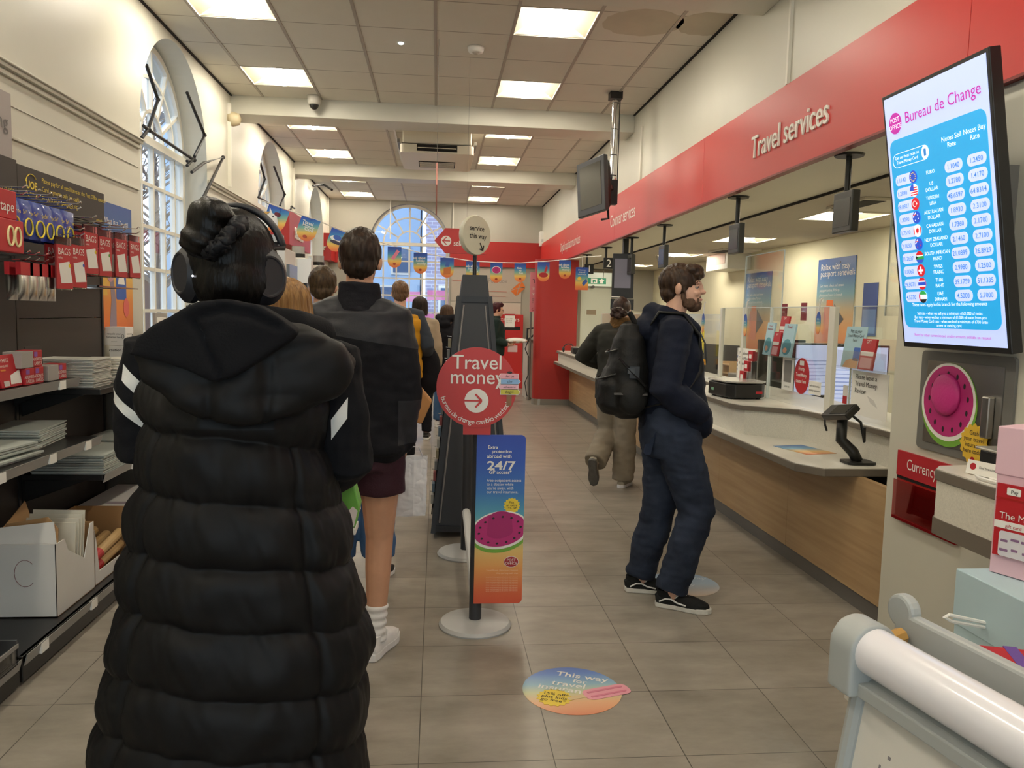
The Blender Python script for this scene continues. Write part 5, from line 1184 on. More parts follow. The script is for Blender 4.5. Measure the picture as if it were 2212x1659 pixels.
def arc_text(string, R, a0, a1, sz, M, parent, mt):
    mb = MB(); adv = []
    for ch in string:
        cu = bpy.data.curves.new('t', 'FONT'); cu.body = ch; o = bpy.data.objects.new('t', cu); TMP.collection.objects.link(o)
        dg = tmp_dg(); e = o.evaluated_get(dg).to_mesh(); vs = [tuple(p.co) for p in e.vertices]; fs = [tuple(p.vertices) for p in e.polygons]
        o.evaluated_get(dg).to_mesh_clear(); bpy.data.objects.remove(o)
        adv.append((vs, fs, (max(v[0] for v in vs)+.09) if vs else .28))
    tot = sum(a[2] for a in adv); u = 0
    for vs, fs, w_ in adv:
        a = a0+(a1-a0)*(u+w_/2)/tot; u += w_
        if vs:
            Mc = M @ T(R*math.cos(a), R*math.sin(a), 0) @ Rz(a+PI/2) @ T(-w_*sz/2, 0, 0)
            mb.add([(v[0]*sz, v[1]*sz, 0) for v in vs], fs, Mc)
    return mb.build('arc_lettering', mt, parent)
arc_text(s_, RD-.014, PI*1.09, PI*1.86, .034, M @ T(0, 0, .0048), ds, WHITEC)
sk = thing('arrow_sticker', 'small pastel signpost sticker on right edge of the red disc', 'sticker', (.345, 3.62, 1.1))
Ms = M @ T(.152, .02, .006)
MB().prism(rrect(.024, .055, .004, .0, -.075), .001, Ms, z0=-.0).build('printed_stake', mat('stake_brown', '#8a6448', .6), sk)
for k, (c_, wd_, sh) in enumerate((('#e9a9b4', 'let us', -1), ('#8fb7de', 'the', 1), ('#e7b3c0', 'adventure', -1), ('#c9c04a', 'Begin', 1))):
    y = .035-.0245*k; w2 = .040
    poly = [(-w2, y-.011), (w2, y-.011), (w2+.010*sh if sh > 0 else w2, y), (w2, y+.011), (-w2, y+.011), (-w2-(.010 if sh < 0 else 0), y)]
    flat([(x*1.06, y+(q-y)*1.2) for x, q in poly], Ms, .0008).build('white_border', WHITEC, sk)
    flat(poly, Ms, .0018).build('arrow_board', mat('board_'+c_, c_, .5), sk)
    text([(wd_, 0, y-.005, .018 if len(wd_) < 7 else .014, 'CENTER')], INK, Ms @ T(0, 0, .003), sk, shear=.3)
flat(circ(.012, 12, 0, .053, .006), Ms, .001).build('printed_birds', INK, sk)
# banner flag
bn_ = thing('banner_flag', 'tall blue to orange travel insurance banner on the nearest queue post', 'banner', (.31, 3.66, .12))
Bw, Bh = .232, .818; M = frame((.196, 3.637, .122), *FRONT)
r_ = .022; prof = [(0, 0), (Bw-r_, 0)]+[(Bw-r_+r_*math.sin(a), r_-r_*math.cos(a)) for a in [PI/2*i/6 for i in range(1, 7)]]+[(Bw-r_+r_*math.cos(a), Bh-r_+r_*math.sin(a)) for a in [PI/2*i/6 for i in range(7)]]+[(0, Bh)]
BN = grad_mat('banner_blend', [(0, '#d8593c'), (.08, '#dd6c42'), (.2, '#e59a56'), (.32, '#e3bf72'), (.42, '#a9bd92'), (.52, '#5aa3b4'), (.66, '#3d76b8'), (.84, '#3358b4'), (1, '#3049a8')], .4)
MB().prism(prof, .003, M, z0=-.003).build('sheet', BN, bn_)
text([('Extra', .053, .752, .022, 'LEFT'), ('protection', .072, .732, .022, 'LEFT'), ('abroad with', .05, .708, .024, 'LEFT'), ('GP access*', .06, .632, .024, 'LEFT')], WHITEC, M @ T(0, 0, .001), bn_, wide=1.0, bold=.02)
text([('24/7', .05, .652, .058, 'LEFT')], WHITEC, M @ T(0, 0, .001), bn_, wide=1.3, bold=.02, name='headline')
text([(q, .05, .594-.0185*k, .0195, 'LEFT') for k, q in enumerate(('Free outpatient access', 'to a doctor while', "you're away, with", 'our travel insurance.'))], WHITEC, M @ T(0, 0, .001), bn_, wide=.93, name='body_text')
flat(star(16, .034, .040, .173, .478), M).build('star', mat('print_yellow2', '#e8cb3c', .5), bn_)
text([('Plus', .171, .49, .015, 'CENTER'), ('an extra', .172, .476, .015, 'CENTER'), ('15% off*', .173, .462, .015, 'CENTER')], INK, M @ T(0, 0, .0016), bn_, name='star_text')
# printed melon hat, clipped by the banner edge
def clipx(poly, x0, x1): return [(min(max(x, x0), x1), y) for x, y in poly]
cxm, cym = .118, .36; tl = lambda poly: [(x, y+.10*(x-cxm)) for x, y in poly]
for nm, ry, rx, dy, z, c_ in (('printed_rind', .098, .145, -.012, .0008, 'print_green'), ('printed_pith', .092, .14, 0, .0014, None), ('printed_flesh', .083, .128, .003, .002, 'print_magenta')):
    flat(tl(clipx(circ(rx, 48, cxm, cym+dy, ry), 0.001, Bw-.001)), M, z, .0005).build(nm, MATS[c_] if c_ else WHITEC, bn_)
flat(tl([(cxm-.062, cym-.012)]+[(cxm-.0+.062*math.cos(a), cym-.01+.03*math.sin(a)) for a in [PI+PI*i/12 for i in range(13)]]+[(cxm+.055*math.cos(a)**1, cym+.062+.03*math.sin(a)) for a in [PI*i/12 for i in range(13)]]), M, .0027, .0005).build('printed_crown', mat('print_crown2', '#a52366', .5), bn_)
sd_ = MB()
for k in range(14):
    a = 2*PI*k/14+.1; x, y = cxm+.10*math.cos(a), cym+.064*math.sin(a)
    if x < Bw-.01: sd_.prism(tl(circ(.0065, 8, x, y, .005)), .0005, M, z0=.0034)
sd_.build('printed_seeds', MATS['print_seed'], bn_)
flat(circ(.036, 32, .176, .205, .027), M, .001).build('roundel_rim', WHITEC, bn_); flat(circ(.0335, 32, .176, .205, .0248), M, .0016).build('roundel', mat('roundel_red', '#a3222c', .5), bn_)
text([('POST', .176, .208, .018, 'CENTER'), ('OFFICE', .176, .192, .018, 'CENTER')], WHITEC, M @ T(0, 0, .0026), bn_, name='roundel_lettering')
text([('Travel Money | Insurance | Passport', .21, .16, .0105, 'RIGHT'), ('We can help with that', .21, .145, .0115, 'RIGHT')]+[('terms and limits apply to all policies sold in branch', .21, .128-.0085*k, .0075, 'RIGHT') for k in range(9)], mat('print_peach', '#f0c9a8', .6), M @ T(0, 0, .001), bn_, name='small_print')
# ---- rotating display tower
tw = thing('display_tower', 'dark grey tapering merchandise tower behind the red disc sign', 'display stand', (.25, 5.4, 0))
TG = mat('tower_grey', '#3a3c40', .5); TGF = mat('tower_frame', '#303236', .45)
cx0, cy0 = .252, 5.42; RT = T(cx0, cy0, 0) @ Rz(.0)
def tz(z): return .255+(.10-.255)*(z-.04)/1.6      # half width at height
MB().rings([(0, 0, z, tz(z)*1.414, tz(z)*1.414) for z in (.05, 1.60)], 4, RT @ Rz(PI/4)).build('core', TG, tw)
for sx, sy in ((1, 1), (1, -1), (-1, 1), (-1, -1)):
    MB().tube([(cx0+sx*(tz(z)+.0), cy0+sy*(tz(z)+.0), z) for z in (.03, 1.62)], .022, 4).build('corner_rail', TGF, tw)
for z in (.06, 1.60):
    h = tz(z)+.012
    MB().box(-h, h, -h, h, z-.02, z+.02, RT).build('hoop', TGF, tw)
MB().rings([(0, 0, 1.615, .1*1.414, .1*1.414), (0, 0, 1.765, .082*1.414, .082*1.414)], 4, RT @ Rz(PI/4)).build('head_box', TGF, tw)
for sx in (-1, 1):
    MB().tube([(cx0+sx*(tz(z)-.035), cy0-tz(z)-.006, z) for z in (.1, 1.56)], .006, 6).build('edge_strip', mat('strip_grey', '#8d8a88', .4), tw)
MB().cyl((cx0, cy0, 1.76), (cx0, cy0, 1.93), .014, n=12).build('sign_stem', BLACK, tw)
rnd = random.Random(3)
for k in range(15):
    z = .22+.075*k; xx = cx0-tz(z)-.015; c_ = ('#a5a49c', '#5b6d7c', '#8a4744', '#6d6f70', '#8f8468')[k % 5]
    t = thing('hanging_stock', 'small packet hanging on left flank of the display tower, %s from the bottom' % (ORD+('thirteenth', 'fourteenth', 'fifteenth'))[k], 'packet', (xx-.03, cy0-.2, z), group='packets on the flank of the tower')
    yy = cy0-tz(z)+.06
    MB().box(xx-.022, xx-.002, yy-.03, yy+.05, z, z+.06).build('packet', mat('stock_'+c_, c_, .45), t, bevel=.002); MB().tube([(xx+.0, yy, z+.075), (xx-.03, yy, z+.078)], .003, 5).build('hook', CHROME, t)
sv = thing('service_sign', 'round cream service this way sign on top of the display tower', 'sign', (.252, 5.42, 1.92))
Mv = frame((.249, 5.40, 2.035), (math.cos(.72), math.sin(.72), 0), (0, 0, 1))
SVC = mat('sign_cream', '#d8d4bd', .4)
MB().lathe([(.10, -.028), (.13, -.02), (.136, 0), (.13, .02), (.1, .0245), (.001, .025)], 48, Mv).build('disc', SVC, sv, smooth=True, auto=True)
text([('service', -.006, .03, .048, 'CENTER'), ('this way', .004, -.022, .048, 'CENTER')], INK, Mv @ T(0, 0, .0265), sv, bold=.012)
av = MB()
for a, b in (((.025, -.05), (.052, -.098)), ((.022, -.092), (.053, -.099)), ((.06, -.065), (.053, -.099))):
    d = V((b[0]-a[0], b[1]-a[1], 0)).normalized(); n_ = V((-d.y, d.x, 0))*.0045
    av.prism([(a[0]+n_.x, a[1]+n_.y), (a[0]-n_.x, a[1]-n_.y), (b[0]-n_.x, b[1]-n_.y), (b[0]+n_.x, b[1]+n_.y)], .001, Mv, z0=.0262)
av.build('arrow', INK, sv)
# ---- hanging red arrow sign
ra = thing('arrow_sign', 'red hanging arrow sign pointing left behind the round cream sign', 'sign', (.17, 7.0, 2.02))
M = frame((0, 7.0, 0), *FRONT)
MB().prism([(-.032, 2.135), (.062, 2.027), (.42, 2.027), (.42, 2.243), (.062, 2.243)], .03, M, z0=-.015).build('board', SIGNR, ra)
MB().prism(circ(.045, 28, .07, 2.132), .001, M, z0=.0152).build('arrow_disc', WHITEC, ra)
am = MB().box(.035, .105, 2.128, 2.137, .0162, .0168, M)
for sg in (1, -1): am.prism([(.036, 2.1325), (.07, 2.1325+sg*.036), (.077, 2.1325+sg*.03), (.047, 2.1325)][::-sg], .0007, M, z0=.0162)
am.build('arrow', SIGNR, ra)
text([('self service', .135, 2.094, .062, 'LEFT')], WHITEC, M @ T(0, 0, .0155), ra, bold=.01, wide=.85)
MB().cyl((.25, 7.0, 2.243), (.25, 7.0, CZ), .001, n=6).build('hanging_wire', GREYP, ra)
hs_ = thing('edge_on_sign', 'thin pale red sign hanging edge on from the ceiling on a white cord', 'sign', (-.03, 6.6, 2.55))
a, b = at(944, 352, Y=6.6), at(947, 462, Y=6.6)
MB().prism([(-.012, 0), (.012, 0), (.16, -.2), (.1, -(a.z-b.z)), (-.1, -(a.z-b.z)+.1), (-.16, -.2)], .012, frame((a.x-.006, 6.6, a.z), (0, 1, 0), (0, 0, 1))).build('board', mat('pale_red_board', '#c98d80', .5), hs_)
MB().cyl((a.x, 6.6, a.z-.02), (a.x-.0, 6.6, CZ), .0014, n=6).build('cord', GREYP, hs_)
# ---- ceiling cassette air conditioner
ac = thing('air_conditioner', 'white ceiling cassette air conditioner in the middle bay', 'air conditioner', (-.03, 10.2, 3.5))
ACW = mat('ac_cream', '#e2dac4', .4)
MB().prism(rrect(.88, 1.15, .06), .10, T(-.03, 10.15, 3.39)).build('lower_panel', ACW, ac, bevel=.02)
MB().box(-.44, .38, 9.60, 10.7, 3.50, 3.66).build('body', ACW, ac, bevel=.015)
MB().box(-.45, .39, 9.59, 10.71, 3.488, 3.50).build('shadow_gap', DARK, ac)
MB().box(-.27, .21, 9.57, 9.62, 3.41, 3.487).build('front_outlet', DARK, ac); MB().box(-.26, .20, 9.56, 9.575, 3.445, 3.452).build('vane', ACW, ac)
MB().box(-.26, .20, 10.1, 10.5, 3.384, 3.395).build('intake', DARK, ac)
for k in range(6): MB().box(-.25, .19, 10.13+.06*k, 10.147+.06*k, 3.378, 3.388).build('intake_slat', ACW, ac)
for x in (-.50, .44): MB().box(x-.015, x+.015, 9.85, 10.3, 3.56, 3.6).build('bracket', GREYP, ac)
MB().cyl((.0, 9.62, 3.71), (.0, 9.62, 3.6), .012).build('rod', WHITE, ac)
for x, y in ((-.55, 9.9),): tag(MB().box(x-.01, x+.01, 9.2, 11.9, CZ-.02, CZ-.0).build('trunking', WHITEP), 'white cable trunking on the ceiling left of the air conditioner', 'trunking')
# ---- hanging television
tv = thing('hanging_monitor', 'dark old monitor hung from the ceiling on a chrome pole', 'monitor', (1.71, 7.75, 2.5))
TL, TR, BR_, BL_ = at(1238, 363, Y=7.75), at(1298, 333, Y=7.35), at(1313, 452, Y=7.22), at(1255, 467, Y=7.62)
xa = ((TR-TL)+(BR_-BL_)); ya = ((TL-BL_)+(TR-BR_)); wv, hv = xa.length/2, ya.length/2; c0 = (TL+TR+BR_+BL_)/4
M = frame(c0, xa, ya); TVG = mat('tv_grey', '#3c3d40', .4)
MB().box(-wv/2, wv/2, -hv/2, hv/2, -.05, 0, M).build('bezel', TVG, tv, bevel=.008)
MB().box(-wv/2+.055, wv/2-.05, -hv/2+.065, hv/2-.05, .0005, .003, M).build('display', mat('tv_glass', '#4b4a44', .08), tv)
MB().rings([(0, 0, -.05, wv*.48, hv*.48, 6), (0, 0, -.09, wv*.46, hv*.46, 6), (0, 0, -.12, wv*.3, hv*.3, 6)][::-1], 24, M).build('back_shell', BLACK, tv)
pc = at(1330, 200, Z=CZ); pole = V((pc.x, pc.y, 0))
MB().cyl(pole+V((0, 0, 2.75)), pole+V((0, 0, CZ-.03)), .035, n=20).build('pole', CHROME, tv, smooth=True, auto=True)
MB().box(pc.x-.06, pc.x+.06, pc.y-.06, pc.y+.06, CZ-.07, CZ).build('ceiling_plate', BLACK, tv)
MB().tube([M @ V((wv*.2, 0, -.12)), pole+V((-.02, 0, 2.78))], .04, 6).build('arm', BLACK, tv); MB().box(pc.x-.07, pc.x+.045, pc.y-.05, pc.y+.05, 2.62, 2.86).build('clamp', BLACK, tv)
for z in (3.6, 3.35, 3.1, 2.9): MB().lathe([(.037, 0), (.037, .008)], 16, T(pc.x, pc.y, z)).build('cable_tie', BLACK, tv)
MB().tube([pole+V((.045, -.01, z)) for z in (3.66, 3.4, 3.1, 2.86)], .006, 6).build('cable', BLACK, tv)
MB().tube([M @ V((wv*.3, -hv*.42, -.1)), M @ V((wv*.34, -hv*.62, -.09)), M @ V((wv*.1, -hv*.6, -.09))], .012, 6).build('dangling_plug', BLACK, tv)
# ---- bunting
FLM = grad_mat('flag_blend', [(0, '#dd6b42'), (.15, '#e38c46'), (.32, '#e6c05e'), (.5, '#7fb09a'), (.66, '#3f86b8'), (.85, '#3158ae'), (1, '#2d4aa0')], .5)
strg = [(562, 432, 6.9), (600, 446, 7.1), (680, 474, 7.7), (735, 496, 8.3), (800, 517, 8.9), (853, 532, 9.4), (908, 546, 9.7), (966, 556, 9.9), (1020, 564, 10.0), (1072, 567, 10.05), (1124, 568, 10.05), (1174, 565, 10.0), (1222, 561, 9.9), (1262, 555, 9.8), (1300, 553, 9.7)]
tag(MB().tube([at(x, y, Y=Y) for x, y, Y in strg], .006, 6).build('bunting_string', mat('tape_white', '#ecebe4', .6)), 'white bunting tape strung from the second window to the counter soffit', 'string')
FLG = [(604, 449, 44, 52, 7.15, 'unicorn', 'white unicorn head'), (673, 471, 40, 50, 7.65, 'words', 'travel money card words'), (735, 498, 36, 46, 8.3, 'dish', 'pale dish picture'), (852.5, 533, 29, 44, 9.4, 'lolly', 'pink ice lolly'), (908.5, 546, 29, 44, 9.7, 'words', 'travel money words'), (966, 557, 29, 42, 9.9, 'drink', 'orange drink picture'), (1021.5, 565, 29, 40, 10.0, 'words', 'wording half hidden by the sign stem'), (1072.5, 568, 26, 42, 10.05, 'melon', 'round pink melon hat'), (1124, 569, 25, 40, 10.05, 'kids', 'kids go free words'), (1174.5, 566, 26, 42, 10.0, 'crab', 'red crab picture'), (1221, 562, 26, 40, 9.9, 'words', 'wording in front of the red pier')]
for i, (px, py, w_, h_, Y, kind, what) in enumerate(FLG):
    o = at(px, py, Y=Y); s = Y/F; W_, H_ = w_*s, h_*s
    t = thing('bunting_flag', 'blue to orange bunting flag with %s' % what, 'flag', (o.x, o.y, o.z-H_), group='bunting flags on the string')
    sl_ = (.35 if i < 3 else .04); M = frame((o.x, o.y-.003, o.z), (1, 0, 0), (0, 0, 1)) if i >= 3 else frame((o.x, o.y-.003, o.z), (1, .0, -.36), (.20, 0, 1))
    q = W_/2
    poly = [(-q, 0), (-q, -H_+q)]+[(q*math.cos(a), -H_+q+q*math.sin(a)) for a in [PI+PI*k/10 for k in range(1, 10)]]+[(q, -H_+q), (q, 0)]
    MB().prism(poly, .002, M, z0=-.002).build('sheet', FLM, t)
    if kind in ('words', 'kids'):
        L_ = {'kids': ('Kids', 'go', 'free')}.get(kind, ('Travel', 'Money', 'Card') if i == 1 else ('ask about', 'holiday', 'money'))
        text([(l, (k-1)*W_*.08, -H_*(.3+.13*k), W_*.23, 'CENTER') for k, l in enumerate(L_)], WHITEC, M @ T(0, 0, .001), t, bold=.02)
    if kind == 'unicorn':
        flat([(W_*x, H_*y) for x, y in ((-.62, -1.0), (-.5, -.55), (-.35, -.33), (-.42, -.12), (-.22, -.30), (.02, -.36), (.22, -.66), (.16, -.74), (-.02, -.68), (-.12, -.72), (-.2, -1.02))], M, .001).build('printed_head', WHITEC, t)
        flat([(W_*x, H_*y) for x, y in ((-.66, -.7), (-.58, -.35), (-.3, -.26), (-.42, -.4), (-.5, -.62))], M, .0016).build('printed_mane', mat('print_tan', '#c9a05a', .5), t)
        flat(circ(W_*.035, 10, -W_*.14, -H_*.42), M, .002).build('printed_eye', INK, t); flat(circ(W_*.16, 12, W_*.02, -H_*.28, W_*.1), M, .0018).build('printed_cap', mat('print_plum', '#6a2434', .5), t)
    if kind == 'lolly': flat([(-q*.5, -H_*.55), (q*.35, -H_*.14), (q*.75, -H_*.22), (-q*.1, -H_*.64)], M).build('printed_lolly', mat('print_pink', '#e07f98', .5), t)
    if kind == 'melon': flat(circ(q*.78, 20, 0, -H_*.36, q*.62), M).build('printed_rind', WHITEC, t); flat(circ(q*.68, 20, 0, -H_*.36, q*.54), M, .0016).build('printed_flesh', MATS['print_magenta'], t); flat(circ(q*.3, 14, 0, -H_*.34), M, .0022).build('printed_crown', MATS['print_crown2'], t)
    if kind == 'dish': flat(circ(q*.8, 18, 0, -H_*.42, q*.35), M).build('printed_dish', WHITEC, t); flat(circ(q*.5, 14, 0, -H_*.36, q*.3), M, .0014).build('printed_fill', MATS['print_blue'], t); flat(circ(q*.7, 14, 0, -H_*.58, q*.2), M, .0016).build('printed_shade', mat('print_dusk', '#3d3344', .5), t)
    if kind == 'drink': flat([(-q*.5, -H_*.5), (q*.6, -H_*.45), (q*.5, -H_*.82), (-q*.5, -H_*.85)], M).build('printed_glass', mat('print_amber', '#c8743a', .5), t); flat([(-q*.1, -H_*.15), (q*.4, -H_*.18), (q*.3, -H_*.45), (-q*.3, -H_*.45)], M).build('printed_can', MATS['print_blue'], t)
    if kind == 'crab': flat(circ(q*.75, 18, 0, -H_*.66, q*.42), M).build('printed_body', mat('print_crab', '#b02a2c', .5), t); flat([(q*.1, -H_*.5), (q*.5, -H_*.12), (q*.7, -H_*.3), (q*.4, -H_*.55)], M).build('printed_claw', MATS['print_crab'], t)
    if kind in ('words', 'lolly', 'melon', 'kids'): flat(circ(q*.22, 14, 0, -H_*.82, q*.17), M, .002).build('roundel', mat('print_rust', '#a8442c', .5), t)
o = at(1244, 577, Y=9.8); t = thing('hanging_card', 'rectangular blue orange card hanging by the number 1 sign', 'card', (o.x, o.y, o.z-.3)); W_, H_ = 28*9.8/F, 49*9.8/F
M = frame((o.x, 9.8, o.z), *FRONT); MB().prism(rrect(W_, H_, .01, W_/2, -H_/2), .003, M).build('sheet', FLM, t)
text([('Discover', W_/2, -H_*.15, W_*.17, 'CENTER'), ('travel', W_/2, -H_*.25, W_*.22, 'CENTER'), ('insurance', W_/2, -H_*.34, W_*.17, 'CENTER')], WHITEC, M @ T(0, 0, .0035), t)
flat(circ(W_*.15, 14, W_*.3, -H_*.5), M, .003).build('printed_sun', mat('print_sun', '#ecc64a', .5), t); flat([(W_*.5, -H_*.7), (W_*.8, -H_*.5), (W_*.95, -H_*.62), (W_*.65, -H_*.82)], M, .003).build('printed_bag', MATS['print_blue'], t)
MB().tube([(o.x+W_/2, 9.8, o.z), (o.x+W_/2, 9.8, at(1258, 555, Y=9.8).z)], .003, 5).build('thread', WHITE, t)
# ---- self service kiosks on the left
sbx = thing('service_header', 'red projecting self service box above the kiosks on the left wall', 'sign', (-1.85, 10.35, 2.25))
MB().box(-1.97, -1.75, 9.58, 11.13, 2.262, 2.67).build('box', mat('sign_box_red', '#b73235', .4), sbx, bevel=.004)
M = frame((-1.749, 9.9, 2.36), *LEFTW); text([('Self-service', 0, .0, .2, 'LEFT')], WHITEC, M, sbx, ext=.015, wide=.62, bold=.01)
MB().box(-2.0, -1.90, 9.6, 11.1, .0, 2.262).build('back_board', mat('kiosk_board', '#a8988a', .5), sbx)
MB().box(XL+.001, -1.97, 9.62, 9.65, 2.4, 2.44).build('bracket', GREYP, sbx)
flat([(0, 0), (.5, 0), (.5, .9), (0, .9)], frame((-1.8995, 10.0, 1.1), *LEFTW)).build('graphic', mat('kiosk_orange', '#d98c6a', .5), sbx)
KW = mat('kiosk_white', '#d9d4ca', .4)
def kiosk(label, px, py, Y, wide):
    o = at(px, py, Y=Y); t = thing('service_kiosk', label, 'kiosk', (o.x, Y, 0), group='self service kiosks')
    MB().box(o.x-wide, o.x+.0, Y-.25, Y+.3, 0, o.z).build('body', KW, t, bevel=.01)
    MB().box(o.x-.001, o.x+.03, Y-.2, Y+.25, 1.15, o.z-.15).build('screen_panel', mat('kiosk_screen', '#77808a', .15), t)
    c = (o.x-wide*.35, Y-.1)
    MB().cyl((c[0], c[1], o.z), (c[0], c[1], o.z+.05), .075, n=20).build('beacon_base', BLACK, t); MB().cyl((c[0], c[1], o.z+.05), (c[0], c[1], o.z+.13), .07, n=20).build('beacon', mat('beacon_grey', '#aaa9a5', .25), t)
kiosk('white self service kiosk seen just right of the headphones', 627, 540, 8.0, .32)
kiosk('white self service kiosk behind the hanging white board', 668, 560, 9.2, .3)
kiosk('farthest white self service kiosk above the dark haired man', 708, 576, 10.6, .3)
wb = thing('white_board', 'blank white board on a black post left of the dark haired man', 'board', (-1.3, 7.5, 1.6))
a, b = at(643, 559, Y=7.5), at(672, 612, Y=7.5)
MB().box(a.x, b.x, 7.49, 7.51, b.z, a.z).build('board', PAPER, wb); MB().box((a.x+b.x)/2-.03, (a.x+b.x)/2+.02, 7.51, 7.545, 0, b.z+.1).build('post', BLACK, wb); MB().box((a.x+b.x)/2-.15, (a.x+b.x)/2+.15, 7.4, 7.7, 0, .02).build('foot', BLACK, wb)
# ---- post box corner on the far wall
pbp = thing('post_box_panel', 'pale wall panel with orange envelope emblem reading post box', 'sign', (1.1, YF, 1.5))
MB().box(.28, 1.72, YF-.02, YF-.001, 1.74, 2.42).build('panel', mat('panel_beige', '#b8aea0', .5), pbp); MB().box(.28, 1.72, YF-.02, YF-.001, .1, 1.73).build('lower_panel', mat('panel_pale', '#c6bfb0', .5), pbp)
M = frame((0, YF-.0205, 0), *FRONT)
text([('Post box', 1.03, 2.13, .13, 'LEFT')], mat('print_faint', '#988d83', .6), M, pbp, wide=.85)
e0, e1, e2, e3, e4 = [(q.x, q.z) for q in (at(1101, 628, Y=YF), at(1127, 606, Y=YF), at(1136, 621, Y=YF), at(1115, 641, Y=YF), at(1120, 622, Y=YF))]
OR = mat('emblem_orange', '#d9742c', .5); em = MB()
for tri in ((e0, e1, e4), (e1, e2, e4), (e2, e3, e4), (e3, e0, e4)):
    c = (sum(p[0] for p in tri)/3, sum(p[1] for p in tri)/3); em.prism([(c[0]+(p[0]-c[0])*.86, c[1]+(p[1]-c[1])*.86) for p in tri], .004, M)
em.build('envelope_emblem', OR, pbp)
rl = mat('print_red_line', '#c9776a', .6)
MB().tube([(.3, YF-.022, 2.16), (.6, YF-.022, 2.16), (.9, YF-.022, 1.96), (1.42, YF-.022, 1.95)], .006, 4).build('red_line', rl, pbp)
MB().tube([(1.1, YF-.022, 1.86), (1.4, YF-.022, 1.86)], .006, 4).build('red_line', rl, pbp)
pb = thing('parcel_post_box', 'red parcel posting box against the far wall behind the woman in green', 'post box', (1.25, 15.9, 0))
a, b = at(1060, 678, Y=15.8), at(1131, 678, Y=15.8); PBR = mat('post_box_red', '#bf2a28', .4)
MB().box(a.x, b.x, 15.82, YF-.03, .12, a.z).build('body', PBR, pb, bevel=.006); MB().box(a.x-.02, b.x+.03, 15.76, YF-.03, 0, .30).build('plinth', PBR, pb, bevel=.006)
M = frame((a.x, 15.819, 0), *FRONT); text([('Letters', .06, a.z-.14, .12, 'LEFT'), ('rs', b.x-a.x-.17, a.z-.14, .12, 'LEFT')], WHITEC, M, pb)
MB().box(.15, b.x-a.x-.06, 1.18, 1.25, .0, .006, M).build('slot', DARK, pb); MB().box(.1, b.x-a.x-.03, .98, 1.0, .0, .008, M).build('hatch_line', mat('slot_line', '#8a1a1a', .4), pb)
a, b = at(1091, 678, Y=15.78), at(1112, 707, Y=15.78); nt_ = thing('collection_notice', 'white notice taped on the red parcel post box', 'notice', (a.x, 15.78, b.z))
M = frame((a.x, 15.815, b.z), *FRONT); MB().box(0, b.x-a.x, 0, a.z-b.z, 0, .002, M).build('sheet', PAPER, nt_); MB().box(0, b.x-a.x, a.z-b.z-.03, a.z-b.z, .002, .003, M).build('header', ROSE, nt_)
text([('Mon  9.00', .03, .16, .03, 'LEFT'), ('Tue  9.00', .03, .125, .03, 'LEFT'), ('Sat 11.30', .03, .09, .03, 'LEFT')], mat('print_grey2', '#8d8a86', .6), M @ T(0, 0, .003), nt_)
# stand with card terminal left of the red pier
ks = thing('posting_desk', 'beige desk with black terminal left of the red pier', 'desk', (1.75, 14.0, 0))
MB().box(1.60, 2.1, 13.7, 14.4, 0, 1.03).build('body', mat('desk_beige', '#b5aca0', .5), ks, bevel=.006); MB().box(1.57, 2.12, 13.67, 14.43, 1.03, 1.06).build('top', EDGE, ks)
MB().tube([(1.60, 13.8, 1.06), (1.60, 13.8, 1.25), (1.75, 13.8, 1.27)], .018, 6).build('frame', BLACK, ks); MB().tube([(1.62, 13.75, 1.07), (1.75, 13.75, 1.18), (1.76, 13.75, 1.4)], .018, 6).build('arm', BLACK, ks)
MB().box(1.72, 1.79, 13.7, 13.9, 1.2, 1.46, None).build('terminal', BLACK, ks, bevel=.01)
MB().tube([(1.62, 13.66, 1.1), (1.55, 13.66, .9), (1.62, 13.66, .75), (1.62, 13.66, .45), (1.56, 13.66, .3), (1.6, 13.66, .08), (1.7, 13.66, .01)], .008, 6).build('cable', BLACK, ks)
pk = thing('pink_banner_sign', 'tall pink advert banner just left of the red pier', 'banner', (1.75, 13.6, 1.45))
a, b = at(1146, 588, Y=13.6), at(1146, 674, Y=13.6); M = frame((a.x, 13.6, b.z), *FRONT); MB().box(0, .32, 0, a.z-b.z, -.02, 0, M).build('sheet', mat('banner_pink', '#d98c95', .5), pk)
text([('T', .04, .5, .10, 'LEFT')], INK, M @ T(0, 0, .001), pk); text([('a', .04, .39, .10, 'LEFT'), ('w', .04, .29, .10, 'LEFT')], WHITEC, M @ T(0, 0, .001), pk)
text([(q, .045, .22-.03*k, .03, 'LEFT') for k, q in enumerate(('ask', 'for', 'it'))], INK, M @ T(0, 0, .001), pk)
MB().tube([M @ V((.07+.03*math.cos(q), .05+.022*math.sin(q), .002)) for q in [2*PI*i/16 for i in range(17)]], .004, 5).build('roundel', ROSE, pk)
MB().cyl(M @ V((.03, 0, -.02)), V((a.x+.03, 13.62, 0)), .015, n=8).build('stand', GREYP, pk)
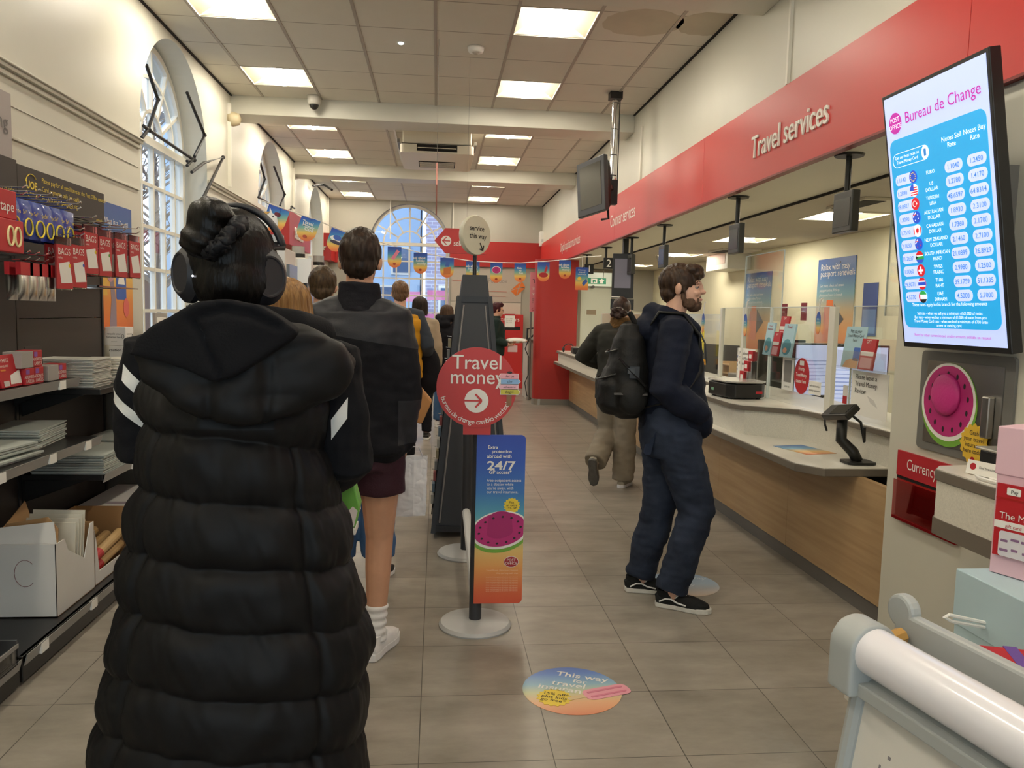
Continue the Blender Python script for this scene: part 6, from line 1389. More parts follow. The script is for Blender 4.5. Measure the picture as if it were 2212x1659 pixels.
# ---- floor stickers
FS = grad_mat('floor_sticker_blend', [(0, '#dc8a66'), (.25, '#e5b184'), (.45, '#c9cda0'), (.62, '#8fb7c8'), (.85, '#5f84c6'), (1, '#5070b8')], .3, 1)
def floor_sticker(label, x, y, r, full):
    t = thing('floor_sticker', label, 'floor sticker', (x, y, 0)); M = T(x, y, .0012) @ Rz(-.35 if full else -.3)
    MB().prism(circ(r, 56), .001, T(x, y, .0005)).build('disc', FS if full else grad_mat('worn_blend', [(0, '#c9b39c'), (.5, '#a9bccb'), (1, '#8fa9c6')], .3, 1), t)
    MW = WHITEC if full else mat('worn_white', '#d5dbe0', .5)
    text([('This way', .02, .105*r/.2, .056*r/.2, 'CENTER'), ('for', .02, .063*r/.2, .046*r/.2, 'CENTER'), ('travel', -.02, .02*r/.2, .056*r/.2, 'CENTER'), ('insurance' if full else 'Money', -.02, -.025*r/.2, .056*r/.2, 'CENTER')], MW, M @ T(0, 0, .001), t, wide=1.1, bold=.01)
    if full:
        flat(star(16, .062, .072, -.055, -.085), M, .0008).build('star', MATS['print_yellow2'], t)
        text([('15% off*', -.055, -.07, .03, 'CENTER'), ('plus kids', -.055, -.095, .03, 'CENTER'), ('go free*', -.055, -.12, .03, 'CENTER')], INK, M @ T(0, 0, .0018), t, name='star_text')
        lo = T(x+.10, y-.005, .0012) @ Rz(.30)
        flat(rrect(.20, .085, .03, .03, -.03), lo, .0012).build('printed_lolly', mat('print_lolly', '#e39aa8', .45), t)
        for yy in (-.048, -.012): flat(rrect(.16, .012, .005, .03, yy), lo, .0022).build('printed_groove', mat('print_lolly_dark', '#d3788c', .45), t)
        flat(rrect(.09, .025, .01, -.10, -.03), lo, .0011).build('printed_stick', mat('print_stick', '#d9bf8f', .5), t)
floor_sticker('round floor sticker this way for travel insurance with ice lolly picture', .567, 3.0, .20, True)
floor_sticker('worn pale floor sticker partly under the bearded man, by his toes', 1.42, 4.22, .2, False)
# ---------------------------------------------------------------- people
SKIN = mat('skin', '#d3a489', .5, var=.06, vs=18); SKIN2 = mat('skin_warm', '#c99778', .5, var=.07, vs=14)
def hairmat(name, a, b, st=(60, 60, 5), rough=.42):
    return mat(name, a, rough, col2=b, vs=1.6, stretch=st, bump=.5, bs=2.2, spec=.22)
def cloth(name, a, var=.1, rough=.85, bs=220, bump=.25, vs=5, sheen=0): return mat(name, a, rough, var=var, vs=vs, bump=bump, bs=bs, sheen=sheen, spec=.25)
def mixp(p, q, t): return V(p).lerp(V(q), t)
class Body:
    """joint positions in the person's own frame: x right, y forward, z up"""
    def __init__(s, h, **o):
        k = h/1.75; s.k = k
        J = dict(head=(0, .015, 1.632), neck=(0, -.012, 1.47), sL=(-.165, -.01, 1.425), sR=(.165, -.01, 1.425), eL=(-.215, -.03, 1.14), eR=(.215, -.03, 1.14), wL=(-.225, .03, .89), wR=(.225, .03, .89),
                 hL=(-.085, 0, .91), hR=(.085, 0, .91), kL=(-.095, .01, .49), kR=(.095, .01, .49), aL=(-.1, -.03, .085), aR=(.1, -.03, .085), fL=-.08, fR=.08, fpL=0, fpR=0)
        for a, b in o.items():
            if a in J: J[a] = b
        s.J = {a: (V(b)*k if isinstance(b, tuple) else b) for a, b in J.items()}
        s.HM = Matrix.Translation(s.J['head']) @ Rz(o.get('yaw', 0)) @ Rx(o.get('pitch', 0)) @ Matrix.Scale(k, 4)
    def head(s, mb, hair_side=True):
        M = s.HM
        for c, r in (((0, -.014, .03), (.074, .093, .083)), ((0, .022, -.03), (.060, .068, .078)), ((0, .05, -.088), (.036, .036, .026)), ((0, .035, -.06), (.052, .052, .045)),
                     ((0, .098, -.026), (.014, .019, .012)), ((0, .090, -.006), (.009, .014, .028)), ((0, .079, .022), (.045, .016, .012)), ((0, .086, -.058), (.022, .010, .006)), ((0, .084, -.069), (.02, .010, .007)), ((.03, .07, -.03), (.02, .02, .018)), ((-.03, .07, -.03), (.02, .02, .018))):
            mb.ell(c, r, M, nu=20, nv=14)
        for sg in (-1, 1):
            mb.ell((0, 0, 0), (.011, .019, .032), M @ T(sg*.077, -.012, -.008) @ Rz(-sg*.35) @ Rx(-.15), nu=12, nv=10)
        n = s.J['neck']; hd = M @ V((0, -.018, -.05))
        mb.limb([(n+V((0, 0, -.06))*s.k, .066*s.k), (n, .056*s.k), (hd, .054*s.k)])
    def torso(s, mb, t=0, z0=.80, z1=1.46, fat=1.0, boxy=0, deep=1.0):
        k = s.k; R = [(.80, .150, .105, -.01), (.90, .163, .115, -.012), (1.0, .148, .105, -.005), (1.08, .138, .10, 0), (1.18, .148, .106, 0), (1.30, .163, .112, -.004), (1.38, .168, .102, -.01), (1.43, .135, .08, -.015), (1.475, .075, .062, -.015)]
        out = []
        for z, a, b, y in R:
            if z < z0-.001: continue
            if z > z1: break
            if boxy: a = a+(.168-a)*boxy*(1 if z < 1.38 else 0); b = b+(.12-b)*boxy*(1 if z < 1.38 else 0)
            out.append((0, y*k, z*k, (a*fat+t)*k, (b*fat*deep+t)*k, 2.3))
        if out[0][2] > z0*k+.001: q = out[0]; out = [(q[0], q[1], z0*k, q[3], q[4], 2.3)]+out
        mb.rings(out, 28)
    def arm(s, mb, S, t=0, upto=1.0, rs=(.056, .046, .030)):
        k = s.k; a, e, w_ = s.J['s'+S], s.J['e'+S], s.J['w'+S]; ctr = V((0, a.y, a.z))
        ch = [(ctr.lerp(a, .55), (rs[0]+.004+t)*k), (a, (rs[0]+t)*k), (a.lerp(e, .5), ((rs[0]+rs[1])/2+t)*k), (e, (rs[1]+t)*k)]
        if upto >= 1: f = 1 if t == 0 else .86; ch += [(e.lerp(w_, .35), ((rs[1]+rs[2])/2+.005+t)*k), (e.lerp(w_, f), (rs[2]+t*.8)*k)]
        mb.limb(ch)
    def leg(s, mb, S, t=0, z0=0, rs=(.088, .058, .054, .036), flare=0):
        k = s.k; h, kn, a = s.J['h'+S], s.J['k'+S], s.J['a'+S]
        ch = [(h, (rs[0]+t)*k), (h.lerp(kn, .5), ((rs[0]+rs[1])/2+.008+t)*k), (kn, (rs[1]+t+flare*.5)*k), (kn.lerp(a, .32), (rs[2]+t+flare*.8)*k), (kn.lerp(a, .7), ((rs[2]+rs[3])/2-.002+t+flare)*k), (a, (rs[3]+t+flare)*k)]
        if z0:
            if z0*k < a.z-.002 and a.z < .15: ch.append((V((a.x, a.y, z0*k)), ch[-1][1]))
            new = []
            for (p, r), (q, r2) in zip(ch, ch[1:]):
                new.append((p, r))
                if q.z < z0*k:
                    f = (p.z-z0*k)/max(1e-6, p.z-q.z); new.append((p.lerp(q, f), r+(r2-r)*f)); break
            else: new.append(ch[-1])
            ch = new
        vs = mb.limb(ch) if not z0 else mb.tube([p for p, r in ch], [r for p, r in ch], 18)
    def foot(s, mb, S, t=0, L=.25):
        k = s.k; a = s.J['a'+S]; M = Matrix.Translation(a) @ Rz(-s.J['f'+S]*1.0) @ Rx(s.J['fp'+S])
        mb.limb([((0, -.035*k, -.045*k), (.034+t)*k), ((0, .06*k, -.045*k), (.036+t)*k), ((0, (L-.1)*k, -.055*k), (.026+t)*k)], M); mb.limb([((0, -.01, 0), (.034+t)*k), ((0, .05*k, -.04*k), (.03+t)*k)], M)
    def hand(s, mb, S, curl=.6, side=None, spread=.2, down=None):
        """palm and five unequal bent fingers"""
        k = s.k; e, w_ = s.J['e'+S], s.J['w'+S]; d = (w_-e).normalized() if down is None else V(down).normalized()
        sg = 1 if S == 'R' else -1
        inn = V(side).normalized() if side else V((-sg, 0, 0)); inn = (inn-d*inn.dot(d)).normalized()     # the way the palm faces
        f = d.cross(inn)*sg; f = f.normalized()                                                         # towards the thumb
        if f.y < 0 and side is None: f = -f
        mb.limb([(w_, .026*k), (w_+d*.04*k, .027*k)]); c = w_+d*.055*k
        for q in (-.024, -.008, .008, .024): mb.limb([(w_+d*.02*k+f*q*k*.7, .015*k), (w_+d*.085*k+f*q*k, .0125*k)], n=10)
        for q, l, r in ((.027, .072, .0088), (.009, .080, .009), (-.009, .074, .0086), (-.026, .058, .0078)):
            p = w_+d*.088*k+f*q*k; u = d; ch = [(p-u*.012*k, r*k)]
            for j, ln in enumerate((.45, .32, .23)):
                u = (u*math.cos(curl*(.8+.25*j))+inn*math.sin(curl*(.8+.25*j))).normalized(); p = p+u*l*ln*k; ch.append((p, r*k*(1-.09*(j+1))))
            mb.limb(ch, n=10)
        p = w_+d*.03*k+f*.026*k; u1 = (d*.75+f*.6+inn*.3).normalized(); u2 = (d*.9+f*.1+inn*.5).normalized()
        mb.limb([(p-f*.012*k, .013*k), (p+u1*.035*k, .0115*k), (p+u1*.035*k+u2*.028*k, .0095*k), (p+u1*.035*k+u2*.05*k, .0075*k)], n=10)
def xf(mb, M): mb.v = [M @ p for p in mb.v]; return mb
def shoe(B, S, M, parent, upper, sole, L=.27, stripe=None, laces=None, thick=.028):
    k = B.k; a = B.J['a'+S]; Q = M @ Matrix.Translation(a) @ Rz(-B.J['f'+S]) @ Rx(B.J['fp'+S])
    out = [(.0, -.075), (.03, -.065), (.036, -.03), (.034, .03), (.043, .09), (.044, .13), (.03, .175), (.0, .19), (-.028, .178), (-.041, .13), (-.04, .09), (-.032, .03), (-.035, -.03), (-.03, -.065)]
    out = [(x*1.08*k, y*L/.265*k) for x, y in out]; zb = -.085*k
    m = MB().prism(out, thick*k, Q @ T(0, 0, zb)); m.build('sole', sole, parent, bevel=.006*k)
    u = MB(); z0 = zb+thick*k-.004
    secs = ((0, 1.0), (.02, .985), (.035, .9), (.05, .78))
    vs = [];
    n = len(out)
    for dz, sc in ((0, .97), (.018, .95), (.032, .84), (.045, .66), (.052, .4)):
        for x, y in out:
            yy = y*sc if y > 0 else y*min(1, sc+.12*dz/.05); lift = 0
            vs.append((x*sc, yy*.98-(.01 if dz > .03 else 0)*k, z0+dz*k))
    fs = [(i*n+j, i*n+(j+1) % n, (i+1)*n+(j+1) % n, (i+1)*n+j) for i in range(4) for j in range(n)]+[tuple(range(4*n, 5*n))]
    u.add(vs, fs, Q); u.rings([(0, -.018*k, z0, .036*k, .056*k), (0, -.02*k, z0+.03*k, .036*k, .055*k), (0, -.026*k, z0+.065*k, .036*k, .046*k)], 20, Q)
    o = u.build('shoe_upper', upper, parent, smooth=True, auto=True)
    if laces:
        l = MB()
        for i in range(5):
            y = (.055+.017*i)*k; z = z0+(.058-.006*i)*k
            l.tube([Q @ V((-.022*k, y, z-.008*k)), Q @ V((0, y+.006*k, z)), Q @ V((.022*k, y, z-.008*k))], .0035*k, 5)
        for sg in (-1, 1): l.tube([Q @ V((0, .04*k, z0+.06*k)), Q @ V((sg*.03*k, .05*k, z0+.062*k)), Q @ V((sg*.035*k, .03*k, z0+.04*k))], .003*k, 5)
        l.build('laces', laces, o)
    if stripe:
        for sg in (-1, 1):
            l = MB().tube([Q @ V((sg*(.040+.002)*k, y*k, z0+z*k)) for y, z in ((-.05, .012), (-.02, .030), (.01, .032), (.04, .018), (.085, .010))], .0042*k, 6); l.build('side_stripe', stripe, o)
    return o
def short_hair(B, M, parent, m, vox=.006, top=1.0, quiff=0, nape=-.075, fringe=False, seed=0, amp=.0035):
    mb = MB(); H_ = B.HM
    mb.ell((0, -.02, .035), (.0825*top, .100*top, .092*top), H_, nu=22, nv=16)
    mb.ell((0, -.055, -.02), (.070, .058, .055), H_); mb.ell((0, -.06, nape+.03), (.052, .040, .035), H_)
    for sg in (-1, 1): mb.ell((sg*.062, .0, .01), (.021, .045, .045), H_)
    if quiff: mb.ell((0, .03, .095), (.062, .06, .03+quiff), H_)
    o = fuse(mb, vox*B.k, 5)
    inv = H_.inverted()
    def keep(p):
        q = inv @ p
        return q
    def f(p, n):
        q = inv @ p
        d = amp*(noise.noise(V((q.x*55, q.y*22+q.z*14, q.z*20))+V((seed, 0, 0)))+.7*noise.noise(V((q.x*120, q.y*45+q.z*20, q.z*30))))
        if q.y > .045 and q.z < .055 and not fringe: d -= .02
        return d
    displace(o, f); return xf(o, M).build('hair', m, parent, smooth=True)
def long_hair(B, M, parent, m, z_end, width=.11, back=.05, wave=0, seed=0, part='hair', front=.02):
    """straight hair falling from the crown, with combed grooves"""
    H_ = B.HM; k = B.k; L = z_end
    def fn(u, v):
        a = 2*PI*u; c, s_ = math.cos(a), math.sin(a)
        if v < .35:
            t = v/.35*PI/2; rx, ry, z = .088*math.sin(t), .105*math.sin(t), .035+.092*math.cos(t); cy = -.02
        else:
            w_ = (v-.35)/.65; z = .035-(.035+L)*w_; rx = .088+(width-.088)*math.sin(w_*PI*.55); ry = .105+(.085-.105)*w_; cy = -.02-back*w_
        g = .0035*math.sin(a*23+seed)+.003*math.sin(a*41+2*seed)+.004*noise.noise(V((a*6, v*2, seed)))
        g *= min(1, v*4); g += wave*math.sin(v*14+a*3)*max(0, v-.4)
        y = cy+(ry+g)*s_
        if s_ > .2 and v > .28: y = min(y, front)
        return H_ @ V(((rx+g)*c, y, z+(.012*math.sin(a*9+seed)+.008*math.sin(a*17) if v > .95 else 0)))
    o = MB().sheet(fn, 160, 46); return xf(o, M).build(part, m, parent, smooth=True)
def eyes(B, M, parent, iris='#4a3526'):
    wh, ir = mat('eye_white', '#a89c94', .35), mat('iris_'+iris, iris, .2)
    for sg in (-1, 1):
        c = B.HM @ V((sg*.031, .0713, .0)); e = MB().ell(tuple(c), .0108*B.k, M); e.ell(tuple(B.HM @ V((sg*.032, .0788, .0))), .0052*B.k, M, k=1); e.build('eye', [wh, ir], parent, smooth=True)
def person(label, x, y, ang, B):
    t = thing('person', label, 'person', (x, y, 0), ang); return t, wm(t)
def bodymesh(B, t, M, vox, skin, hands=(), legs=True, arms=True, fat=1.0):
    mb = MB(); B.head(mb); B.torso(mb, 0, fat=fat)
    for S in 'LR':
        if arms: B.arm(mb, S)
        if legs: B.leg(mb, S); B.foot(mb, S)
    for h in hands: B.hand(mb, **h)
    o = fuse(mb, vox, 4); return xf(o, M).build('body', skin, t, smooth=True)
def top(B, t, M, m, vox, tk=.022, z0=.86, fat=1.05, boxy=.5, sleeves='LR', rs=(.062, .054, .042), amp=.006, name='jacket', extra=None, deep=1.05, fn=None, seed=1, upto=1.0, smooth=8):
    mb = MB(); B.torso(mb, tk, z0, 1.465, fat, boxy, deep)
    for S in sleeves: B.arm(mb, S, tk*.6, rs=rs, upto=upto)
    if extra: extra(mb)
    o = fuse(mb, vox, smooth); wrinkle(o, amp, 8, 12, seed)
    ms = m
    if fn: region(o, fn); ms = m
    return xf(o, M).build(name, ms, t, smooth=True)
def trousers(B, t, M, m, vox, tk=.016, hem=.09, flare=.0, top_z=.98, amp=.006, name='trousers', seed=2, fat=1.0, rs=(.088, .062, .056, .046)):
    mb = MB(); mb.rings([(0, -.008*B.k, z*B.k, a*B.k*fat, b*B.k*fat, 2.3) for z, a, b in ((.77, .14, .105), (.84, .158, .12), (.90, .168, .125), (top_z, .158, .115))], 26)
    for S in 'LR': B.leg(mb, S, tk, hem, rs=rs, flare=flare)
    o = fuse(mb, vox, 6); wrinkle(o, amp, 9, 14, seed); return xf(o, M).build(name, m, t, smooth=True)
BLK = cloth('black_fleece', '#15141a'); DKC = cloth('dark_cloth', '#22222a'); JEAN = cloth('blue_jeans', '#44648c', .22, bs=300); JEAN2 = cloth('dark_jeans', '#2a3752', .3, bs=300, vs=7)
# ======== woman with headphones, nearest
COATM = mat('puffer_nylon', '#0b0a0c', .56, var=.12, vs=5, spec=.25, bump=.06, bs=60); HOOD = cloth('hoodie_black', '#0b0b10', .08)
YW = 1.75
B = Body(1.70, eL=(-.235, -.05, 1.20), wL=(-.12, .20, 1.12), eR=(.26, -.06, 1.12), wR=(.16, .2, 1.05), head=(-.01, .0, 1.655), neck=(-.01, -.02, 1.49))
c_ = at(500, 700, Y=YW)
t, M = person('woman in long black puffer gilet and black headphones, hair in a bun', -.42, YW, 0, B)
bodymesh(B, t, M, .009, SKIN2, arms=False)
ROWS_ = [(690, 425, 600), (705, 380, 650), (722, 338, 705), (745, 322, 730), (790, 316, 742), (850, 316, 735), (900, 318, 718), (950, 323, 719), (1037, 312, 726), (1097, 293, 748), (1183, 279, 760), (1266, 269, 772), (1330, 257, 797), (1394, 242, 803), (1494, 231, 795), (1560, 215, 793), (1610, 208, 789), (1680, 205, 797)]
def coat_at(z):
    for (a, b) in zip(CR, CR[1:]):
        if b[0] <= z <= a[0]:
            f = (a[0]-z)/(a[0]-b[0]+1e-9); f = f*f*(3-2*f)*.5+f*.5
            return a[1]+(b[1]-a[1])*f, a[2]+(b[2]-a[2])*f
    return (CR[0][1], CR[0][2]) if z > CR[0][0] else (CR[-1][1], CR[-1][2])
CR = [(at((l+r)/2, y, Y=YW).z, at(l, y, Y=YW).x, at(r, y, Y=YW).x) for y, l, r in ROWS_]
SEAM = [at(500, y, Y=1.60).z for y in (850, 962, 1098, 1232, 1362, 1500, 1625, 1760)]
ZT, ZB = CR[0][0], CR[-1][0]-.02
def coat_fn(u, v):
    a = 2*PI*u; z = ZT+(ZB-ZT)*v; l, r = coat_at(z); cx, hw = (l+r)/2, (r-l)/2*.965
    q = (ZT-z)/(ZT-ZB); hd = .07+.10*min(1, q*5)+.05*q
    c, s_ = math.cos(a), math.sin(a); e = 2/2.25
    x = math.copysign(abs(c)**e, c); y = math.copysign(abs(s_)**e, s_)
    zz = z+.016*math.sin(a*1.0+.4)+.012*noise.noise(V((x*3, y*3, z*2)))+.02*c     # seams wander and dip to the right
    b = 0.
    for z0, z1 in zip(SEAM, SEAM[1:]):
        if z1 <= zz <= z0:
            f = (z0-zz)/(z0-z1); dm_ = min(f, 1-f)*(z0-z1); b = .013*(1-math.exp(-(dm_/.020)**1.2))+.006*math.sin(PI*f)-.004
            pk = math.exp(-(dm_/.022)**2)
            b += (1-pk)*.009*noise.noise(V((x*3.5, y*3.5, z*6)))+.004*noise.noise(V((x*14, y*14, z*6)))*(.1+pk*.9)+.006*noise.noise(V((x*4+5, y*4, z*15)))+.004*abs(noise.noise(V((x*9+z*14, y*9, z*6))))
    if zz > SEAM[0]: b = .006*noise.noise(V((x*8, y*8, z*6)))
    sd = math.exp(-((a-1.74*PI)/.05)**2)+math.exp(-((a-1.26*PI)/.05)**2)
    if zz < SEAM[1]: b -= .010*sd
    edge = 1-.03*(v > .985)
    dz = (.03*(-c)*.9)*max(0, (v-.8)/.2)
    return V((cx+(hw+b)*x*edge, YW+(hd+b)*y*edge, z+dz))
m = MB().sheet(coat_fn, 260, 330)
m.build('puffer_gilet', COATM, t, smooth=True)
MB().rings([(0, 0, -.02, .20, .14), (0, 0, 0, .235, .17)], 40, T(sum(CR[-1][1:])/2, YW, ZB+.02)).build('gilet_lining', DKC, t, smooth=True)
def pillow(px, Y, th, vox=.011, smooth=14, bend=.55, xc=None, grow=1.06):
    pts = [at(x, y, Y=Y) for x, y in px]; cx = sum(p.x for p in pts)/len(pts); cz = sum(p.z for p in pts)/len(pts)
    poly = [(cx+(p.x-cx)*grow, cz+(p.z-cz)*grow) for p in pts]
    o = fuse(MB().prism(poly, th, frame((0, Y, 0), *FRONT), z0=-th/2), vox, smooth); xc = cx if xc is None else xc
    return o.move(lambda p: V((p.x, p.y+bend*(p.x-xc)**2, p.z)))
def crease(o, lines, depth=.008, wd=.007):
    def f(p, n):
        d = 9
        for a, b in lines:
            ab = V((b[0]-a[0], b[1]-a[1])); ap = V((p.x-a[0], p.z-a[1])); s_ = max(0, min(1, ap.dot(ab)/ab.dot(ab))); d = min(d, (ap-ab*s_).length)
        return -depth*math.exp(-(d/wd)**2)
    return displace(o, f)
def pxl(pl, Y): q = [at(x, y, Y=Y) for x, y in pl]; return [((a.x, a.z), (b.x, b.z)) for a, b in zip(q, q[1:])]
o = pillow([(312, 752), (330, 810), (400, 855), (470, 893), (560, 908), (640, 892), (715, 852), (742, 808), (738, 768), (705, 738), (650, 716), (590, 700), (440, 700), (370, 715)], 1.585, .15, bend=.95, xc=-.46, smooth=11)
crease(o, pxl([(573, 775), (580, 840), (575, 905)], 1.53)+pxl([(452, 820), (455, 900)], 1.53), .016, .006); crease(o, pxl([(400, 800), (500, 870), (640, 850)], 1.5)+pxl([(590, 760), (690, 745)], 1.5), .006, .012); wrinkle(o, .016, 8, 11, 4).build('gilet_hood', COATM, t, smooth=True)
o = pillow([(296, 762), (306, 732), (350, 702), (395, 676), (440, 655), (500, 650), (560, 663), (600, 690), (638, 716), (615, 740), (560, 772), (505, 806), (470, 818), (430, 800), (370, 778)], 1.535, .075, bend=1.0, xc=-.43, smooth=5, vox=.0075)
crease(o, pxl([(402, 690), (425, 722), (440, 760), (468, 815)], 1.47), .014, .0045); crease(o, pxl([(420, 682), (470, 668), (530, 678), (590, 706)], 1.47), .012, .006); wrinkle(o, .006, 9, 9, 6).build('hoodie_hood', HOOD, t, smooth=True)
mb = MB(); mb.limb([(V((-.10, .02, 1.455)), .04), (V((-.06, -.065, 1.47)), .045), (V((.03, -.085, 1.475)), .045), (V((.12, -.06, 1.465)), .045), (V((.16, .02, 1.455)), .04)])
xf(fuse(mb, .009, 6), M).build('hoodie_collar', HOOD, t, smooth=True)
for S, e_, w_, s0 in (('left', at(296, 955, Y=1.74), V((-.50, 1.98, 1.17)), at(325, 765, Y=1.76)), ('right', at(752, 990, Y=1.74), V((-.30, 2.0, 1.05)), at(722, 780, Y=1.76))):
    mb = MB(); mb.limb([(s0+V((.05 if S == 'left' else -.05, 0, 0)), .06), (s0, .062), (s0.lerp(e_, .5), .062), (e_, .058), (e_.lerp(w_, .5), .05), (w_, .04)])
    o = fuse(mb, .0038, 10); wrinkle(o, .008, 9, 13, 3 if S == 'left' else 5)
    rt = V((-.42, YW, 0))
    def pl(n, c): n = V(n); return (n.x, n.y, n.z, c-n.dot(rt))
    if S == 'left':
        za, zb2 = at(306, 822, Y=1.72).z, at(296, 878, Y=1.72).z
        gr = [[pl((.9, 0, 1), za-.9*.633-.018), pl((-.9, 0, -1), -(za-.9*.633+.016)), pl((1, 0, 0), -.655), pl((-1, 0, 0), .605), pl((0, -1, 0), -1.76)], [pl((.8, 0, 1), zb2-.8*.65-.013), pl((-.8, 0, -1), -(zb2-.8*.65+.012)), pl((0, -1, 0), -1.76)]]
    else:
        za = at(738, 897, Y=1.7).z; gr = [[pl((-1.4, 0, 1), za+1.4*.20-.022), pl((1.4, 0, -1), -(za+1.4*.20+.022)), pl((1, 0, 0), -.222), pl((-1, 0, 0), .188), pl((0, -1, 0), -1.75)]]
    o.build('hoodie_sleeve', split_mat('sleeve_'+S, '#0b0b10', '#d9d7d2', gr, (.85, .7)), t, smooth=True)
# her hair: combed up into a bun
BH = hairmat('hair_black', '#070504', '#100c0a', (70, 70, 9), .38)
hc = at(503, 556, Y=1.72); mb = MB()
mb.ell(tuple(hc), (.090, .108, .104), nu=24, nv=16); mb.ell((hc.x+.005, hc.y-.03, hc.z-.05), (.078, .085, .075)); mb.ell((hc.x+.005, hc.y-.035, hc.z-.095), (.055, .06, .035))
o = fuse(mb, .006, 6); bc = at(452, 492, Y=1.63)
def comb(p, n):
    d = p-bc; a = math.atan2(d.x, d.z)*7+math.atan2(d.y, d.z)*4
    return .0006*math.sin(a*7)+.0005*math.sin(a*13+1)
displace(o, comb).build('hair', BH, t, smooth=True)
mb = MB().ell((bc.x+.004, bc.y, bc.z+.004), (.048, .050, .058), nu=24, nv=16); mb.ell((bc.x-.012, bc.y-.01, bc.z-.028), (.042, .045, .036)); mb.ell((bc.x+.012, bc.y-.012, bc.z+.022), (.040, .042, .036))
o = fuse(mb, .005, 4); displace(o, lambda p, n: .0018*math.sin((p.x-bc.x)*90+(p.z-bc.z)*160+5*noise.noise(p*14))+.002*noise.noise(p*30)).build('hair_bun', BH, t, smooth=True)
sc0 = at(484, 514, Y=1.615); ax = V((.55, .25, -.5)).normalized(); u_ = ax.orthogonal().normalized(); w_ = ax.cross(u_); rg = []
for i in range(61):
    a = 2*PI*i/60; rr = .042+.005*math.sin(a*17); rg.append(sc0+u_*rr*math.cos(a)+w_*rr*math.sin(a)+ax*.005*math.sin(a*23))
MB().tube(rg, [.014+.004*math.sin(i*1.9) for i in range(61)], 8).build('scrunchie', cloth('scrunchie_cloth', '#17171b', .1, .5), t, smooth=True)
rnd = random.Random(5); mb = MB()
for i in range(60):
    p0 = V((hc.x-.07+.15*rnd.random(), hc.y-.07-.02*rnd.random(), hc.z-.10-.01*rnd.random())); mb.tube([p0, p0+V((rnd.uniform(-.012, .012), .0, -.02)), p0+V((rnd.uniform(-.03, .03), .01, -.035-.03*rnd.random()))], [.0012, .001, .0004], 4)
for i in range(0):
    a = rnd.uniform(.8, 3.6); p0 = bc+V((.05*math.cos(a), 0, .056*math.sin(a))); mb.tube([p0, p0+V((.008*math.cos(a+.9), -.01, .008*math.sin(a+.9))), p0+V((.02*math.cos(a+1.2), .0, .014*math.sin(a+1.2)))], [.0008, .0006, .0003], 4)
mb.build('loose_strands', BH, t)
hp_ = thing('headphones', 'black over-ear headphones worn by the woman in the puffer gilet', 'headphones', tuple(hc))
HPB = mat('headphone_black', '#1c1b1e', .38); HPM = mat('headphone_matte', '#242328', .5)
arc_ = [V((hc.x+.1*math.sin(a), hc.y+.03, hc.z+.002+.108*math.cos(a))) for a in [-1.32+2.64*i/24 for i in range(25)]]
MB().tube(arc_, .019, 10, sx=.42, up=(0, 0, 1)).build('headband', HPM, hp_, smooth=True)
for sg, px in ((-1, (418, 592)), (1, (567, 598))):
    c = at(*px, Y=1.70); d = V((sg*.66 if sg > 0 else -.74, -.70, -.05)).normalized(); Mc = frame(c, d.cross(V((0, 0, 1))), (0, 0, 1)); z = V((Mc[0][2], Mc[1][2], Mc[2][2]))
    if z.dot(d) < 0: Mc = Mc @ Ry(PI)
    cup = MB().lathe([(.030, -.035), (.046, -.032), (.05, -.02), (.046, -.008)], 32, Mc @ Matrix.Diagonal((.98, 1.2, 1.2, 1))); cup.build('ear_cushion', HPB, hp_, smooth=True, auto=True)
    cup = MB().lathe([(.044, -.008), (.051, .002), (.050, .012), (.036, .026), (.033, .026), (.031, .024), (.001, .024)], 32, Mc @ Matrix.Diagonal((.98, 1.2, 1.2, 1))); cup.build('ear_cup', HPM, hp_, smooth=True, auto=True)
    MB().tube([arc_[0 if sg < 0 else -1], Mc @ V((0, .064, .004)), Mc @ V((0, .045, .014))], [.011, .011, .009], 8, sx=.6).build('yoke', HPB, hp_, smooth=True)
MB().ell(tuple(at(416, 596, Y=1.645)), .0022).build('status_light', mat('led_glow', '#f4f4ff', .3, emit=2), hp_)
# ======== man in black fleece, bare legs
B = Body(1.84, eR=(.172, -.04, 1.13), wR=(.168, .015, .885), eL=(-.20, .0, 1.14), wL=(-.12, .2, 1.05), aR=(.075, -.0, .085), kR=(.085, .03, .50), fR=.35, aL=(-.10, .05, .085), sL=(-.13, -.01, 1.40), sR=(.13, -.01, 1.40))
t, M = person('man in black fleece jacket, maroon shorts, white socks and white trainers', -.325, 3.36, 0, B)
bodymesh(B, t, M, .0055, SKIN2, [dict(S='R', curl=.75)])
NYL = mat('yoke_nylon', '#2b2b2f', .5, var=.1, vs=6, spec=.35, bump=.08, bs=50)
def ext(mb):
    k = B.k; mb.rings([(0, .0, .835*k, .175*k, .13*k, 2.3), (0, 0, .87*k, .20*k, .15*k, 2.3), (0, -.005, .95*k, .205*k, .15*k, 2.3), (0, -.01, 1.2*k, .195*k, .145*k, 2.3), (0, -.015, 1.33*k, .175*k, .125*k, 2.3), (0, -.015, 1.42*k, .135*k, .10*k, 2.3)], 30)
def fl(p):
    if p.z > 1.385 + .10*(-p.x)*(1 if p.x < .1 else .2): return 1
    if abs(p.x) > .205 and p.z < 1.2+.0*p.x and p.z > .95: return 1
    return 0
FLC = split_mat('fleece_and_nylon', '#121217', '#2b2b2f', [[(.16, 0, 1, 1.392)], [(1, 0, 0, .172), (0, 0, -1, -1.14), (0, 0, 1, .95)], [(-1, 0, 0, .19), (0, 0, -1, -1.14), (0, 0, 1, .95)]])
top(B, t, M, FLC, .009, .026, .87, boxy=.7, rs=(.075, .066, .054), extra=ext, amp=.010, seed=3)
mb = MB(); k = B.k
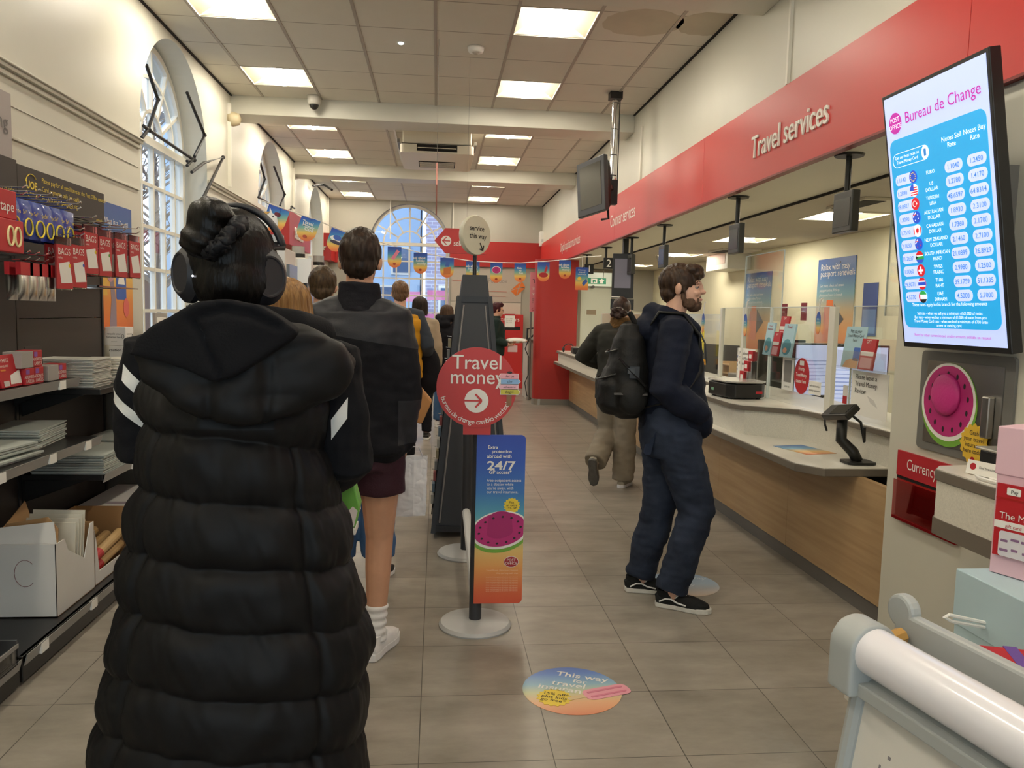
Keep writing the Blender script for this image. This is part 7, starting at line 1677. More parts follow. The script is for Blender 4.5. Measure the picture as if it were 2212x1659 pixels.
mb.rings([(0, -.012*k, 1.415*k, .118*k, .100*k), (0, -.012*k, 1.45*k, .100*k, .092*k), (0, -.012*k, 1.49*k, .086*k, .083*k), (0, -.010*k, 1.545*k, .081*k, .080*k)], 26); 
o = fuse(mb, .006, 5); wrinkle(o, .004, 14, 30, 2); xf(o, M).build('collar', BLK, t, smooth=True)
mb = MB(); mb.rings([(0, -.005, z*k, a*k, b*k, 2.3) for z, a, b in ((.80, .165, .125), (.9, .168, .125), (.98, .155, .115))], 26)
for S in 'LR': mb.tube([B.J['h'+S], B.J['h'+S].lerp(B.J['k'+S], .25), B.J['h'+S].lerp(B.J['k'+S], .53)], [.105*k, .108*k, .104*k], 22)
o = fuse(mb, .009, 5); wrinkle(o, .005, 9, 9, 8); xf(o, M).build('shorts', cloth('maroon_shorts', '#3a1e28', .1, .6), t, smooth=True)
WSH = mat('trainer_white', '#e3e0de', .55, var=.03, vs=30); SOCK = cloth('white_sock', '#dedbd8', .05)
for S in 'LR':
    a, kn = B.J['a'+S], B.J['k'+S]; mb = MB().tube([a+V((0, 0, -.02)), a+V((0, 0, .04)), a.lerp(kn, .19), a.lerp(kn, .32)], [.047, .044, .046, .050], 20)
    o = fuse(mb, .005, 2); displace(o, lambda p, n: .003*math.sin(p.z*180)); xf(o, M).build('sock', SOCK, t, smooth=True)
    shoe(B, S, M, t, WSH, WSH, .285, laces=SOCK, thick=.036)
short_hair(B, M, t, hairmat('hair_dark_brown', '#1c1511', '#3a2c22', (45, 45, 14)), .0055, 1.03, .012, seed=1, amp=.005)
ph = thing('phone', 'black phone in the right hand of the man in shorts', 'phone', tuple(M @ B.J['wR']))
Mp = M @ Matrix.Translation(B.J['wR']+V((-.035, -.0, -.10))) @ Ry(-.15) @ Rz(.3); MB().prism(rrect(.075, .155, .012), .009, Mp @ Rx(PI/2) @ Rz(.15)).build('case', BLACK, ph, bevel=.002)
bg_ = thing('paper_bag', 'crumpled white paper bag hanging from the hand of the man in shorts', 'bag', (-.10, 3.52, .45))
a, b, c, d = at(865, 985, Y=3.52), at(926, 990, Y=3.52), at(915, 1118, Y=3.52), at(842, 1100, Y=3.52)
def bagf(u, v):
    w_ = abs((u*4) % 4-2)/2
    return V((0, 0, 0))
m = MB(); n = 18; cx, hx, cz = (a.x+b.x)/2-.012, (b.x-a.x)/2+.005, a.z
for v in range(n+1):
    f = v/n; z = a.z+.0+(d.z-.02-a.z)*f; dp = .055*min(1, .25+f*1.6)
    m.v += [V((cx-hx-.015*f, 3.52-dp*.9, z)), V((cx+hx*.15, 3.52-dp, z+.003)), V((cx+hx-.004*f, 3.52-dp*.7, z)), V((cx+hx-.006*f, 3.52+dp, z)), V((cx, 3.52+dp*1.05, z)), V((cx-hx-.015*f, 3.52+dp, z))]
for v in range(n):
    for j in range(6): m.f.append([v*6+j, v*6+(j+1) % 6, (v+1)*6+(j+1) % 6, (v+1)*6+j]); m.m.append(0)
m.f.append([n*6+j for j in range(6)][::-1]); m.m.append(0)
o = m.build('paper', mat('bag_paper', '#d8d6d6', .6, var=.04, vs=9, bump=.3, bs=14), bg_, solid=.0015)
ss_ = o.modifiers.new('sub', 'SUBSURF'); ss_.subdivision_type = 'SIMPLE'; ss_.levels = ss_.render_levels = 2
tx = bpy.data.textures.new('crumple', 'CLOUDS'); tx.noise_scale = .07; dm = o.modifiers.new('crumple', 'DISPLACE'); dm.texture = tx; dm.strength = .018; dm.mid_level = .5
MB().tube([(cx-.03, 3.50, a.z), (cx-.015, 3.48, a.z+.05), (cx+.03, 3.48, a.z+.05), (cx+.05, 3.50, a.z)], .003, 6).build('handle', MATS['bag_paper'], bg_)
# ======== fair haired woman
B = Body(1.60, eR=(.235, -.07, 1.13), wR=(.20, .07, 1.17), eL=(-.22, 0, 1.16), wL=(-.15, .2, 1.05))
t, M = person('woman with long straight fair hair behind the headphones woman', -.475, 2.52, 0, B)
bodymesh(B, t, M, .009, SKIN, [dict(S='R', curl=.8)])
top(B, t, M, DKC, .011, .02, .82, name='coat'); trousers(B, t, M, JEAN2, .012)
for S in 'LR': shoe(B, S, M, t, BLACK, WSH)
long_hair(B, M, t, hairmat('hair_fair', '#6b4a2a', '#a07a4c', (70, 70, 4), .4), .24, .112, .035, seed=1)
gb2 = thing('gift_bag', 'green and white patterned bag hanging by the right side of the gilet', 'bag', (-.24, 2.6, .9))
a, b = at(748, 1040, Y=2.6), at(779, 1135, Y=2.6)
MB().prism([(a.x-.03, b.z), (b.x-.014, b.z+.005), (b.x, (a.z+b.z)/2), (b.x-.02, a.z), (a.x, a.z+.01), (a.x-.03, a.z)], .08, frame((0, 2.64, 0), *FRONT)).build('bag', mat('bag_green', '#6fae4a', .4), gb2, bevel=.004)
MB().prism([(a.x-.028, b.z+.002), (b.x-.018, b.z+.008), (b.x-.012, b.z+.035), (b.x-.006, b.z+.06), (b.x-.022, b.z+.075), (a.x+.012, b.z+.06), (a.x-.01, b.z+.082), (a.x-.028, b.z+.07)], .001, frame((0, 2.5595, 0), *FRONT)).build('printed_shape', mat('print_cream', '#e3d7d3', .5), gb2)
MB().box(a.x-.03, b.x-.012, 2.55, 2.65, b.z-.018, b.z+.001).build('base', WHITE, gb2)
MB().tube([(a.x-.01, 2.6, a.z), (a.x-.01, 2.6, a.z+.10), (b.x-.03, 2.62, a.z)], .003, 6).build('handle', WHITE, gb2)
op = thing('parcel', 'orange and white packet held just right of the gilet woman', 'packet', (-.24, 2.6, 1.2)); q = at(771, 918, Y=2.62)
MB().box(q.x-.12, q.x+.004, 2.57, 2.69, q.z-.028, q.z-.006).build('packet', PAPER, op, bevel=.004); MB().box(q.x-.12, q.x+.002, 2.58, 2.68, q.z-.006, q.z+.014).build('orange_wrap', mat('wrap_orange', '#d99a3a', .5), op, bevel=.006)
# ======== woman in wide jeans and brown hair, in front of the fleece man
B = Body(1.68, aR=(.13, -.02, .085), kR=(.12, .01, .49), fR=.35)
t, M = person('long brown haired woman in wide blue jeans ahead of the man in shorts', -.43, 4.35, 0, B)
bodymesh(B, t, M, .011, SKIN); top(B, t, M, cloth('plum_coat', '#3a3034', .1), .012, .02, .80, name='coat')
trousers(B, t, M, JEAN, .012, .018, .14, .035); long_hair(B, M, t, hairmat('hair_mid_brown', '#3a2a20', '#5f4836', (70, 70, 5)), .28, .11, .04, seed=4)
for S in 'LR': shoe(B, S, M, t, BLACK, WSH, thick=.03)
# ======== short brown haired man left
B = Body(1.76)
t, M = person('man with short brown hair left of the fleece man', -.69, 4.85, 0, B)
bodymesh(B, t, M, .011, SKIN); top(B, t, M, cloth('navy_coat', '#23262f', .1), .012); trousers(B, t, M, JEAN2, .013)
for S in 'LR': shoe(B, S, M, t, BLACK, WSH)
short_hair(B, M, t, hairmat('hair_brown', '#33281c', '#5e4b36', (45, 45, 16)), .007, 1.04, seed=3, amp=.004)
# ======== man in yellow gilet
B = Body(1.80, eR=(.27, -.05, 1.15), wR=(.24, .2, 1.0), eL=(-.25, 0, 1.15), wL=(-.1, .22, 1.2))
t, M = person('man in mustard yellow gilet with grey sleeves', -.36, 7.75, 0, B)
bodymesh(B, t, M, .012, SKIN, [dict(S='R', curl=.7)]); top(B, t, M, cloth('grey_sweater', '#3d434c', .1), .012, .016, .86, name='sweater', rs=(.068, .06, .046))
mb = MB(); B.torso(mb, .042, .84, 1.465, 1.05, .6); o = fuse(mb, .011, 5)
displace(o, lambda p, n: .012*abs(math.sin(p.z*24))**.6); xf(o, M).build('gilet', cloth('mustard', '#d0951f', .1, .6), t, smooth=True)
mb = MB().ell((-.03, -.13, 1.44), (.10, .06, .09)); mb.ell((0, -.10, 1.50), (.10, .05, .05)); o = fuse(mb, .01, 5); wrinkle(o, .006, 12, 12); region(o, lambda p: 1 if abs(p.z-1.425+.3*p.x) < .014 else 0); xf(o, M).build('hood', [cloth('pale_knit', '#c9c5bb', .1), mat('pink_stripe', '#d84a8e', .7)], t, smooth=True)
trousers(B, t, M, cloth('black_trousers', '#17171b'), .013, .016, .09)
for S in 'LR': shoe(B, S, M, t, BLACK, WSH)
short_hair(B, M, t, hairmat('hair_light_brown', '#4f3a28', '#7a5c40', (45, 45, 16)), .007, 1.0, seed=5)
q = at(925, 800, Y=7.85); bp_ = thing('shoulder_bag', 'black backpack hanging from the arm of the yellow gilet man', 'backpack', tuple(q))
mb = MB(); mb.ell((q.x, q.y, q.z), (.13, .1, .24)); mb.ell((q.x-.02, q.y, q.z-.1), (.14, .11, .16)); fuse(mb, .012, 5).build('pack', BLK, bp_, smooth=True)
MB().tube([(q.x-.05, q.y-.02, q.z+.2), (q.x-.06, q.y-.04, q.z+.32), (q.x-.02, q.y, q.z+.36), (q.x+.05, q.y, q.z+.2)], .02, 8, sx=.4).build('strap', BLACK, bp_)
q = at(905, 870, Y=7.6); tb_ = thing('tan_bag', 'tan leather bag beside the black backpack of the yellow gilet man', 'bag', tuple(q))
MB().prism([(-.09, -.16), (.03, -.2), (.13, .03), (.02, .16), (-.09, .2)], .10, frame((q.x, q.y, q.z), *FRONT)).build('bag', mat('tan_leather', '#b88450', .5, var=.08), tb_, bevel=.02)
MB().tube([(q.x-.06, q.y-.04, q.z+.18), (q.x-.1, q.y-.02, q.z+.3), (q.x, q.y-.04, q.z+.15)], .008, 6).build('handle', MATS['tan_leather'], tb_)
# ======== dark haired person in beige coat
B = Body(1.68)
t, M = person('dark haired person in beige coat beyond the yellow gilet man', -.20, 9.3, 0, B)
bodymesh(B, t, M, .013, SKIN); top(B, t, M, cloth('beige_coat', '#a5937c', .08), .014, .03, .62, name='coat'); trousers(B, t, M, BLK, .014)
for S in 'LR': shoe(B, S, M, t, BLACK, WSH)
short_hair(B, M, t, MATS['hair_dark_brown'], .008, 1.0, seed=6); long_hair(B, M, t, MATS['hair_dark_brown'], .10, .09, .02, part='hair_back')
# ======== woman in black hoodie
B = Body(1.60, eR=(.22, .05, 1.14), wR=(.15, .22, 1.05))
t, M = person('woman in black hoodie with long brown hair left of the display tower', .13, 10.25, -.45, B)
bodymesh(B, t, M, .013, SKIN, [dict(S='R', curl=.6)]); top(B, t, M, BLK, .013, .026, .80, name='hoodie', extra=lambda mb: (mb.ell((0, -.11, 1.36), (.11, .05, .05)), mb.limb([((-.12, 0, 1.44), .05), ((0, -.1, 1.42), .055), ((.12, 0, 1.44), .05)])))
trousers(B, t, M, JEAN, .014, .016, .10, .015); long_hair(B, M, t, MATS['hair_mid_brown'], .22, .105, .03, seed=2)
for S in 'LR': shoe(B, S, M, t, WSH, WSH)
# ======== woman in green fleece with red hair, holding parcels
B = Body(1.68, eR=(.20, -.06, 1.12), wR=(.15, .18, 1.05), eL=(-.20, -.03, 1.12), wL=(-.12, .20, 1.07), pitch=-.12)
t, M = person('woman in dark green fleece with short dark red hair and glasses holding parcels', .99, 13.0, -PI/2-.05, B)
bodymesh(B, t, M, .009, SKIN, [dict(S='R', curl=.5, side=(-.3, 0, 1)), dict(S='L', curl=.5, side=(.3, 0, 1))]); top(B, t, M, cloth('green_fleece', '#1f2e2a', .12), .012, .026, .84, name='fleece', extra=lambda mb: mb.rings([(0, -.012, 1.40, .085, .08), (0, -.012, 1.47, .075, .07)], 20))
trousers(B, t, M, cloth('grey_jeans', '#5d6b78', .15), .013); eyes(B, M, t)
for S in 'LR': shoe(B, S, M, t, BLACK, WSH)
short_hair(B, M, t, hairmat('hair_dark_red', '#2a0f14', '#4f1a22', (45, 45, 12)), .008, 1.06, .012, seed=8)
gl = thing('glasses', 'thin rimmed glasses on the woman in green fleece', 'glasses', tuple(M @ B.J['head'])); g_ = MB()
for sg in (-1, 1):
    g_.tube([M @ B.HM @ V((sg*.032+.022*math.cos(a), .092, -.002+.019*math.sin(a))) for a in [2*PI*i/16 for i in range(17)]], .002, 5); g_.tube([M @ B.HM @ V((sg*.055, .09, .004)), M @ B.HM @ V((sg*.078, .0, .008))], .002, 5)
g_.build('frame', BLACKM, gl)
hs2 = (M @ B.J['wR']+M @ B.J['wL'])/2
pcl = thing('parcel', 'white padded parcel carried flat by the woman in green', 'parcel', (hs2.x+.1, hs2.y, hs2.z)); mb = MB().ell((hs2.x+.15, hs2.y-.02, hs2.z+.05), (.19, .15, .045)); mb.box(hs2.x+.0, hs2.x+.3, hs2.y-.15, hs2.y+.12, hs2.z+.03, hs2.z+.06)
o = fuse(mb, .012, 5); region(o, lambda p: 1 if p.z < hs2.z+.045 and p.x > hs2.x+.03 and math.sin(p.x*60) > .2 else 0); o.build('pouch', [PAPER, mat('parcel_print', '#d9a58a', .6)], pcl, smooth=True)
pc2 = thing('parcel', 'small pink white packet held below the big parcel', 'parcel', (hs2.x+.1, hs2.y, hs2.z-.1)); MB().box(hs2.x-.0, hs2.x+.16, hs2.y-.12, hs2.y-.09, hs2.z-.14, hs2.z-.03, None).build('packet', mat('packet_pink', '#dcbcbc', .6), pc2, bevel=.006)
# ======== woman at the counter
B = Body(1.70, sL=(-.165, 0, 1.40), eL=(-.36, .08, 1.17), wL=(-.17, .28, 1.08), eR=(.25, .12, 1.17), wR=(.15, .33, 1.03), head=(.0, .06, 1.60), neck=(0, .02, 1.45), hL=(-.085, -.02, .91), kL=(-.08, .04, .50), aL=(-.10, -.29, .25), fpL=-1.25, kR=(.09, .0, .49), aR=(.09, -.02, .085), pitch=-.18, fL=.0)
t, M = person('woman in dark olive coat and beige trousers leaning at the counter, one foot lifted', 1.60, 6.78, -.5, B)
bodymesh(B, t, M, .008, SKIN, [dict(S='L', curl=.5), dict(S='R', curl=.5)])
OLV = cloth('olive_coat', '#2d2c26', .1, .8)
def ext(mb):
    mb.rings([(0, -.0, .78, .20, .155, 2.3), (0, 0, .95, .185, .145, 2.3), (0, .01, 1.15, .17, .13, 2.3), (0, .01, 1.34, .175, .12, 2.3)], 28); mb.rings([(0, .01, 1.36, .12, .095), (0, .02, 1.45, .09, .082)], 22)
top(B, t, M, OLV, .010, .026, .82, name='coat', extra=ext, rs=(.075, .066, .052), amp=.008, seed=9)
mb = MB().rings([(0, .015, 1.40, .10, .09), (0, .02, 1.46, .092, .085), (0, .025, 1.50, .082, .078)], 24); o = fuse(mb, .007, 4); displace(o, lambda p, n: .006*noise.noise(p*90)); xf(o, M).build('fur_collar', cloth('fur_tan', '#5f4628', .25, 1, vs=40), t, smooth=True)
BEI = cloth('beige_trousers', '#857a69', .07, .8)
trousers(B, t, M, BEI, .010, .02, .07, .035, amp=.007, seed=4)
RUN = cloth('runner_beige', '#a49a88', .1); RS = mat('runner_sole', '#57534d', .6, var=.2, vs=30)
shoe(B, 'R', M, t, RUN, WSH, .27, laces=SOCK, thick=.032); shoe(B, 'L', M, t, RUN, RS, .27, thick=.034)
short_hair(B, M, t, hairmat('hair_dark_bun', '#241813', '#45322a', (60, 60, 10)), .007, 1.02, seed=2, amp=.003)
mb = MB(); [mb.ell(tuple(V((.045*math.cos(a), -.115-.008*math.sin(3*a), -.035+.03*math.sin(a)))), (.034, .03, .028), B.HM) for a in (0, 1.2, 2.4, 3.6, 4.9)]
o = fuse(mb, .006, 3); displace(o, lambda p, n: .004*math.sin(p.x*120+p.z*150+6*noise.noise(p*20))); xf(o, M).build('hair_bun', MATS['hair_dark_bun'], t, smooth=True)
MB().tube([M @ B.HM @ V((.05*math.cos(a), -.135, -.02+.03*math.sin(a))) for a in [.2+2.2*i/10 for i in range(11)]], .005, 6).build('hair_clip', mat('clip_silver', '#b9b4b0', .2, .8), t)
# ======== bearded man with backpack
B = Body(1.79, head=(0, .035, 1.628), neck=(0, -.01, 1.462), sR=(.175, -.02, 1.42), eR=(.235, -.075, 1.13), wR=(.16, .13, 1.00), sL=(-.175, -.02, 1.42), eL=(-.235, -.05, 1.13), wL=(-.14, .14, 1.0), hR=(.09, .01, .91), kR=(.105, .135, .50), aR=(.12, .02, .085), hL=(-.085, 0, .91), kL=(-.09, -.02, .49), aL=(-.10, -.11, .085), fR=.38, fL=.1, yaw=-.32, pitch=.05)
t, M = person('bearded man in navy hoodie and blue jeans with a black backpack, facing right', 1.235, 4.0, -PI/2-.12, B)
bodymesh(B, t, M, .0045, SKIN, fat=1.12)
JEANM = cloth('worn_navy_jeans', '#2a3140', .38, bs=300, vs=6)
NAVY = cloth('navy_hoodie', '#171c2b', .12, .8)
def ext(mb):
    k = B.k
    mb.rings([(0, .015, .875*k, .165*k, .135*k, 2.3), (0, .025, .93*k, .185*k, .165*k, 2.3), (0, .02, 1.05*k, .175*k, .155*k, 2.3), (0, .01, 1.25*k, .175*k, .145*k, 2.3), (0, -.005, 1.38*k, .175*k, .12*k, 2.3)], 30)
    mb.limb([((-.10, .03, 1.50), .035), ((-.075, -.075, 1.525), .05), ((0, -.115, 1.53), .055), ((.075, -.075, 1.525), .05), ((.10, .03, 1.50), .035), ((.05, .10, 1.45), .03)])
    mb.ell((0, -.15, 1.45), (.13, .06, .075)); mb.ell((0, .16, .97), (.15, .06, .09))
top(B, t, M, NAVY, .0075, .02, .9, name='hoodie', extra=ext, rs=(.07, .066, .055), amp=.009, seed=11)
trousers(B, t, M, JEANM, .008, .014, .085, .010, amp=.010, seed=6, top_z=1.03, rs=(.104, .074, .066, .056), fat=1.2)
pk_ = MB().box(-.05, .06, -.137, -.131, .84, .97); 
xf(MB().sheet(lambda u, v: V((.065+.11*u*(1-.15*v), -.128+.035*abs(u-.2)-.02*v, .93-.13*v*(1-.2*abs(u-.5)))), 6, 6), M).build('back_pocket', cloth('pocket_jean', '#27324a', .2), t)
VB = cloth('canvas_black', '#1b1b1a', .08, .75); VW = mat('sole_white', '#d2cfc6', .6, var=.1, vs=20)
for S in 'LR': shoe(B, S, M, t, VB, VW, .29, stripe=mat('stripe_white', '#e6e4de', .5), laces=mat('lace_white', '#dedad0', .7))
BR = hairmat('hair_beard_man', '#2b1f17', '#4d3a2b', (45, 20, 14))
mb = MB(); H_ = B.HM
mb.ell((0, -.022, .036), (.083, .102, .092), H_, nu=22, nv=16); mb.ell((0, -.06, -.02), (.068, .055, .06), H_); mb.ell((0, .045, .085), (.066, .062, .035), H_); mb.ell((0, .075, .062), (.056, .034, .026), H_)
for sg in (-1, 1): mb.ell((sg*.064, .002, .022), (.018, .036, .034), H_); mb.ell((sg*.069, .016, -.005), (.008, .011, .03), H_)
o = fuse(mb, .0045, 4); inv = H_.inverted()
def hf(p, n):
    q = inv @ p; return .0022*noise.noise(V((q.x*60, q.y*40+q.z*10, q.z*18)))+.0022*noise.noise(V((q.x*130, q.y*110, q.z*26)))+.0011*math.sin(q.y*260+q.z*60+6*noise.noise(q*12))
displace(o, hf); xf(o, M).build('hair', BR, t, smooth=True)
mb = MB()
for c, r in (((0, .054, -.096), (.040, .040, .029)), ((0, .081, -.084), (.024, .014, .012)), ((0, .087, -.0505), (.024, .006, .0045))): mb.ell(c, r, H_)
for sg in (-1, 1):
    mb.ell((sg*.044, .034, -.078), (.015, .036, .029), H_); mb.ell((sg*.057, .012, -.045), (.010, .014, .034), H_); mb.ell((sg*.026, .077, -.068), (.008, .010, .016), H_)
o = fuse(mb, .004, 3); displace(o, lambda p, n: .0012*noise.noise(p*160)+.001*noise.noise(p*320)); xf(o, M).build('beard', hairmat('beard', '#4a3628', '#6b523f', (60, 60, 25), .7), t, smooth=True)
for sg in (-1, 1): MB().tube([M @ H_ @ V((sg*x, y, z)) for x, y, z in ((.013, .088, .022), (.03, .086, .027), (.046, .074, .022))], [.0035, .0045, .002], 6).build('eyebrow', BR, t)
MB().ell((0, .0915, -.0635), (.019, .007, .0055), M @ H_).build('lips', mat('lip_rose', '#b9796c', .5), t, smooth=True)
eyes(B, M, t, '#3b3530')
for sg in (-1, 1): MB().tube([M @ H_ @ V((sg*x, y, z)) for x, y, z in ((.015, .078, .004), (.031, .0830, .0075), (.047, .073, .003))], .0042, 6).build('eyelid', SKIN, t)
for sg in (-1, 1): MB().tube([M @ V((sg*.045, .115+.0, 1.46)), M @ V((sg*.05, .155, 1.38)), M @ V((sg*.05, .165, 1.28))], .004, 6).build('drawstring', BLACK, t)
bpk = thing('backpack', 'black backpack on the back of the bearded man', 'backpack', tuple(M @ V((0, -.25, 1.0))))
PKM = mat('pack_black', '#171614', .6, var=.15, vs=8, bump=.25, bs=120, spec=.3); mb = MB()
mb.rings([(0, -.235, z, a, b, 2.6) for z, a, b in ((.985, .11, .06), (1.02, .15, .10), (1.12, .165, .115), (1.28, .155, .10), (1.40, .13, .075), (1.47, .09, .045))], 26)
mb.rings([(0, -.30, z, a, b, 2.6) for z, a, b in ((1.0, .10, .06), (1.05, .14, .095), (1.16, .14, .09), (1.24, .10, .05))], 24); mb.ell((.15, -.22, 1.10), (.04, .08, .09)); mb.ell((-.15, -.22, 1.10), (.04, .08, .09))
o = fuse(mb, .008, 5); wrinkle(o, .008, 9, 10, 7); xf(o, M).build('pack_body', PKM, bpk, smooth=True)
for z, y0, w_ in ((1.36, -.312, .12), (1.22, -.36, .13)):
    xf(MB().tube([(w_*math.cos(a), y0+.06-.10*math.sin(a)*1.0, z-.04*math.sin(a)) for a in [PI*i/16 for i in range(17)]], .005, 6), M).build('zip', BLACK, bpk)
for sg in (-1, 1):
    xf(MB().tube([(sg*.10, -.17, 1.42), (sg*.115, -.10, 1.535), (sg*.125, .02, 1.53), (sg*.13, .105, 1.42), (sg*.14, .115, 1.25), (sg*.175, .02, 1.10), (sg*.15, -.16, 1.05)], [.012, .03, .034, .034, .028, .014, .012], 10, sx=.30, up=(0, 0, 1)), M).build('shoulder_strap', PKM, bpk, smooth=True)
xf(MB().tube([(-.035, -.20, 1.47), (-.03, -.235, 1.53), (.03, -.235, 1.53), (.035, -.20, 1.47)], .011, 8), M).build('grab_handle', PKM, bpk)
for p_, q_ in (((.165, -.30, 1.30), (.172, -.16, 1.16)), ((.172, -.32, 1.12), (.172, -.15, 1.12))):
    xf(MB().tube([p_, mixp(p_, q_, .5), q_], .010, 6, sx=.3), M).build('side_strap', BLACK, bpk); xf(MB().box(-.012, .006, -.018, .018, -.014, .014, Matrix.Translation(mixp(p_, q_, .45))), M).build('buckle', mat('buckle_grey', '#33312f', .35), bpk)
xf(MB().box(.163, .172, -.245, -.195, 1.20, 1.26), M).build('rubber_patch', mat('patch_grey', '#292a2d', .5), bpk)
# ---------------------------------------------------------------- foreground right: flip chart, gift boxes
ez = thing('flip_chart', 'white flip chart easel with grey rail at bottom right corner', 'easel', (.9, 1.0, 0))
EG = mat('easel_grey', '#a9adac', .45); EW = mat('easel_white', '#eceaf0', .22, coat=.4); BW = mat('board_face', '#dedad2', .4, var=.02, vs=3)
A = at(1850, 1385, Z=.965); D = at(2212, 1600, Z=.965); dr = (D-A); dr.z = 0; dr.normalize(); nrm = V((-dr.y, dr.x, 0))
if nrm.x > 0 : nrm = -nrm
Lr = .75; E0 = A
MB().cyl(E0+dr*.045, E0+dr*Lr, .040, n=32).build('clamp_roll', EW, ez, smooth=True, auto=True)
mb = MB().cyl(E0-dr*.012, E0+dr*.046, .047, n=32); mb.box(0, .058, -.047, .047, -.075, 0, frame(E0-dr*.012, dr, -nrm)); 
fuse(mb, .004, 5).build('end_cap', EG, ez, smooth=True)
mb = MB(); q0 = E0+nrm*.0+V((0, 0, -.062)); mb.tube([q0-dr*.0, q0+dr*Lr], .017, 8); mb.box(0, Lr, -.012, .012, -.02, .03, frame(q0, dr, (0, 0, 1))); mb.build('lower_rail', EG, ez, bevel=.003)
bq = E0-nrm*.095+V((0, 0, .012)); mb = MB().box(-.01, Lr, -.055, .035, -.012, .012, frame(bq, dr, (0, 0, 1))); mb.cyl(bq-nrm*.012+V((0, 0, .034)), bq+nrm*.012+V((0, 0, .034)), .03, n=20); mb.build('back_rail', EG, ez, bevel=.006)
MB().tube([bq+dr*.02+nrm*.02, E0+dr*.03-nrm*.0], .014, 8).build('rail_link', mat('link_brass', '#b98d4a', .4), ez)
bo = E0+V((0, 0, -.075)); lean = (nrm*.16+V((0, 0, -1))).normalized()
Mb = frame(bo+dr*.03, dr, -lean); MB().box(0, Lr, -.85, .0, -.012, .0, Mb).build('board', BW, ez)
MB().tube([Mb @ V((-.012, .0, .0)), Mb @ V((-.012, -.88, .0))], .015, 10).build('board_edge', EG, ez)
for p, q in ((Mb @ V((0, -.5, -.01)), V((0, 0, 0))),): MB().tube([p, V((p.x-.02, p.y, 0.0))], .014, 8).build('leg', EG, ez)
MB().tube([bq+dr*.1, V(((bq+dr*.1-nrm*.4).x, (bq+dr*.1-nrm*.4).y, 0))], .014, 8).build('leg', EG, ez); MB().tube([bq+dr*.6, V(((bq+dr*.6-nrm*.4).x, (bq+dr*.6-nrm*.4).y, 0))], .014, 8).build('leg', EG, ez)
st_ = MB()
for x, y, w_, h_ in ((.06, -.10, .004, .012), (.075, -.075, .006, .006), (.062, -.17, .003, .018)): st_.prism(rrect(w_, h_, .001, x, y), .0004, Mb, z0=.0002)
st_.build('smudge', mat('smudge_grey', '#8d898c', .7), ez)
# gift boxes on a low display table
tb2 = thing('display_table', 'low table holding the gift boxes, cut by right picture edge', 'table', (1.75, 1.9, 0))
MB().box(1.22, 2.05, 1.35, 2.12, .40, .43).build('top', mat('table_white', '#cfcbc2', .5), tb2)
for x in (1.27, 2.0):
    for y in (1.4, 2.05): MB().box(x-.02, x+.02, y-.02, y+.02, 0, .40).build('leg', MATS['table_white'], tb2)
def gift(label, x0, x1, y0, y1, z0, z1, lid, m, rot=0):
    t = thing('gift_box', label, 'gift box', ((x0+x1)/2, (y0+y1)/2, z0), rot); M = wm(t); hx, hy = (x1-x0)/2, (y1-y0)/2
    MB().box(-hx+.004, hx-.004, -hy+.004, hy-.004, 0, z1-z0-lid, M).build('box', m, t, bevel=.002)
    MB().box(-hx, hx, -hy, hy, z1-z0-lid-.01, z1-z0, M).build('lid', m, t, bevel=.003); return t, M
PB = mat('pale_blue_box', '#b4cbd2', .55, var=.02); PPK = mat('pale_pink_box', '#e3bcc6', .55, var=.02)
gift('pale blue gift box under the pink one, right picture edge', 1.475, 2.0, 1.55, 2.03, .432, .823, .147, PB)
RP = math.radians(24); PC = V((1.545, 2.0, 0))+Rz(RP).to_3x3() @ V((.18, -.18, 0))
tp, Mp = gift('pale pink gift box on top of the blue box', PC.x-.18, PC.x+.18, PC.y-.18, PC.y+.18, .825, 1.235, .123, PPK, RP)
gc = thing('gift_card_poster', 'red multi gift card pack leaning on the pink gift box', 'card pack', (1.57, 1.9, .83))
M = Mp @ frame((-.1805, .165, .055), (0, -1, 0), (0, 0, 1)) @ Matrix.Translation((0, 0, .008))
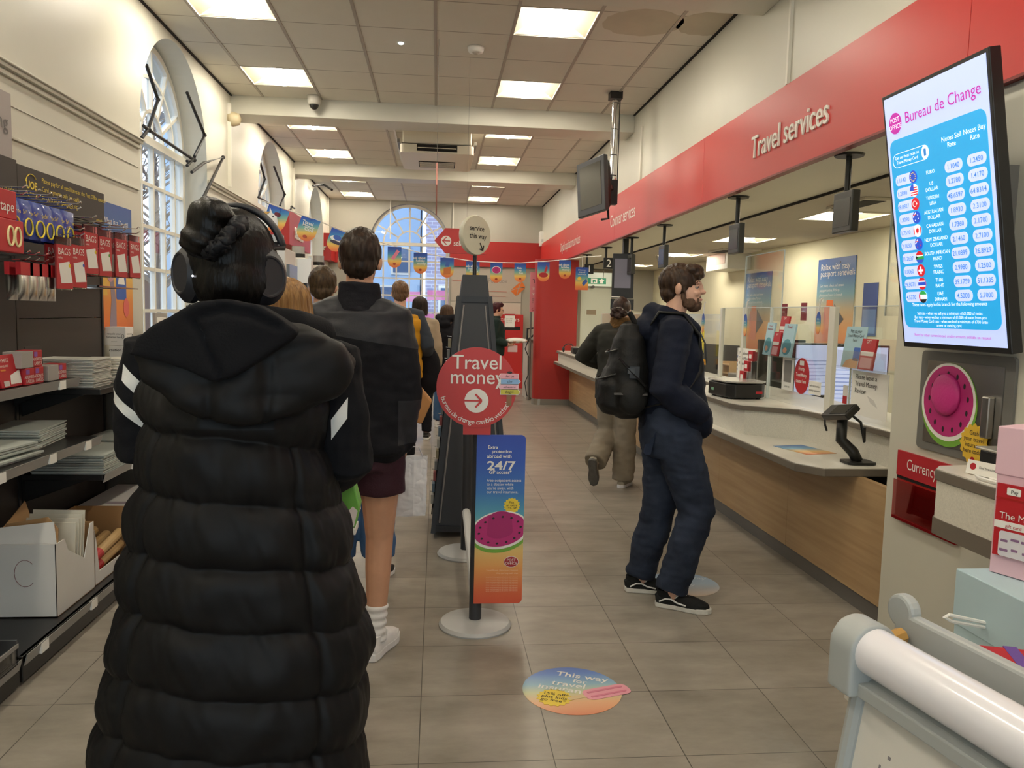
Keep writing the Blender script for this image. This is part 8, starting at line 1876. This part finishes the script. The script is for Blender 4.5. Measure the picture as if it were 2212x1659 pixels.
MB().box(0, .30, 0, .20, -.006, 0, M).build('card', REDP, gc); MB().box(.0, .30, .158, .163, .0, .001, M).build('fold', DEEPRED, gc)
MB().box(0, .30, .078, .098, .0, .0012, M).build('white_band', WHITEC, gc); MB().prism(rrect(.30, .07, .008, .165, .036), .001, M, z0=.0006).build('brand_panel', mat('panel_mixed', '#d8d3d6', .5), gc)
text([('The Multi', .012, .105, .026, 'LEFT')], WHITEC, M @ T(0, 0, .001), gc); text([('gift card', .03, .082, .013, 'LEFT')], ROSE, M @ T(0, 0, .002), gc)
pmk = MB(); rnd = random.Random(9)
for k in range(16): pmk.prism(rrect(rnd.uniform(.015, .03), .007, .002, .03+.028*(k % 8), .02+.028*(k//8)+rnd.uniform(-.004, .004)), .0004, M, z0=.002)
pmk.build('printed_marks', mat('mark_plum', '#8d6a8c', .5), gc)
MB().prism(rrect(.036, .02, .003, .045, .182), .001, M, z0=.0006).build('pay_tag', WHITEC, gc); text([('Pay', .047, .177, .014, 'CENTER')], INK, M @ T(0, 0, .002), gc)
rb = thing('red_packet', 'red packet lying in front of the blue gift box at right edge', 'packet', (1.45, 1.5, .43))
a = at(2130, 1400, Y=1.75)
MB().box(-.10, .085, -.05, .05, -.03, .03, T(1.385, 1.66, .70) @ Rz(-.3) @ Rx(.1)).build('packet', REDP, rb, bevel=.006); MB().box(-.02, .01, -.052, .052, -.031, .031, T(1.385, 1.66, .70) @ Rz(-.3) @ Rx(.1)).build('violet_band', mat('band_violet', '#6a4a9a', .5), rb)
MB().box(1.30, 1.45, 1.58, 1.74, .432, .668).build('carton', PB, rb)
hk = thing('white_hook', 'white plastic hook sticking out left of the blue gift box', 'hook', (1.5, 2.0, .66)); a = at(2040, 1333, Y=1.9)
MB().tube([(1.478, 1.9, a.z-.03), (a.x+.02, 1.9, a.z-.012), (a.x, 1.9, a.z+.0), (a.x+.012, 1.9, a.z+.006), (1.478, 1.9, a.z-.018)], .005, 6).build('hook', WHITE, hk)
bpy.data.scenes.remove(TMP)
